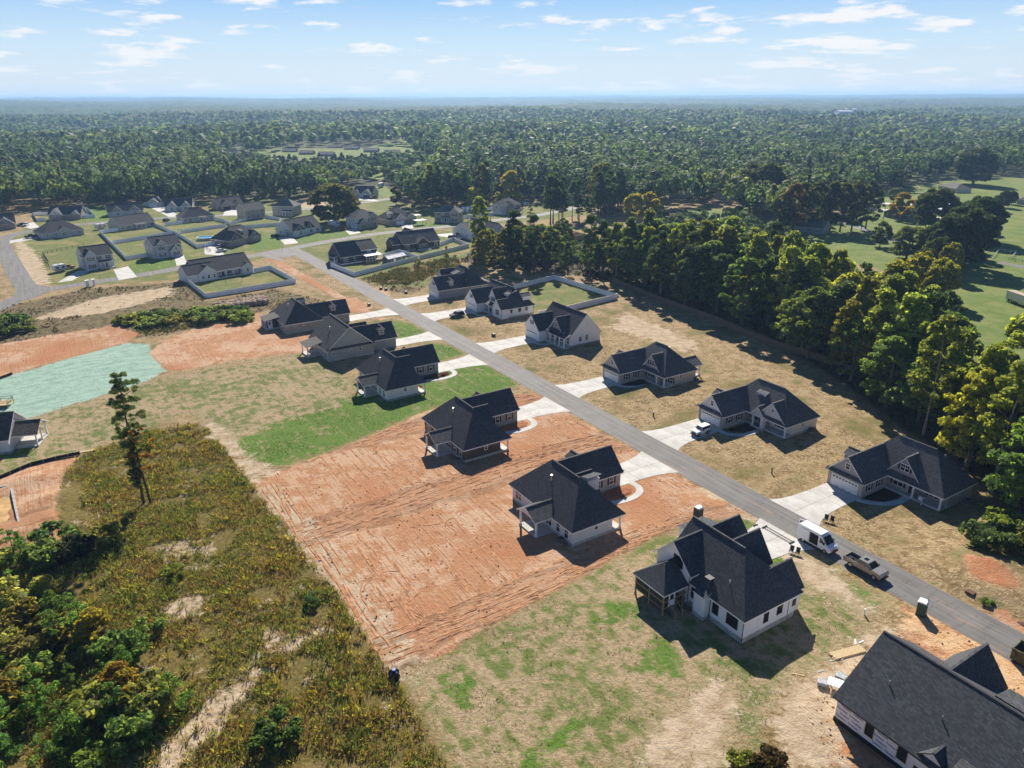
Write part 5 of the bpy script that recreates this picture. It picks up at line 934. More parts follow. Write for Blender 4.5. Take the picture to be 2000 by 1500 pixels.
CLEAR=[[(-73.3,55.5),(-349.0,359.4),(-316.4,418.7),(-297.1,433.3),(-287.3,462.1),(-260.3,477.2),(-225.0,485.8),(-194.2,492.2),(-149.0,498.5),(-129.3,508.4),(-128.1,557.9),(-122.2,605.9),(-107.5,628.6),(-86.2,569.4),(-68.2,478.8),(-46.3,455.4),(-12.4,467.8),(17.1,486.0),(31.0,498.2),(44.6,497.8),(55.8,482.4),(43.4,422.5),(17.3,410.3),(27.7,376.9),(14.5,341.0),(-3.2,324.5),(-16.1,310.3),(-20.0,303.2),(0.2,282.8),(15.8,276.3),(38.4,262.8),(55.1,231.8),(71.0,202.7),(78.5,163.9),(80.1,137.4),(82.1,115.7),(83.3,101.0),(72.4,54.8)],
 [(142.6,377.3),(157.3,406.7),(182.4,413.3),(227.6,489.6),(297.3,576.4),(364.5,626.8),(611.8,699.2),(124.7,122.8),(98.8,127.3),(96.1,134.3),(100.6,150.1),(111.0,175.0),(117.2,200.6),(113.1,223.6),(108.4,244.1),(108.1,274.7),(119.8,313.0)],[(87.3,421.3),(134.2,489.9),(150.7,489.4),(114.6,415.0),(88.2,398.0)],[(24.5,388.0),(45.9,413.1),(92.2,462.5),(104.5,446.9),(67.2,386.9),(43.0,340.4),(22.7,338.3)],
 [(-288.7,850.2),(-294.5,1010.5),(-254.9,1071.4),(-140.1,1064.2),(-108.3,885.6),(-140.9,815.5),(-160.8,778.5),(-208.3,780.7),(-233.9,769.9)],[(-103.4,704.5),(-72.8,786.6),(-54.8,687.8),(-85.1,635.9)],[(710.8,2134.7),(1347.6,2932.3),(920.8,1940.0),(629.5,1764.6)],[(-364.9,907.1),(-333.0,965.2),(-282.9,850.0),(-324.7,811.3)],[(-33.8,797.4),(-7.3,822.4),(-7.0,783.5),(-31.8,749.2)],[(-50.1,655.7),(-21.8,667.9),(-20.4,625.3),(-46.8,610.7)],[(101.4,493.5),(116.5,493.0),(113.1,478.2),(98.5,478.7)],[(140.5,582.0),(167.7,602.8),(158.3,567.7),(134.3,555.4)],[(133.5,487.4),(149.8,492.0),(145.5,477.3),(129.7,473.0)]]
LOW=[(-317.6,851.7),(-103.5,870.1),(-67.7,728.8),(-63.5,555.7),(-109.2,538.7),(-227.4,602.3)]       # shorter growth in front of the far lawn
CAPS=[([(26.6,380.0),(100.9,430.6),(130.4,420.2),(131.5,336.0),(121.1,307.7),(68.5,325.3),(22.3,315.0)],8.),([(13.5,315.2),(68.5,325.3),(121.1,307.7),(117.9,258.4),(92.3,258.8),(59.5,279.9),(15.8,276.3)],13.),([(121.1,307.7),(126.7,218.8),(116.2,180.8),(105.6,180.9),(102.7,222.0),(92.3,258.8)],13.)]     # younger growth towards the clearings beyond
def cap(X,Y,Hh):
    for p,c in CAPS: k=inside(p,X,Y); Hh=np.where(k,np.minimum(Hh,c*(.75+.25*np.sin(X*3.1+Y*1.7))),Hh)
    return Hh
def points(x0,x1,y0,y1,step,seed):
    r=np.random.RandomState(seed); X,Y=np.meshgrid(np.arange(x0,x1,step),np.arange(y0,y1,step)); X=X.ravel()+r.uniform(-.42,.42,X.size)*step; Y=Y.ravel()+r.uniform(-.42,.42,Y.size)*step
    k=np.abs(X)<Y*.80+18; X,Y=X[k],Y[k]
    for c in CLEAR: k=~inside(c,X,Y); X,Y=X[k],Y[k]
    return X,Y
# the wood beside the sand yards and the rows nearest the houses stand as single trees
X,Y=points(-420,330,90,620,7.0,3); dist=np.hypot(X,Y)
front=np.array([min(abs(sdf(CLEAR[0],np.array([x]),np.array([y]))[0]),1e3) for x,y in zip(X,Y)])
score=dist*(1+np.clip(front-14,0,60)/45.); order=np.argsort(score); NEAR=order[:262]; REST=order[262:]
def forest_kind(x,y,r):
    u=r.random(); g=math.sin(x*.031+1.3)+math.cos(y*.027+x*.011)
    if g>.75 and u<.75: return 'pine',DKGREEN if u<.3 else PINEG
    if u<.40: return 'oak',GREEN
    if u<.62: return 'poplar',LTGREEN
    if u<.80: return 'oak',DKGREEN
    if u<.90: return 'poplar',OLIVE
    if u<.95: return 'pine',PINEG
    return 'oak',YEL if u<.985 else OLIVE
LBL={'pine':'tall dark pine standing in the wood edge','oak':'broad green tree standing in the wood edge','poplar':'tall slim light green tree in the wood edge'}
lowp=LOW; SHORT=[(-19.8,300.1),(-3.2,326.8),(14.6,343.6),(27.9,380.0),(44.1,424.4),(98.8,421.0),(77.8,337.2),(38.7,304.1),(17.9,278.0)]
WOODT_=[]
for i in NEAR:
    x,y=X[i],Y[i]; k,c=forest_kind(x,y,RT); H={'pine':24,'oak':20,'poplar':25}[k]*RT.uniform(.78,1.12)
    if y<250 and x>20: H*=.95
    if inside(lowp,np.array([x]),np.array([y]))[0]: H*=.55
    H=float(cap(np.array([x]),np.array([y]),np.array([H]))[0])
    if inside(SHORT,np.array([x]),np.array([y]))[0]: H*=.62
    nm={'pine':'pine_tree','oak':'broadleaf_tree','poplar':'slender_tree'}[k]
    o=tree(k,(x,y),H,c,None,None,nm,RT.uniform(.9,1.2),cat='tree'); WOODT_.append((o,k,x,y,H))
# say which one each is: what it stands behind, how deep in the wood, and its order along that row
SECT=((-999,'behind the far left houses'),(-40,'behind the street-end houses'),(8,'above the vinyl-fenced patchy yard'),(38,'behind white five-post house'),(52,'behind pinkish beige house'),(66,'behind shed-dormer house'),(80,'between shed-dormer and taupe houses'),(94,'behind taupe brick house'))
groups={}
for o,k,x,y,H in WOODT_:
    sec=[n for v,n in SECT if x>=v][-1]; dep=-float(sdf(CLEAR[0],np.array([x]),np.array([y]))[0]); row='front row' if dep<7 else 'second row' if dep<14 else 'third row' if dep<22 else 'fourth row' if dep<32 else 'back'
    groups.setdefault((k,sec,row),[]).append((x,o,H))
KW={'pine':'dark pine','oak':'broad-crowned tree','poplar':'tall slim tree'}
NUM=['leftmost','second','third','fourth','fifth','sixth','seventh','eighth','ninth','tenth','eleventh','twelfth','thirteenth','fourteenth','fifteenth','sixteenth','seventeenth','eighteenth','nineteenth','twentieth','twenty-first','twenty-second','twenty-third','twenty-fourth','twenty-fifth','twenty-sixth','twenty-seventh','twenty-eighth','twenty-ninth']
for (k,sec,row),L in groups.items():
    L.sort(key=lambda q:q[0])
    for i,(x,o,H) in enumerate(L):
        w=('the only ' if len(L)==1 else (NUM[min(i,28)]+(' ' if i==0 else ' from left ')))+KW[k]+' in the wood '+('' if row!='back' else 'depths ')+sec
        o['label']=(w+(', '+row if row!='back' else '')); o['group']='wood trees '+sec
# ---- trees that stand out
def one(kind,xy,H,c,label,wid=1.,name='broadleaf_tree',group=None,v=.08): return tree(kind,xy,H,c,label,group,name,wid,v=v)
one('spread',(-97.0,409.6),20,(0.109,0.131,0.043),'huge lone spreading oak between the far streets',1.25,'oak_tree')
one('spread',(147.1,445.7),27,(0.080,0.109,0.036),'very large round-crowned oak beyond the wood, right of the shed',1.1,'oak_tree'); one('spread',(215.2,378.7),20,(0.072,0.102,0.032),'massive dark tree at the head of the meadow hedge',1.0,'oak_tree')
one('spread',(178.9,291.5),23,(0.058,0.087,0.029),'darkest big tree in the meadow hedge',.95,'oak_tree'); one('spread',(218.8,347.0),20,(0.072,0.102,0.032),'big dark tree behind the darkest one in the hedge',1.0,'oak_tree'); one('spread',(354.8,581.4),26,(0.072,0.099,0.032),'big dark roadside tree between the older houses',1.0,'oak_tree')
for q,l in (((139.6,247.0),'bright yellow-green round tree nearest the meadow shade'),((128.5,237.0),'bright yellow-green tree left of the meadow shade'),((141.2,236.8),'bright yellow-green tree touching the dark hedge')): one('spread',q,14,(0.319,0.319,0.029),l,.75,group='bright yellow-green trees')
one('spread',(162.7,269.6),13,(0.290,0.290,0.029),'small yellow tree in front of the dark hedge',.6)
one('maple',(167.0,332.8),11,(0.087,0.131,0.036),'small lone tree on the lawn by the lane',1.0); one('maple',(215.6,412.4),14,(0.290,0.232,0.043),'orange-topped tree in front of dark brick bungalow',1.2); one('maple',(245.4,481.6),9,(0.160,0.189,0.043),'small light green tree left of red brick ranch',1.1); one('maple',(279.1,544.2),14,(0.072,0.094,0.036),'dark rounded tree by the road fork',1.3)
one('oak',(218.0,475.1),17,(0.174,0.131,0.043),'brownish oval tree behind the roadside row',.8); one('oak',(138.7,369.8),24,(0.203,0.123,0.043),'roadside tree with reddish left side',.95)
for q,l in (((145.9,374.1),'roadside tree in the tall row by the cottage, second from left'),((154.3,377.0),'roadside tree in the tall row by the cottage, third from left'),((162.0,376.8),'roadside tree in the tall row, behind the cottage gable'),((165.3,372.2),'roadside tree in the tall row over the lane bend'),((171.6,373.5),'roadside tree in the tall row, second from right end'),((182.2,381.0),'roadside tree at right end of the tall row')): one('oak',q,24,(0.090,0.116,0.038),l,.85,group='tall row of roadside trees')
for q,l in (((67.4,409.0),'yellow-green tree left of the raw timber frame'),((75.3,412.4),'yellow tree right of yellow-green one by the timber frame'),((127.0,485.2),'yellow bush-shaped tree by the white shed')): one('maple',q,15,(0.362,0.334,0.036),l,1.0)
for q,l in (((-22.2,459.1),'tall yellow tree at the dark wood edge behind the hedge yard'),((-7.9,467.7),'low yellow tree in the wood edge, middle of three'),((1.7,472.0),'smallest yellow tree in the wood edge')): one('maple',q,13 if 'tall' in l else 9,(0.348,0.348,0.036),l,1.25)
for q,l in (((92.8,208.5),'small bright red tree in the wood'),((92.1,131.9),'red-orange tree in the right wood edge'),((91.6,122.1),'second orange tree in the right wood edge')): one('maple',q,13,RED if 'red tree' in l else (0.362,0.145,0.043),l,.8)
for q,l,c in (((51.6,248.4),'yellow-leaved tree at fence end of the wood',YEL),((46.4,271.6),'bright yellow tree at left corner of the wood',(0.362,0.319,0.043)),((80.2,168.0),'yellow-green tree over the sand yard edge',(0.275,0.275,0.043)),((83.8,159.5),'lime green tree by the pale trunks',(0.232,0.261,0.043)),((73.9,259.1),'lime tree in the middle of the wood',(0.246,0.275,0.043))): one('poplar',q,19,c,l,1.1,'slender_tree')
for q,l in (((-10.3,285.7),'light green tree at left end of lot-edge row'),((-1.9,290.1),'light green tree in lot-edge row above grey house'),((8.4,292.8),'sunlit tree in lot-edge row by the fenced yard'),((15.7,294.6),'rightmost sunlit tree of the lot-edge row')): one('oak',q,16,(0.189,0.217,0.043),l,1.0,group='row of trees behind the grey house')
one('cedar',(-25.7,288.7),10,DKGREEN,'dark cedar at the corner of the weedy lot',.8,'cedar_tree'); one('cedar',(10.3,401.6),11,DKGREEN,'dark rounded cedar at the street end',1.3,'cedar_tree'); one('maple',(125.0,165.7),17,LTGREEN,'light green tree cut by the right picture edge',1.1); one('maple',(-73.1,476.5),12,(0.145,0.109,0.043),'brownish tree by the camper trailer',.8); one('maple',(-38.1,295.6),3.2,(0.290,0.290,0.043),'small yellow sapling in the weedy lot',1.0)
for i,q in enumerate(((271.2,426.1),(286.8,441.8),(300.5,456.6),(313.7,470.0),(252.5,404.3),(234.6,382.9))): one('spread',q,8+i%3,(0.072,0.094,0.032),'rounded dark tree in the receding meadow hedge row',.7,group='receding meadow hedge row')
for q,H,l in (((184.3,311.8),14,'third'),((200.1,332.1),15,'fourth'),((164.8,282.5),13,'second'),((192.5,311.6),15,'fifth'),((214.7,347.1),14,'sixth'),((233.6,372.1),13,'seventh'),((153.2,269.7),11,'first')): one('spread',q,H,(.09,.13,.04),'dark round tree in the thick meadow hedge, %s counting from the yellow trees'%l,.8,'hedge_tree','thick meadow hedge')
one('spread',(166.0,306.8),13,(.13,.17,.05),'wide olive tree at the lane end above the yellow trees',1.0); one('spread',(178.4,311.9),12,(.11,.15,.045),'second wide olive tree right of the lane end',.9)
# the tall two-stemmed pine at the field edge
def field_pine():
    x,y=(-62.0,109.0); r=np.random.RandomState(4); o=empty('pine_tree',(x,y,0),0,'tall lone pine at the field edge with yellowing vine','tree'); B=[];rr=random.Random(5); t=MB()
    t.tube((-.6,0,-.3),(-.75,.1,12),.24,.17,7,cap=False); t.tube((-.75,.1,12),(-.5,0,22.5),.17,.04,7,cap=False); t.tube((.5,.1,-.3),(-.2,.1,9.5),.22,.16,7,cap=False); t.tube((-.2,.1,9.5),(-.6,.2,15),.16,.05,7,cap=False)
    for i in range(34):
        z=10.0+12.6*(i/33)**.85; cx=-.7; a=i*2.4; L=(23.5-z)*.13+.3+rr.random()**2*2.0; e=(cx+L*math.cos(a),.2+L*math.sin(a),z+.5*rr.random()); t.tube((cx,.2,z-.4),e,.06,.02,4,cap=False); B.append((*e,.45+.4*rr.random())); B.append((cx+L*.55*math.cos(a+.4),.2+L*.55*math.sin(a+.4),z+.3,.5)); B.append((cx+L*.8*math.cos(a-.5),.2+L*.8*math.sin(a-.5),z+.4,.42))
    t.build('trunk',BARKP,o,True); V,F=blobs_to_leaves(r,B,420,.2,.35); q=link('crown',npmesh('crown',V,F,[LEAF],4,{'leaf':('FLOAT',np.repeat(r.rand(len(F)),4))}),o); q.color=(.12,.18,.06,1)
    B2=[(rr.uniform(-1.6,-.2),rr.uniform(-.6,.6),rr.uniform(3,13),rr.uniform(.5,1.0)) for _ in range(34)]; V,F=blobs_to_leaves(r,B2,120,.2); q=link('vine',npmesh('vine',V,F,[LEAF],4,{'leaf':('FLOAT',np.repeat(r.rand(len(F)),4))}),o); q.color=(.13,.15,.045,1)
    B3=[(rr.gauss(1.0,.9),rr.gauss(0,.7),rr.uniform(7,13.5),rr.uniform(.35,.7)) for _ in range(22)]; V,F=blobs_to_leaves(r,B3,120,.17); q=link('yellow_leaves',npmesh('yellow_leaves',V,F,[LEAF],4,{'leaf':('FLOAT',np.repeat(r.rand(len(F)),4))}),o); q.color=(.30,.17,.03,1)
field_pine()
# young pines, scrub and saplings of the near left corner
r=random.Random(21)
SCR=[(-84.1,97.1),(-78.7,98.5),(-70.5,90.4),(-63.5,82.2),(-57.3,81.1),(-48.3,71.4),(-42.4,68.0),(-37.9,63.7),(-40.1,60.5),(-41.2,57.2),(-42.8,55.0),(-55.3,55.1)]
def inpoly(poly,x,y): return bool(inside(poly,np.array([x]),np.array([y]))[0])
xs=[p[0] for p in SCR]; ys=[p[1] for p in SCR]; n=0; pts=[]
while n<58:
    x,y=r.uniform(min(xs),max(xs)),r.uniform(min(ys),max(ys))
    if not inpoly(SCR,x,y) or any((x-a)**2+(y-b)**2<2.6 for a,b in pts): continue
    pts.append((x,y)); n+=1; u=r.random()
    if u<.5: tree('young_pine',(x,y),r.uniform(3.4,6.8),YPINE,'bushy young green pine in the near corner thicket','young pines of the near thicket','young_pine',1.25)
    elif u<.93: tree('shrub',(x,y),r.uniform(2.4,4.6),r.choice([OLIVE,GREEN,GREEN,(.22,.19,.05)]),'leafy olive scrub bush in the near corner thicket','bushes of the near thicket','bush',1.1,'bush')
    else: tree('maple',(x,y),r.uniform(3.5,6),r.choice([(.36,.24,.05),(.34,.30,.05)]),'small orange-brown sapling in the near corner thicket','saplings of the near thicket','sapling',1.0)
for q,H,c,l in (((-69.8,95.6),4.2,DKGREEN,'dark bush right beside the red cutting'),((-65.5,93.6),3.6,(.05,.06,.03),'dark bush second from the red cutting'),((-63.0,97.0),3.0,OLIVE,'dull bush in the shade of the tall pine'),((-69.4,91.7),3.8,GREEN,'green bush at the lower edge of the cutting'),((-149.0,211.8),5.2,DKGREEN,'dark round bush at the far left field edge'),((-147.9,204.1),4.5,DKGREEN,'dark bush cut by the left picture edge'),((-143.5,209.1),3.4,GREEN,'lower bush right of the dark round one on left field'),((-25.5,59.7),3.0,DKGREEN,'single dark bush in the weeds near the picture bottom'),((-48.7,88.4),1.8,OLIVE,'small bush in the middle of the weed field'),((-46.7,76.0),2.4,GREEN,'small green bush by the thicket edge'),((-27.2,82.0),1.6,DKGREEN,'small dark bush at right side of the weed field'),((72.2,95.3),4.2,DKGREEN,'dark bush on the bank right of taupe house'),((76.6,98.1),4.5,GREEN,'taller green bush on the bank at right edge'),((76.3,93.9),3.5,OLIVE,'yellowish bush on the bank at right edge'),((72.4,92.6),2.6,(.16,.14,.03),'yellow weedy bush low on the right bank'),((63.8,81.4),1.0,GREEN,'tiny shrub on the road verge by the pallets'),((26.1,55.9),2.2,(.10,.075,.03),'brown bush at the bottom edge left of the wrapped house'),((23.4,55.6),1.8,OLIVE,'olive bush at the bottom edge')):
    tree('shrub',q,H,c,l,None,'bush',1.15,'bush',v=.05)
for i in range(34):
    t_=i/33; a=np.array((-117.4,215.6)); b=np.array((-83.9,223.0)); p=a+(b-a)*t_+np.array([r.uniform(-3,3),r.uniform(-6,5)]); tree('shrub',p,r.uniform(1.8,3.4),r.choice([DKGREEN,GREEN,OLIVE]),'green shrub in the thicket strip above the clay','shrubs of the thicket strip','shrub',1.5,'shrub')
for i in range(40):
    p=((-13.0,315.7)[0]+r.uniform(-24,45),(-13.0,315.7)[1]+r.uniform(-14,16))
    if not inpoly(CLEAR[0],*p): tree('shrub',p,r.uniform(2,4.5),r.choice([DKGREEN,GREEN,OLIVE]),'shrub under the lot-edge trees','undergrowth shrubs of the lot edge','shrub',1.2,'shrub')
# young pine plantation below the left wood
for i in range(46):
    u=r.random(); a=np.array((-288.9,480.4)); b=np.array((-223.8,490.6)); p=a+(b-a)*u+np.array([r.uniform(-4,4),r.uniform(2,34)]); tree('young_pine',p,r.uniform(6,9),(.06,.105,.04),'young pine of the dense plantation below the wood','young pine plantation','young_pine',1.3)
def rank(prefix,what,where,cuts):
    L=[o for o in COL.objects if o.get('label')==prefix]; L.sort(key=lambda o:-o.location.y/max(1,1)); n=len(L); per=max(1,math.ceil(n/cuts))
    BAND=['front','second','third','fourth','fifth','back'] if cuts>3 else ['near','middle','far']
    L.sort(key=lambda o:o.location.y)
    for b in range(cuts):
        row=sorted(L[b*per:(b+1)*per],key=lambda o:o.location.x)
        for i,o in enumerate(row): o['label']='%s%s %s, %s of %s'%(NUM[i],'' if i==0 else ' from left',what,(BAND[b] if cuts>1 else 'single')+' line' ,where)
rank('leafy olive scrub bush in the near corner thicket','olive scrub bush','the corner thicket',3); rank('bushy young green pine in the near corner thicket','bushy young pine','the corner thicket',3); rank('small orange-brown sapling in the near corner thicket','orange-brown sapling','the corner thicket',1)
rank('green shrub in the thicket strip above the clay','green shrub','the thicket strip above clay',3); rank('young pine of the dense plantation below the wood','young plantation pine','the plantation below the wood',3); rank('shrub under the lot-edge trees','undergrowth shrub','the lot-edge trees',3)
for i,o in enumerate([o for o in COL.objects if o.get('label')=='rounded dark tree in the receding meadow hedge row']): o['label']='rounded dark tree in the meadow hedge row, %s away'%['third','fourth','fifth','farthest','second','nearest'][i]
# ---- forest mass: every other tree joined, in three ranges
def stand(P,r):
    """species drift in stands rather than tree by tree"""
    g=vnoise(P[:,0],P[:,1],70,61)*.55+vnoise(P[:,0],P[:,1],23,62)*.25+.2*r.rand(len(P)); c=np.digitize(g,[.30,.42,.52,.62,.70]); return np.array([1,4,0,0,2,3])[c]*(r.rand(len(P))>.015)+5*0
def mass(name,label,P,seed,per,size,wid=(3.2,5.4),lowk=None,dz=None):
    r=np.random.RandomState(seed); n=len(P); Hh=r.uniform(12,24,n); Rr=r.uniform(*wid,n)*1.12
    if lowk is not None: Hh=np.where(lowk,Hh*.5,Hh)
    Hh=cap(P[:,0],P[:,1],Hh); Rr=np.minimum(Rr,Hh*.42)
    z0=terrain(P[:,0],P[:,1]); con=(np.sin(P[:,0]*.031+1.3)+np.cos(P[:,1]*.027+P[:,0]*.011)>.75)&(r.rand(n)<.7); con|=r.rand(n)<.12
    base=np.array([(.13,.195,.055),(.085,.135,.048),(.19,.25,.055),(.15,.185,.055),(.10,.155,.06),(.28,.29,.06)])[stand(P,r)]; base=np.where(con[:,None],np.array([[.058,.095,.040]]),base)*(1+r.uniform(-.3,.3,(n,1)))
    k=per; d=r.normal(size=(n,k,3)); d/=np.linalg.norm(d,axis=2,keepdims=True); d[:,:,2]=np.where(d[:,:,2]<-.55,-d[:,:,2],d[:,:,2])
    # lumps: leaves gather round a few sub-crowns
    nb=6; bc=r.normal(size=(n,nb,3)); bc/=np.linalg.norm(bc,axis=2,keepdims=True); bc*=.56; pick=r.randint(0,nb,(n,k)); cen=np.take_along_axis(bc,pick[:,:,None],1)
    q=cen+d*.48; w=np.where(con[:,None],np.clip(1.15-(q[:,:,2]+1)*.5,.12,1),1.)
    hc=np.where(con,.52,.32); C=np.stack([P[:,0:1]+q[:,:,0]*Rr[:,None]*w,P[:,1:2]+q[:,:,1]*Rr[:,None]*w,z0[:,None]+Hh[:,None]*(np.where(con,.54,.67)[:,None]+hc[:,None]*q[:,:,2]*.95)],2).reshape(-1,3)
    V,F=leaves(r,C,size,1.,(q*np.array([1,1,1.2])).reshape(-1,3)*1.2+d.reshape(-1,3)*.5,lean=.35); lf=np.repeat(r.rand(len(F)),4); col=np.repeat(base,k*4,0); col=np.concatenate([col,np.ones((len(col),1))],1)
    o=link(name,npmesh(name,V,F,[LEAFM],4,{'leaf':('FLOAT',lf),'tint':('FLOAT_COLOR',col)})); tag(o,label,'forest',kind='stuff'); return o
P1=np.stack([X[REST],Y[REST]],1); lk=inside(LOW,P1[:,0],P1[:,1]); mass('forest','dense mixed wood rising behind the houses and yards',P1,31,130,1.0,(3.8,6.4),lowk=lk)
X2,Y2=points(-760,760,620,930,9.5,8); lk=inside(LOW,X2,Y2); mass('forest','rolling wood of the middle distance',np.stack([X2,Y2],1),32,72,1.5,(5,8),lk)
X3,Y3=points(-2000,2000,930,2500,17,9); mass('forest','far rolling wood fading into haze',np.stack([X3,Y3],1),33,20,3.8,(8.5,12.5))
# closed canopy seen edge-on out to the skyline: lumpy surface, one lump per tree
def canopy():
    ang=np.linspace(-.72,.72,520); rad=[1350.]
    while rad[-1]<12500: rad.append(rad[-1]*1.0068+.6)
    rad=np.array(rad); A,Rr=np.meshgrid(ang,rad); Xc=(Rr*np.sin(A)).ravel(); Yc=(Rr*np.cos(A)).ravel(); r=np.random.RandomState(3)
    s=17.; i=np.floor(Xc/s); j=np.floor(Yc/s); best=np.full(Xc.shape,9e9); hv=np.zeros(Xc.shape)
    for a in (-1,0,1):
        for b in (-1,0,1):
            ii=i+a; jj=j+b; h1=np.mod(np.sin(ii*127.1+jj*311.7)*43758.5453,1); h2=np.mod(np.sin(ii*269.5+jj*183.3)*43758.5453,1); dd=(Xc-(ii+h1)*s)**2+(Yc-(jj+h2)*s)**2; m=dd<best; best[m]=dd[m]; hv[m]=h1[m]*.6+h2[m]*.4
    far=np.clip((np.hypot(Xc,Yc)-1500)/3000,0,1)
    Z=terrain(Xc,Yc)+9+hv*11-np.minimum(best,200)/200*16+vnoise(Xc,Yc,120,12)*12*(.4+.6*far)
    # keep the canopy below the single crowns near its front edge, and off the clearings
    Z-=np.clip((2300-np.hypot(Xc,Yc))/700,0,1)*9; cl=np.zeros(Xc.shape,bool)
    for c in CLEAR[4:]: cl|=inside(c,Xc,Yc)
    cl|=inside(CLEAR[1],Xc,Yc)|inside(LOW,Xc,Yc); Z=np.where(cl,terrain(Xc,Yc)-12,Z)
    na=len(ang); I,J=np.meshgrid(np.arange(na-1),np.arange(len(rad)-1)); b=(J*na+I).ravel(); F=np.stack([b,b+1,b+na+1,b+na],1)
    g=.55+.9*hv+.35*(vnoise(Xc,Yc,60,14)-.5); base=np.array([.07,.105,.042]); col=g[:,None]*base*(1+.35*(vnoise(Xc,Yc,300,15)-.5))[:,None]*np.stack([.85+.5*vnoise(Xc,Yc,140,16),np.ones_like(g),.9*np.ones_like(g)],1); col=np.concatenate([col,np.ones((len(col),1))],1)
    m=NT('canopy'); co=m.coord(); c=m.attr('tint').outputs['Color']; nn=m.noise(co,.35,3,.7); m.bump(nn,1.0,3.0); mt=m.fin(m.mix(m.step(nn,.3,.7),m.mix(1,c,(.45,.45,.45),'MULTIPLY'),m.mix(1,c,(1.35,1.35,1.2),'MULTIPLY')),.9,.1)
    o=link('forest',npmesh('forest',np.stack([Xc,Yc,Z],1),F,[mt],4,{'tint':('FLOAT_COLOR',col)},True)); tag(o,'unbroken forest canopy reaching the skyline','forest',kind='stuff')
canopy()
# ---- rough growth of the weed fields, uncountable
BUILT=[(46.6,19.4,63.4,36.6),(14,20.6,31.5,38),(-16.8,19.4,-2,37),(-54.8,21.6,-37.8,36.6),(-90.6,22,-71.8,37),(-120,19.2,-104,41),(-12,-34.8,6,-12),(21,-34,39,-11.6),(-47.8,-35.5,-29.6,-12.6),(-78,-37.5,-62.5,-13),(-109,-40,-92.5,-15),(50,-31,67.6,-11.4),(80,-30,106,-6)]
BUILT+=[(a-1.3,6,b+1.5,c) for a,b,c in ((46.9,53.4,20),(14.4,21.6,21.2),(-16.4,-10,20),(-54.5,-47.6,22),(-90.2,-83.2,22.5),(-111.6,-104.6,19.6))]+[(a-1.2,c,b+1.2,1) for a,b,c in ((-11.4,-4.9,-12.5),(21.6,28.2,-12.2),(-46.9,-40.4,-13.4),(-71.5,-65.4,-13.7),(-101.8,-95.6,-15.7),(50.2,57.2,-12.2))]      # house plots and drives
def weeds(name,label,polys,dens,hmin,hmax,cols,seed,w=.055,keep=None,blades=6,cl=.25):
    r=np.random.RandomState(seed); PX=[];PY=[]
    for p in polys:
        x0,x1=min(q[0] for q in p),max(q[0] for q in p); y0,y1=min(q[1] for q in p),max(q[1] for q in p); n=int((x1-x0)*(y1-y0)*dens); x=r.uniform(x0,x1,n); y=r.uniform(y0,y1,n); k=inside(p,x,y); PX.append(x[k]); PY.append(y[k])
    x=np.concatenate(PX); y=np.concatenate(PY)
    for q in REG['sand']: k=~inside(q,x,y)|(r.rand(len(x))<.1); x,y=x[k],y[k]
    sv=(x-A0[0])*D[0]+(y-A0[1])*D[1]; tv=(x-A0[0])*N[0]+(y-A0[1])*N[1]; k=np.ones(len(x),bool)
    for a_,b_,c_,d_ in BUILT: k&=~((sv>a_)&(sv<c_)&(tv>b_)&(tv<d_))
    x,y=x[k],y[k]
    for q in REG['clay']+REG['osand']: k=~inside(q,x,y); x,y=x[k],y[k]
    tt=(x-A0[0])*N[0]+(y-A0[1])*N[1]; k=(np.abs(x)<y*.75+8)&((tt<-1.2)|(tt>8.2)); x,y=x[k],y[k]
    g=vnoise(x,y,5,40)*.6+vnoise(x,y,1.7,41)*.4; k=g>(cl+.1*r.rand(len(x))); x,y,g=x[k],y[k],g[k]; n=len(x)
    big=np.clip((vnoise(x,y,6,42)*.5+vnoise(x,y,2,44)*.35+.35*r.rand(n)-.1)*1.05,0,.999); ci=np.clip((big*len(cols)).astype(int),0,len(cols)-1); hh=(hmin+(hmax-hmin)*r.rand(n)**1.6)*(.45+.9*vnoise(x,y,3.5,43))
    a=r.uniform(0,2*PI,(n,blades)); rad=r.uniform(.02,.34,(n,blades))*(1+hh[:,None]); h=hh[:,None]*r.uniform(.5,1.1,(n,blades)); bx=x[:,None]+rad*np.cos(a)*.5; by=y[:,None]+rad*np.sin(a)*.5
    ln=h*r.uniform(.25,1.0,(n,blades)); tx=bx+ln*np.cos(a); ty=by+ln*np.sin(a); wv=w*(1+h*.5); px,py=-np.sin(a)*wv,np.cos(a)*wv; z=np.zeros_like(h)
    V=np.stack([np.stack([bx-px*.6,by-py*.6,z],2),np.stack([bx+(tx-bx)*.5+px*1.3,by+(ty-by)*.5+py*1.3,h*.62],2),np.stack([tx,ty,h],2),np.stack([bx+(tx-bx)*.5-px*1.3,by+(ty-by)*.5-py*1.3,h*.66],2)],2).reshape(-1,3)
    nf=n*blades; F=np.arange(nf*4).reshape(nf,4); col=np.repeat(np.array(cols)[ci]*(1+r.uniform(-.25,.3,(n,1))),blades*4,0); col=np.concatenate([col,np.ones((len(col),1))],1)
    o=link(name,npmesh(name,V,F,[WEEDM],4,{'leaf':('FLOAT',np.repeat(r.rand(nf),4)),'tint':('FLOAT_COLOR',col)})); tag(o,label,'weeds',kind='stuff')
WC=[(.36,.20,.06),(.25,.24,.045),(.42,.40,.05),(.19,.27,.05),(.36,.24,.07),(.52,.46,.06),(.28,.19,.05),(.17,.25,.05)]
weeds('weeds','tangled olive and brown weeds of the near left field',[REG['weed'][0]],9.0,.14,.95,WC,51,.036,blades=6,cl=.30)
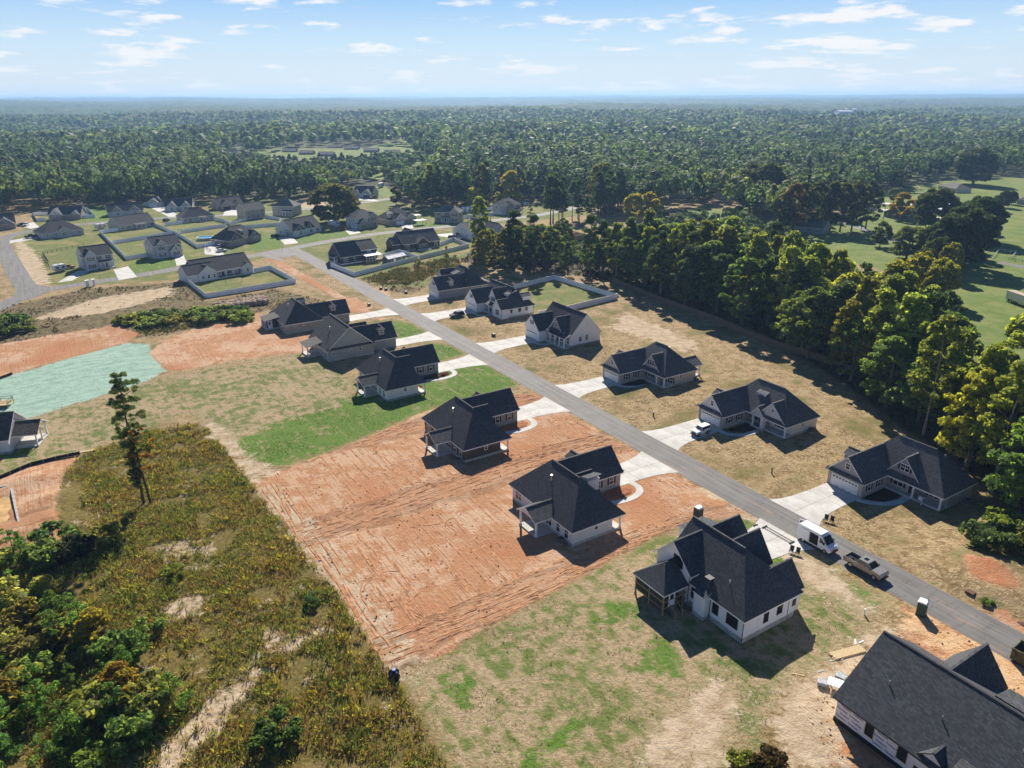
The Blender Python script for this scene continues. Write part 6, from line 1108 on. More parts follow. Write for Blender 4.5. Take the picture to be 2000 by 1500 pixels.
weeds('weeds','weedy growth on lots along the road and right bank',REG['weed'][1:],2.2,.35,1.3,[(.12,.14,.04),(.17,.17,.04),(.20,.17,.05),(.11,.13,.035)],52,.07,blades=7)
weeds('dry_grass','rough dry meadow grass left of the new houses',REG['meadow'][:2],.55,.2,.7,[(.17,.12,.06),(.23,.17,.09),(.13,.115,.045),(.20,.14,.08)],53,.12,cl=.38)
# leaf litter brush under the wood edge
weeds('undergrowth','dark undergrowth beneath the wood beside the sand yards',[REG['wood'][0]],.35,.3,1.4,[(.05,.05,.02),(.08,.07,.025),(.06,.07,.02)],54,.16,cl=.3)

# short dry turf standing in the seeded yards, uncountable; it gives the yards their grain in the low sun
YARD=[[ST(-58,8),ST(-58,22),ST(-36,30),ST(-36,42),ST(44,42),ST(66,40),ST(72,24),ST(70,8)],[ST(48,-2),ST(80,-3),ST(78,-14),ST(76,-26),ST(92,-52),ST(70,-66),ST(49,-64),ST(46,-30)],[ST(-108,8),ST(-58,8),ST(-58,22),ST(-72,24),ST(-90,21),ST(-112,19)]]
weeds('dry_grass','short dry and green turf of the seeded yards beside the road',YARD,3.2,.05,.2,[(.28,.20,.10),(.35,.26,.14),(.20,.15,.07),(.24,.19,.08),(.15,.16,.05),(.32,.24,.13)],55,.03,blades=4,cl=.40)
weeds('grass','fresh green grass round the white and sage houses',REG['lawn'][:3],4.0,.05,.16,[(.07,.15,.02),(.10,.20,.025),(.13,.22,.03),(.20,.20,.06),(.08,.17,.02)],56,.035,blades=4,cl=.36)
weeds('dry_grass','thin striped turf of the wide back yards',REG['thin'][:2],1.6,.05,.16,[(.30,.22,.12),(.36,.27,.15),(.15,.18,.05),(.12,.17,.04)],57,.04,blades=4,cl=.42)
# ---------------------------------------------------------------- vehicles
def paint(n,c,metal=.0,rough=.28): return plain('paint_'+n,c,rough,.5,metal,var=.05)
WHEEL={}
def wheel(root,x,y,r=.36,w=.24):
    k=(r,w)
    if k not in WHEEL:
        t=MB().tube((0,-w/2,0),(0,w/2,0),r,n=18).mesh('tyre'); t.materials.append(RUBBER)
        q=MB().tube((0,-w/2-.012,0),(0,w/2+.012,0),r*.6,n=12).mesh('rim'); q.materials.append(METAL); WHEEL[k]=(t,q)
    a=empty('wheel',(x,y,r)); a.parent=root; link('tyre',WHEEL[k][0],a); link('rim',WHEEL[k][1],a)
def frus(b,a,z0,c,z1,m=0):
    """a,c=(x0,x1,halfwidth) below and above"""
    p=[(a[0],-a[2],z0),(a[1],-a[2],z0),(a[1],a[2],z0),(a[0],a[2],z0),(c[0],-c[2],z1),(c[1],-c[2],z1),(c[1],c[2],z1),(c[0],c[2],z1)]
    return b.faces(p,[(3,2,1,0),(4,5,6,7),(0,1,5,4),(1,2,6,5),(2,3,7,6),(3,0,4,7)],m)
def side_glass(b,a,z0,c,z1,k=.012,u0=.04,u1=.96,v0=.12,v1=.9):
    for sg in (-1,1):
        P=lambda u,v:(((a[0]+(a[1]-a[0])*u)*(1-v)+(c[0]+(c[1]-c[0])*u)*v),sg*((a[2]*(1-v)+c[2]*v)+k),z0+(z1-z0)*v)
        b.poly([P(u0,v0),P(u1,v0),P(u1,v1),P(u0,v1)][::sg])
def end_glass(b,a,z0,c,z1,front=True,k=.012,v0=.08,v1=.92):
    i=1 if front else 0; s=1 if front else -1
    P=lambda t,v:((a[i]*(1-v)+c[i]*v)+s*k,t*.9*(a[2]*(1-v)+c[2]*v),z0+(z1-z0)*v+k*.3)
    b.poly([P(-1,v0),P(1,v0),P(1,v1),P(-1,v1)])
LAMP=plain('lamp_clear',(.75,.76,.78),.15,.6); TAIL=plain('lamp_red',(.35,.02,.015),.25,.5)
def car(name,label,xy,rz,color,kind='suv',group='parked vehicles',cat='car'):
    o=empty(name,(*xy,.04),rz,label,cat,group); pt=paint(*color); b=MB(); g=MB()
    if kind=='suv':
        b.prism([(-2.3,.35),(2.3,.35),(2.36,.75),(2.2,.98),(1.1,1.06),(-2.25,1.1),(-2.35,.8)],-.93,.93); A,C=(-2.2,1.15,.9),(-1.9,.35,.72); z0,z1=1.05,1.72; wx=(1.42,-1.4); wr=.36; hw=.93; L=(2.33,-2.34)
    elif kind=='sedan':
        b.prism([(-2.3,.3),(2.3,.3),(2.35,.62),(2.1,.85),(1.0,.92),(-1.5,.95),(-2.25,.92),(-2.34,.7)],-.9,.9); A,C=(-1.75,1.05,.86),(-1.1,.25,.68); z0,z1=.92,1.44; wx=(1.4,-1.38); wr=.33; hw=.9; L=(2.3,-2.32)
    elif kind=='jeep':
        b.prism([(-2.0,.5),(2.0,.5),(2.08,.85),(1.95,1.12),(.7,1.2),(-2.0,1.22)],-.78,.78); A,C=(-1.98,.68,.8),(-1.95,.42,.72); z0,z1=1.2,1.86; wx=(1.4,-1.25); wr=.43; hw=.92; L=(2.06,-2.02)
        for x in wx: b.prism([(x-.62,.86),(x-.5,1.0),(x+.5,1.0),(x+.62,.86)],-.95,.95)
    elif kind=='pickup':
        b.prism([(-2.95,.55),(2.82,.55),(2.94,.8),(2.92,1.18),(2.72,1.3),(1.5,1.38),(-.9,1.32),(-.9,.8),(-2.95,.8)],-1.0,1.0)
        b.box(-2.95,-1.0,.8,-.9,-.9,1.3); b.box(-2.95,.9,.8,-.9,1.0,1.3); b.box(-2.98,-1.0,.8,-2.88,1.0,1.28); A,C=(-.88,1.55,.95),(-.72,.72,.78); z0,z1=1.31,1.97; wx=(1.95,-1.75); wr=.43; hw=1.0; L=(2.92,-2.97)
    elif kind=='van':
        b.prism([(-3.0,.45),(2.85,.45),(2.98,.72),(2.95,1.0),(2.75,1.2),(2.15,1.38),(1.28,2.42),(1.0,2.56),(-2.9,2.62),(-3.0,2.5)],-1.0,1.0); b.box(-2.85,-.9,2.6,1.0,.9,2.68); A=C=None; wx=(2.0,-1.75); wr=.36; hw=1.0; L=(2.95,-3.0)
    body=b.build('body',pt,o)
    if A:
        cb=frus(MB(),A,z0,C,z1).build('cabin',pt,o); side_glass(g,A,z0,C,z1); end_glass(g,A,z0,C,z1); end_glass(g,A,z0,C,z1,False); g.build('window_glass',GLASS,cb)
        if kind=='pickup':
            MB().box(-2.85,-.88,.805,-.93,.88,.83).build('bed_liner',RUBBER,o); MB().box(-.35,-.35,z1+.0,.25,.35,z1+.015).build('sunroof',GLASS,cb); MB().box(-2.6,-.5,.83,-2.0,.1,1.12).build('cargo_bag',plain('navy_cloth',(.02,.025,.06),.9),o)
        if kind=='jeep': MB().tube((-2.05,0,1.1),(-2.28,0,1.1),.38,n=14).build('spare_wheel',RUBBER,o)
    else:
        g.poly([(2.17,-.86,1.44),(2.17,.86,1.44),(1.36,.76,2.36),(1.36,-.76,2.36)][::1]); 
        for i in range(len(g.v)): g.v[i]=(g.v[i][0]+.03,g.v[i][1],g.v[i][2]+.03)
        for sg in (-1,1): g.poly([(1.95,sg*1.012,1.42),(.95,sg*1.012,1.42),(.95,sg*1.012,2.2),(1.3,sg*1.012,2.2)][::sg])
        g.build('window_glass',GLASS,body)
        MB().box(-.75,-1.012,.62,.72,-.99,2.35).build('door_opening',plain('dark_opening',(.02,.02,.022),.9),body)
        MB().box(-2.3,-1.09,.6,-.82,-1.03,2.4).build('sliding_door',pt,o); d=MB().box(-.98,-.03,.7,-.02,.03,2.45).build('rear_door',pt,o); d.location=(-3.02,1.0,0); d.rotation_euler=(0,0,R(28)); MB().box(-.85,-.045,1.6,-.18,-.03,2.3).build('pane',GLASS,d); MB().box(-.85,.03,1.6,-.18,.045,2.3).build('pane',GLASS,d)
    for x in wx:
        for sg in (-1,1): wheel(o,x,sg*(hw-.1),wr)
    for sg in (-1,1):
        zl=.8 if kind in('suv','sedan') else 1.0
        MB().box(L[0]-.1,sg*hw*.72-.16,zl-.12,L[0]+.03,sg*hw*.72+.16,zl+.08).build('headlight',LAMP,o); MB().box(L[1]-.03,sg*hw*.85-.1,zl-.12,L[1]+.08,sg*hw*.85+.1,zl+.16).build('taillight',TAIL,o)
        if A: MB().box(A[1]-.35,sg*(hw+.05)-.1,z0+.02,A[1]-.2,sg*(hw+.05)+.1,z0+.2).build('mirror',BLACK,o)
        else: MB().box(1.75,sg*1.15-.1,1.45,1.9,sg*1.15+.1,1.8).build('mirror',BLACK,o)
    MB().box(L[0]-.05,-hw*.95,.36,L[0]+.07,hw*.95,.58).build('bumper',BLACK,o); MB().box(L[1]-.08,-hw*.95,.38,L[1]+.05,hw*.95,.58).build('bumper',BLACK if kind!='pickup' else METAL,o); MB().box(L[0]-.03,-hw*.5,.62,L[0]+.035,hw*.5,.9).build('grille',BLACK,o); return o
car('delivery_van','white cargo van with side and rear doors open on the road',ST(58.4,1.35),RD,('white',(.76,.77,.79)),'van',cat='van'); car('pickup_truck','grey-tan crew cab pickup parked on the road behind the van',ST(66.3,1.6),RD,('champagne',(.36,.34,.32),.5,.3),'pickup',cat='pickup'); car('off_road_car','white boxy off-roader on drive of white house',ST(20.3,15.6),RD-PI/2+.06,('white',(.76,.77,.79)),'jeep'); car('car','dark blue-black car on drive of black-trimmed white house',ST(-82.2,14.6),RD-PI/2+.1,('midnight',(.012,.016,.035),.3,.2),'suv')
def wcar(name,lab,p,q,color,kind='suv',cat='car'):
    a=np.array(p); b=np.array(q); car(name,lab,tuple((a+b)/2),math.atan2(b[1]-a[1],b[0]-a[0]),color,kind,cat=cat)
wcar('pickup_truck','dark blue pickup by the light grey hip-roofed house',(-234.8,365.2),(-238.1,362.5),('navy',(.015,.02,.05),.3),'pickup','pickup'); wcar('car','dark car on drive of brick house at left edge',(-263.2,401.6),(-265.0,398.2),('black',(.015,.015,.018),.2),'suv'); wcar('car','white car on drive of brick house at left edge',(-262.6,403.2),(-261.1,398.2),('white',(.76,.77,.79)),'suv'); wcar('car','silver car on drive of stone-front house',(-134.1,334.2),(-133.7,340.4),('silver',(.4,.42,.44),.6),'sedan'); wcar('car','white car at lower end of stone-front house drive',(-130.7,325.9),(-128.1,328.2),('white',(.76,.77,.79)),'sedan')
wcar('car','black car on drive of house with three front gables',(-117.0,361.2),(-115.5,365.4),('black',(.015,.015,.018),.2),'suv'); wcar('pickup_truck','red pickup beside the long white camper',(-85.7,384.2),(-89.7,382.8),('red',(.25,.02,.015),.1),'pickup','pickup'); wcar('pickup_truck','brown-red car outside the house with dark garage door',(-90.9,512.5),(-95.5,507.3),('maroon',(.12,.03,.02),.2),'pickup','pickup'); wcar('car','dark car in front of half-hidden white house',(-30.2,356.5),(-27.2,360.6),('black',(.015,.015,.018),.2),'suv'); wcar('car','white car in front of half-hidden white house',(-26.6,357.8),(-23.9,355.0),('white',(.76,.77,.79)),'sedan'); wcar('pickup_truck','white pickup by the blue workshop',(246.8,436.7),(251.9,434.6),('white',(.76,.77,.79)),'pickup','pickup'); wcar('car','dark car behind low pale grey house',(-192.5,412.0),(-192.0,417.4),('black',(.015,.015,.018),.2),'suv'); wcar('car','orange small car beside the camper by pale two-storey house',(-179.7,292.4),(-178.0,294.3),('orange',(.45,.2,.05)),'suv'); wcar('car','dark car parked under the big lone oak',(-117.9,444.6),(-114.6,448.7),('black',(.015,.015,.018),.2),'suv')
def camper(label,p,q,L,h=2.9,w=2.4):
    a=np.array(p); b=np.array(q); o=empty('camper_trailer',(*((a+b)/2),0),math.atan2(b[1]-a[1],b[0]-a[0]),label,'camper','white camper trailers'); wm=paint('camper',(.72,.72,.7)); l=L/2
    MB().prism([(-l,.6),(l,.6),(l,h-.5),(l-.4,h),(-l+.2,h),(-l,h-.25)],-w/2,w/2).build('body',wm,o); MB().box(-l,-w/2-.01,.95,l,-w/2-.002,1.15).build('stripe',BLACK,o)
    for x in (-l*.5,l*.45): MB().box(x-.45,-w/2-.03,1.5,x+.45,-w/2-.003,2.1).build('window',GLASS,o)
    MB().box(l+.002,-.6,1.5,l+.03,.6,2.2).build('window',GLASS,o); MB().box(-.3,-.3,h,.3,.3,h+.2).build('roof_vent',wm,o)
    for x in (-.45,.45):
        for s in (-1,1): wheel(o,x,s*(w/2-.15),.34,.22)
    MB().tube((l,0,.55),(l+1.2,0,.5),.05,n=5).build('hitch',BLACK,o)
camper('small white camper on the lawn by pale two-storey house',(-180.2,286.9),(-178.5,289.6),4.6); camper('long white camper on lawn left of side-garage house',(-98.2,399.2),(-91.2,392.4),7.5); camper('white camper high on the far lawn by the trees',(-100.6,569.9),(-98.1,583.5),8,3.4); camper('white boxy camper by the dark-roofed long house',(-216.5,387.3),(-214.6,392.1),6)
def trailer():
    A,B=(164.2,237.8),(165.3,226.4); L,rz=span(A,B); o=empty('box_trailer',(*A,0),rz,'long white box trailer on the grass at right edge','trailer'); MB().box(0,0,1.1,L+3,2.5,3.6).build('body',paint('camper',(.72,.72,.7)),o); MB().box(-.05,-.05,3.6,L+3.05,2.55,3.7).build('roof',plain('tan_roof',(.45,.36,.28),.8),o)
    for x in (1.2,2.4):
        for y in (.2,2.3): wheel(o,x,y,.5,.3)
    MB().box(.2,.4,.8,L+2.8,2.1,1.1).build('chassis',BLACK,o); MB().box(L+1.6,.6,0,L+1.8,.8,.82).build('landing_leg',BLACK,o)
trailer()
# ---------------------------------------------------------------- site clutter and yard things
GRN=plain('toilet_green',(.03,.075,.055),.5); 
def toilet(label,s,t,rz,m=GRN):
    o=empty('portable_toilet',(*ST(s,t),0),rz,label,'portable toilet'); MB().box(-.55,-.55,.12,.55,.55,2.1).build('cabin',m,o); MB().box(-.42,-.57,.2,.42,-.55,2.0).build('door',m,o); MB().box(-.6,-.6,0,.6,.6,.12).build('skid',BLACK,o); MB().prism([(-.6,2.1),(.6,2.1),(.45,2.28),(-.45,2.28)],-.6,.6).build('roof',plain('translucent_white',(.7,.72,.72),.4),o); MB().tube((.4,.4,2.2),(.4,.4,2.5),.05,n=6).build('vent_pipe',BLACK,o)
    for i in range(5): MB().box(-.5+i*.22,-.62,2.115,-.38+i*.22,.62,2.15).build('roof_rib',TRIM,o)
toilet('green portable toilet with white roof on the verge',76.1,-.95,RD+.3); toilet('dark portable toilet behind the big white farmhouse style house',43.2,-8.4,RD,plain('toilet_dark',(.05,.06,.06),.5))
def dumpster():
    o=empty('skip_container',(*ST(86.5,1.3),0),RD+.05,'rusty olive skip at the right edge of the road','skip'); m=plain('skip_olive',(.10,.095,.045),.8,.2,.2,var=.45,scale=1.5); b=MB(); L,w,h=5.6,2.4,1.7
    b.box(0,-w/2,.2,L,w/2,.3); b.box(0,-w/2,.3,L,-w/2+.08,h); b.box(0,w/2-.08,.3,L,w/2,h); b.box(0,-w/2+.08,.3,.08,w/2-.08,h); b.box(L-.08,-w/2+.08,.3,L,w/2-.08,h); b.build('shell',m,o)
    for i in range(8): MB().box(.3+i*.7,-w/2-.09,.25,.42+i*.7,-w/2-.002,h-.1).build('rib',m,o)
    MB().box(-.05,-w/2-.1,h,L,-w/2+.1,h+.12).build('rim',m,o); MB().box(-.05,w/2-.1,h,L,w/2+.1,h+.12).build('rim',m,o); MB().box(.3,-.8,.3,L-.4,.8,.6).build('rubble',plain('rubble',(.15,.11,.08),.95,var=.6,scale=4),o)
dumpster()
def stack(name,label,s,t,rz,rows,cols,l,w,th,m,cat):
    o=empty(name,(*ST(s,t),0),rz,label,cat); rr=random.Random(3)
    for i in range(rows):
        for j in range(cols): q=MB().box(-l/2+rr.uniform(-.15,.15),j*(w+.02),i*(th+.01),l/2,j*(w+.02)+w,i*(th+.01)+th).build('plank',m,o)
stack('lumber_stack','pale lumber stack on the sand above the wrapped house',75.9,-15.6,RD+PI/2-.25,3,5,4.6,.22,.06,RAW,'lumber'); stack('lumber_stack','thin lumber stack lying beside the wrapped house corner',77.8,-15.2,RD+PI/2-.2,2,2,3.2,.2,.05,RAW,'lumber')
stack('pallet','broken pallet lying on the verge opposite the skip',82.6,8.2,RD+.2,1,7,2.6,.14,.07,plain('grey_board',(.42,.38,.34),.9,var=.35,scale=5),'pallet'); stack('pallet','pallet of dark boards nearest the skip on the verge',84.6,8.0,RD-.1,2,5,1.5,.16,.07,plain('dark_board',(.14,.07,.05),.9,var=.35,scale=5),'pallet')
def brickpile():
    o=empty('brick_stack',(*ST(76.8,8.4),0),RD,'small brown brick stack with pale mortar spill on the verge','brick stack'); bm=plain('loose_brick',(.17,.1,.07),.9,var=.4,scale=6)
    for i in range(5):
        for j in range(4):
            for k in range(4): MB().box(i*.22,j*.23,k*.14,i*.22+.2,j*.23+.21,k*.14+.13).build('brick',bm,o)
    o2=empty('board',(*ST(78.6,8.1),0),RD+.1,'white board lying on the verge beside the brick stack','board'); MB().box(0,0,0,2,.15,.08).build('plank',TRIM,o2); MB().box(.3,.3,0,2.4,.75,.12).build('plank',BLACK,o2)
brickpile()
def cutting_table():
    o=empty('work_table',(*ST(78.2,-21.8),0),RD+.5,'white sheet work table with saw waste at wrapped house corner','work table'); MB().box(-.9,-.7,.8,.9,.7,.86).build('table_top',TRIM,o)
    for x in (-.75,.75):
        for y in (-.55,.55): MB().box(x-.04,y-.04,0,x+.04,y+.04,.8).build('leg',RAW,o)
    for i,(s,t,l,c) in enumerate(((79.6,-20.2,'brick red wrapped pallet of blocks by the wrapped house',(.3,.1,.07)),(77.6,-20.0,'grey plastic-wrapped bundle by the lumber',(.35,.38,.4)),(77.0,-22.6,'small grey bundle at foot of the work table',(.4,.4,.42)))):
        o=empty('material_pallet',(*ST(s,t),0),RD+.3*i,l,'pallet'); b=MB().box(-.55,-.5,.14,.55,.5,.6+.25*(i==0)); b.build('goods',plain('goods_%d'%i,c,.6,var=.4,scale=4),o)
        for x in (-.45,0,.45): MB().box(x-.06,-.52,0,x+.06,.52,.14).build('bearer',RAW,o)
cutting_table()
def pole_pipe(label,s,t,h=.95,cap=TRIM,name='utility_marker',r=.12,pm=None):
    o=empty(name,(*ST(s,t),0),0,label,'utility post'); MB().tube((0,0,-.1),(0,0,h*.72),r,n=10).build('post',pm or cap,o); MB().tube((0,0,h*.72),(0,0,h),r*1.25,r*1.05,n=10).build('cap',cap,o)
pole_pipe('white well pipe on the lawn near the green portable toilet',72.1,-7.2); pole_pipe('white well pipe on the red bank at right',74.4,13.9); pole_pipe('black pipe with white cap on yard between brick houses',8.4,13.7,1.2,TRIM,r=.14,pm=BLACK); pole_pipe('black stake on the yard above white van',39.3,14.2,1.1,BLACK)
for (s,t),l in (((-58.8,13.9),'dark utility box beside white five-post house'),((-128.1,8.4),'dark utility box at roadside nearest the junction'),((-126.0,9.4),'small dark utility box next to roadside one'),((-109.6,-3.6),'dark brown utility box at roadside above taupe house'),((-118,13.5),'dark pedestal on grass left of grey house')):
    o=empty('utility_box',(*ST(s,t),0),RD,l,'utility box'); MB().box(-.55,-.5,0,.55,.5,.12).build('pad',CONC,o); MB().prism([(-.45,.12),(.45,.12),(.45,.75),(-.3,.9),(-.45,.85)],-.4,.4).build('cabinet',plain('box_dark',(.035,.035,.03),.6),o); MB().box(-.02,-.42,.2,.02,-.4,.8).build('latch',METAL,o)
for (s,t),l in (((55.2,8.6),'two black folding seats on the verge above the van'),((58.0,-3.4),'two black folding seats on the grass below the van')):
    o=empty('folding_seats',(*ST(s,t),0),RD+.4,l,'seat')
    for i in (-.45,.45): MB().box(i-.3,-.3,.4,i+.3,.3,.47).build('seat',BLACK,o); MB().prism([(.28,.45),(.34,.45),(.5,1.05),(.44,1.05)],i-.3,i+.3,axis='x').build('backrest',BLACK,o); [MB().box(i+x-.02,y-.02,0,i+x+.02,y+.02,.4).build('leg',BLACK,o) for x in (-.26,.26) for y in (-.26,.26)]
def rails():  # black tubes and end plates lying on the apron
    o=empty('dark_rail',(*ST(50.6,-1.6),.04),RD,'pair of thin dark rails laid out on the concrete apron','door track')
    for y in (0,.62): MB().tube((.2,y,.09),(5.2,y,.09),.045,n=6).build('rail',BLACK,o)
    for x in (.1,5.3): MB().box(x-.09,-.25,0,x+.09,.9,.14).build('end_bracket',BLACK,o)
    o=empty('dark_rail',(*ST(49.6,-2.6),.04),RD+.3,'short bent dark rail beside the pair','door track'); MB().tube((0,0,.08),(.1,.5,.08),.07,n=6).tube((.1,.5,.08),(.35,.9,.08),.07,n=6).build('rail',BLACK,o)
rails()
def sign():
    o=empty('yard_sign',(*ST(60.2,26.2),0),RD,'white yard sign post in front of taupe brick house','sign'); MB().box(-.05,-.05,0,.05,.05,1.5).build('post',TRIM,o); MB().box(-.7,-.04,1.4,.5,.04,1.5).build('arm',TRIM,o); MB().box(-.65,-.025,.75,-.1,.025,1.32).build('board',TRIM,o)
sign()
def bluething():
    x,y=(-14.0,68.1); o=empty('hose_reel',(x,y,0),.3,'blue barrel reel standing at the corner of weeds and clay','reel'); bm=plain('blue_plastic',(.015,.05,.22),.4)
    MB().tube((0,-.35,.65),(0,.35,.65),.5,n=16).build('drum',bm,o); [MB().tube((0,s*.38,.65),(0,s*.42,.65),.66,n=18).build('flange',BLACK,o) for s in (-1,1)]; MB().tube((0,0,1.2),(0,0,1.55),.3,.26,n=12).build('cap',bm,o); MB().box(-.55,-.5,0,-.4,.5,.12).build('foot',BLACK,o); MB().box(.4,-.5,0,.55,.5,.12).build('foot',BLACK,o)
bluething()
# straw bales set in a double row on the meadow
r=random.Random(8); ST_M=plain('weathered_straw',(.42,.31,.23),.95,.1,var=.4,scale=5)
def bale_mesh(seed):
    rr=np.random.RandomState(seed); me=bpy.data.meshes.new('straw_bale'); bm=bmesh.new(); bmesh.ops.create_icosphere(bm,subdivisions=3,radius=1)
    for v in bm.verts: k=1+.1*rr.randn()*.6; c=v.co; v.co=Vector((math.copysign(abs(c.x)**.7,c.x)*1.9*k,math.copysign(abs(c.y)**.7,c.y)*1.4*k,(math.copysign(abs(c.z)**.7,c.z)*1.1+.8)*k))
    bm.to_mesh(me); bm.free(); me.materials.append(ST_M); return me
BM=[bale_mesh(i) for i in range(4)]; a,b=np.array((-94.7,230.3)),np.array((-81.3,238.9)); nn=np.array([-(b-a)[1],(b-a)[0]])/np.hypot(*(b-a))
ORD=['first','second','third','fourth','fifth','sixth','seventh','eighth','ninth','tenth','eleventh','twelfth']
for row,nm in ((0,'front'),(1,'back')):
    for i in range(9):
        p=a+(b-a)*(i+.4*row)/9+nn*row*3.4; o=link('straw_bale',r.choice(BM)); o.location=(p[0],p[1],0); o.rotation_euler=(0,0,r.uniform(-.5,.5)); tag(o,'%s weathered straw bale from the left in the %s row'%(ORD[i],nm),'straw bale','straw bales on the meadow')
# pools, sheds, decks
WATER=plain('pool_water',(.03,.25,.42),.05,.5,var=.1)
def pool():
    x,y=(-148.3,357.7); o=empty('round_pool',(x,y,0),0,'round above-ground pool with blue water','pool'); b=MB(); n=28
    for i in range(n):
        A,B=2*PI*i/n,2*PI*(i+1)/n; MB().faces([(3.8*math.cos(A),3.8*math.sin(A),0),(3.8*math.cos(B),3.8*math.sin(B),0),(3.8*math.cos(B),3.8*math.sin(B),1.3),(3.8*math.cos(A),3.8*math.sin(A),1.3)],[(0,1,2,3)]).build('wall_panel',plain('pool_wall',(.25,.27,.3),.6),o)
        b.poly([(3.6*math.cos(A),3.6*math.sin(A),1.32),(3.95*math.cos(A),3.95*math.sin(A),1.32),(3.95*math.cos(B),3.95*math.sin(B),1.32),(3.6*math.cos(B),3.6*math.sin(B),1.32)])
    b.build('rim',TRIM,o); MB().poly([(3.7*math.cos(2*PI*i/n),3.7*math.sin(2*PI*i/n),1.15) for i in range(n)]).build('water_surface',WATER,o)
    o=patch('pool_water',[(-252.7,438.1),(-248.3,439.9),(-257.4,454.7),(-262.1,454.9)],.06,WATER)
pool()
def shed_at(label,A,B,d,wall,roofm,group='garden sheds',gab='x'):
    L,rz=span(A,B); h=House('shed',label,A,rz,False,group,'shed',wall=wall,roof=roofm); h.wall(0,0,L,d,2.2,g='x',zr=3.1); h.roof(0,0,L,d,2.2,3.2,'x','gg',.2,.2,th=.1); h.door('f',L*.35,0,.1,TRIM,False); h.win('f',L*.75,0,.9,.6,.7)
WMR=plain('white_metal_roof',(.72,.73,.75),.3,.5)
shed_at('dark grey shed with white roof in navy house yard',(-50.6,299.7),(-44.5,307.7),3.6,(.10,.11,.13),WMR); shed_at('grey shed with white roof in the hedge yard',(-28.4,442.2),(-22.2,446.2),4,(.3,.32,.33),WMR); shed_at('small white shed on lawn right of tall brick-front house',(7.6,474.2),(11.1,474.1),3,(.6,.6,.6),SH_GREY); shed_at('white lean shed on bare soil left of the big oak',(-133.5,505.8),(-128.7,505.7),4,(.5,.5,.48),WMR)
def pergola(label,A,B,d):
    L,rz=span(A,B); o=empty('pergola',(*A,0),rz,label,'pergola')
    for x in (.1,L-.1):
        for y in (.1,d-.1): MB().box(x-.08,y-.08,0,x+.08,y+.08,2.5).build('post',WOODT,o)
    MB().box(-.3,-.3,2.5,L+.3,d+.3,2.62).build('roof',WMR,o)
pergola('white topped pergola by the cream brick house',(-50.3,396.4),(-45.7,399.6),4); pergola('second smaller white pergola by the cream brick house',(-53.4,415.7),(-50.7,417.4),3)
pergola('dark topped pool shelter at wood edge',(-269.8,466.0),(-266.9,468.2),4)
def deck():
    x,y=(-115.3,149.4); o=empty('timber_deck',(x,y,0),R(12),'new timber deck with railing on mint seeded ground','deck'); 
    for i in range(12): MB().box(-5,i*.28,.75,3.6,i*.28+.26,.8).build('deck_board',RAW,o)
    for x in (-5,-2,1,3.5):
        for yy in (.1,3.2): MB().box(x-.06,yy-.06,0,x+.06,yy+.06,1.8).build('post',RAW,o)
    for z in (1.2,1.7):
        for yy in (.1,3.2): MB().box(-5,yy-.03,z,3.6,yy+.03,z+.08).build('rail',BLACK,o)
        MB().box(3.5,.1,z,3.58,3.2,z+.08).build('rail',BLACK,o)
deck()
# block foundation in the cutting at left
def found():
    pts=[(-92.3,111.6),(-88.5,114.3),(-78.4,100.7),(-79.4,100.0),(-76.9,96.8),(-80.7,94.4)]; o=empty('block_foundation',(*pts[1],0),0,'grey block foundation walls enclosing orange sand in the cutting','foundation'); o0=np.array(pts[1])
    for p,q in zip(pts[:-1],pts[1:]):
        L,rz=span(p,q); n=max(1,int(L/1.2))
        for i in range(n):
            m=MB().box(i*L/n+.01,-.15,0,(i+1)*L/n-.01,.15,.75).build('block',CONC,o); m.location=(p[0]-o0[0],p[1]-o0[1],0); m.rotation_euler=(0,0,rz)
    P=[(x-o0[0],y-o0[1],.3) for x,y in pts]; MB().poly(P).build('sand_fill',plain('orange_sand',(.52,.33,.15),.95,.1,var=.25,scale=.8),o)
found()
stack('lumber_stack','weathered boards tipped on the spoil heap by the cutting',-38,-91,.4,2,3,3.5,.25,.06,RAW,'lumber')
# poles and lines along the lane beyond the wood
def upole(label,xy,h=11,arm=True):
    o=empty('power_pole',(*xy,0),.4,label,'power pole','wooden power poles'); MB().tube((0,0,-.2),(0,0,h),.16,.11,n=7).build('pole',BARKP,o)
    if arm: MB().box(-1.2,-.06,h-.9,1.2,.06,h-.75).build('crossarm',BARKP,o); [MB().tube((x,0,h-.75),(x,0,h-.5),.05,n=5).build('insulator',METAL,o) for x in (-1.1,-.5,.5,1.1)]
upole('power pole by the lane left of dark brick bungalow',(203.2,418.3),10,False); upole('power pole in front of dark brick bungalow lawn',(200.2,400.4),9,False); upole('power pole on the lane below the roadside row',(174.4,369.0),10,False); upole('power pole standing in the middle woods clearing',(115.8,620.2),14); upole('power pole left of the two-storey pyramid roof house',(147.0,619.0),14); upole('power pole by the far trees above hedge yard',(-48.3,755.7),14)
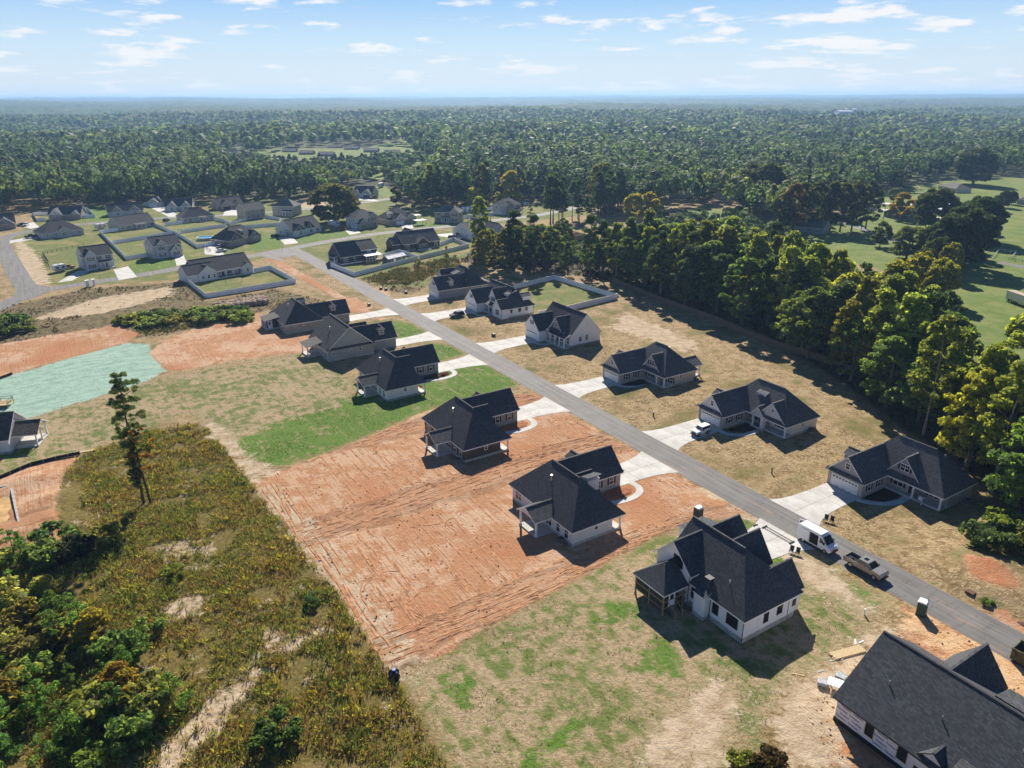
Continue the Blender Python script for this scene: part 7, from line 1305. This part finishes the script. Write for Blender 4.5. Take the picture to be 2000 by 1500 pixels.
# washing line posts and mail boxes
for q,l in (((-105.0,265.2),'thin black post on lawn of fenced corner yard, left one'),((-100.9,270.0),'thin black post on lawn of fenced corner yard, right one')):
    o=empty('lawn_post',(*q,0),0,l,'post'); MB().tube((0,0,0),(0,0,2.2),.05,n=6).build('pole',BLACK,o); MB().box(-.3,-.3,0,.3,.3,.1).build('base',BLACK,o)
for q,l in (((-157.8,278.5),'white mailbox on the street by pale two-storey house'),((-102.3,327.7),'red and white marker post at the junction')):
    o=empty('mail_box',(*q,0),.3,l,'mailbox'); MB().box(-.05,-.05,0,.05,.05,1.05).build('post',TRIM,o); MB().box(-.35,-.1,1.05,.35,.1,1.3).build('box',TRIM,o)
for q,l in (((-154.6,262.9),'white concrete pipe end standing on the meadow, left one'),((-153.2,264.5),'white concrete pipe end standing on the meadow, right one')):
    o=empty('concrete_pipe',(*q,0),.3,l,'pipe'); MB().tube((0,0,0),(0,0,2.2),.6,n=14).build('barrel',TRIM,o); MB().tube((0,0,2.2),(0,0,2.45),.75,n=14).build('collar',TRIM,o)
# hedge row of small conifers in the hedge yard
for i in range(9):
    a,b=np.array((-28.5,411.4)),np.array((-11.7,418.3)); p=a+(b-a)*i/8; tree('young_pine',p,1.8,DKGREEN,'clipped dark conifer in hedge yard, %s from left'%ORD[i],'clipped conifers of the hedge yard','conifer',.9,'shrub')
# shrubs planted in beds
for g in (-40.4,):
    for i,(ds,t) in enumerate(((2.4,-12.8),(2.2,-15.5),(4.2,-21.2),(5.6,-21.4),(7.0,-21.3))): tree('shrub',ST(g+ds,t),.75,RED,'small red-leaved shrub planted by white house, %s from the drive'%ORD[i],'red shrubs of the white house','shrub',1.0,'shrub')
# ---------------------------------------------------------------- ruts, clods and scraps on the graded clay, uncountable
def ruts():
    r=random.Random(17); V=[];F=[]
    def ridge(path,h,w):
        P=[np.array(ST(*p)) for p in path]; b=len(V)
        for i,p in enumerate(P):
            d=P[min(i+1,len(P)-1)]-P[max(i-1,0)]; d=d/(np.hypot(*d)+1e-9); n=np.array([-d[1],d[0]]); k=(.25+1.2*r.random())*(0 if i in (0,len(P)-1) else 1)
            V.append((*(p+n*w),0)); V.append((*(p+n*w*r.uniform(-.3,.3)),h*k)); V.append((*(p-n*w),0))
        for i in range(len(P)-1):
            a=b+i*3; F.append((a,a+1,a+4,a+3)); F.append((a+1,a+2,a+5,a+4))
    def track(f,t0,t1,step,offs,h=.09,w=.16,skip=.12):
        n=int(abs(t1-t0)/step)
        for o in offs:
            seg=[]
            for i in range(n+1):
                q=f(t0+(t1-t0)*i/n,o)
                if r.random()<skip or not ok(q):
                    if len(seg)>2: ridge(seg,h,w)
                    seg=[]
                else: seg.append((q[0]+r.uniform(-.06,.06),q[1]+r.uniform(-.06,.06)))
            if len(seg)>2: ridge(seg,h,w)
    boxes=[(-12.6,-32,6.5,-11),(5.6-7,-36,3,-30),(20.4,-31.5,40,-10.5),(28,-35,36,-29),(-13,-14,-3,2),(19.5,-14,30,2),(-6,-22,1.5,-8),(27,-22,34,-8)]
    poly=REG['clay'][0]
    def ok(q):
        x=ST(*q); return not any(a<q[0]<c and b<q[1]<d for a,b,c,d in boxes) and bool(inside(poly,np.array([x[0]]),np.array([x[1]]))[0])
    for lo,hi in ((-12,9),(17,42)):
        t=-64
        while t<-3:
            ph=r.random()*6; track(lambda u,o,t=t,ph=ph:(u,t+o+.25*math.sin(u*.12+ph)),lo,hi,.9,(0,) if r.random()<.6 else (0,.32,1.7,2.0),.055,.15,.24); t+=r.uniform(1.5,3.6)
    for c,n,am in ((12.5,7,1.6),(44.2,6,.6),(-13.5,4,1.5)):
        for k in range(n):
            o=(k-n/2)*1.0+r.uniform(-.4,.4); ph=r.random()*.5; track(lambda u,q,o=o,ph=ph,c=c,am=am:(c+o+q+am*math.sin(u*.075+ph),u),-65,-1,.8,(0,.3),.07,.17,.16)
    for (cs,ct,rad) in ((13,-14,4),(16,-10,6),(10,-17,3),(34,-6.5,2.4),(42,-9,4),(17,-44,4.5),(11,-52,3.5),(38,-52,5),(33,-58,3),(4,-40,4),(8,-7,2.6),(41,-14,3)):
        for k in range(4): a0=r.uniform(0,6); track(lambda u,o,cs=cs,ct=ct,rad=rad,k=k,a0=a0:(cs+(rad+k*.45+o)*math.cos(u/rad+a0),ct+(rad+k*.45+o)*math.sin(u/rad+a0)),0,rad*2.6,.5,(0,),.055,.14,.2)
    for k in range(5): track(lambda u,o,k=k:(u,-65.5+k*.7+.3*math.sin(u*.2+k)),-6,46,.9,(0,),.09,.16,.15)
    me=bpy.data.meshes.new('wheel_ruts'); me.from_pydata(V,[],F); me.materials.append(plain('rutted_clay',(.43,.225,.12),.95,.08,var=.4,scale=1.2)); tag(link('wheel_ruts',me),'wheel ruts and blade marks on the graded red clay','ruts',kind='stuff')
    V=[];F=[]; R0=[(1,0,-.2),(-.5,.87,-.2),(-.5,-.87,-.2),(.1,.05,.9),(.3,.55,.45)]
    areas=[(REG['clay'][0],2600),(REG['clay'][3],900),(REG['clay'][5],300),(REG['clay'][2],900),(REG['clay'][4],260),(REG['clay'][1],300),(REG['sand'][9],700)]
    for p,n in areas:
        x0,x1=min(q[0] for q in p),max(q[0] for q in p); y0,y1=min(q[1] for q in p),max(q[1] for q in p)
        X=np.random.RandomState(n).uniform(x0,x1,n*3); Y=np.random.RandomState(n+1).uniform(y0,y1,n*3); T=(X-A0[0])*N[0]+(Y-A0[1])*N[1]; K=inside(p,X,Y)&(vnoise(X,Y,4,71)>.42)&((T<-.6)|(T>7.4))
        for x,y in list(zip(X[K],Y[K]))[:n]:
            q_=((x-A0[0])*D[0]+(y-A0[1])*D[1],(x-A0[0])*N[0]+(y-A0[1])*N[1])
            if any(a_<q_[0]<c_ and b_<q_[1]<d_ for a_,b_,c_,d_ in boxes): continue
            s_=.04+.12*r.random()**3*1.5; a=r.random()*6.3; c,d=math.cos(a),math.sin(a); b=len(V); k=r.uniform(.6,1.2)
            for u,v,w in R0: V.append((x+s_*(u*c-v*d),y+s_*(u*d+v*c),max(-.02,s_*w*k)))
            F+=[(b,b+4,b+3),(b,b+1,b+4),(b+1,b+3,b+4),(b+1,b+2,b+3),(b+2,b,b+3)]
    me=bpy.data.meshes.new('clods'); me.from_pydata(V,[],F); me.materials.append(plain('clay_clods',(.43,.23,.125),.95,.08,var=.5,scale=.6)); tag(link('dirt_clods',me),'loose clods of red clay strewn over the graded lots','clods',kind='stuff')
ruts()
# scraps round the wrapped house: offcuts and broken boards, each its own
r=random.Random(31)
for i in range(16):
    s_,t_=r.uniform(74.5,80),r.uniform(-25,-12); o=link('board_offcut',MB().box(-r.uniform(.3,1.1),-.09,0,r.uniform(.3,1.1),.09,.05).mesh('board_offcut'),None,[r.choice([RAW,TRIM,CONC])]); o.location=(*ST(s_,t_),.005); o.rotation_euler=(0,0,r.uniform(0,3)); tag(o,'scrap board on the sand by the wrapped house, %s from its lumber stack'%NUM[i].replace('leftmost','first'),'board','scrap boards by the wrapped house')
# ---------------------------------------------------------------- air
def haze():
    o=MB().box(-11000,-300,-40,11000,14200,98).build('haze',[bpy.data.materials.new('haze_air')]); m=o.data.materials[0]; m.use_nodes=True; nt=m.node_tree; nt.nodes.clear(); out=nt.nodes.new('ShaderNodeOutputMaterial'); v=nt.nodes.new('ShaderNodeVolumePrincipled'); v.inputs['Color'].default_value=(.38,.63,1,1); v.inputs['Density'].default_value=HAZE; v.inputs['Anisotropy'].default_value=.25; nt.links.new(v.outputs[0],out.inputs['Volume']); tag(o,kind='stuff')
HAZE=.000125
haze()
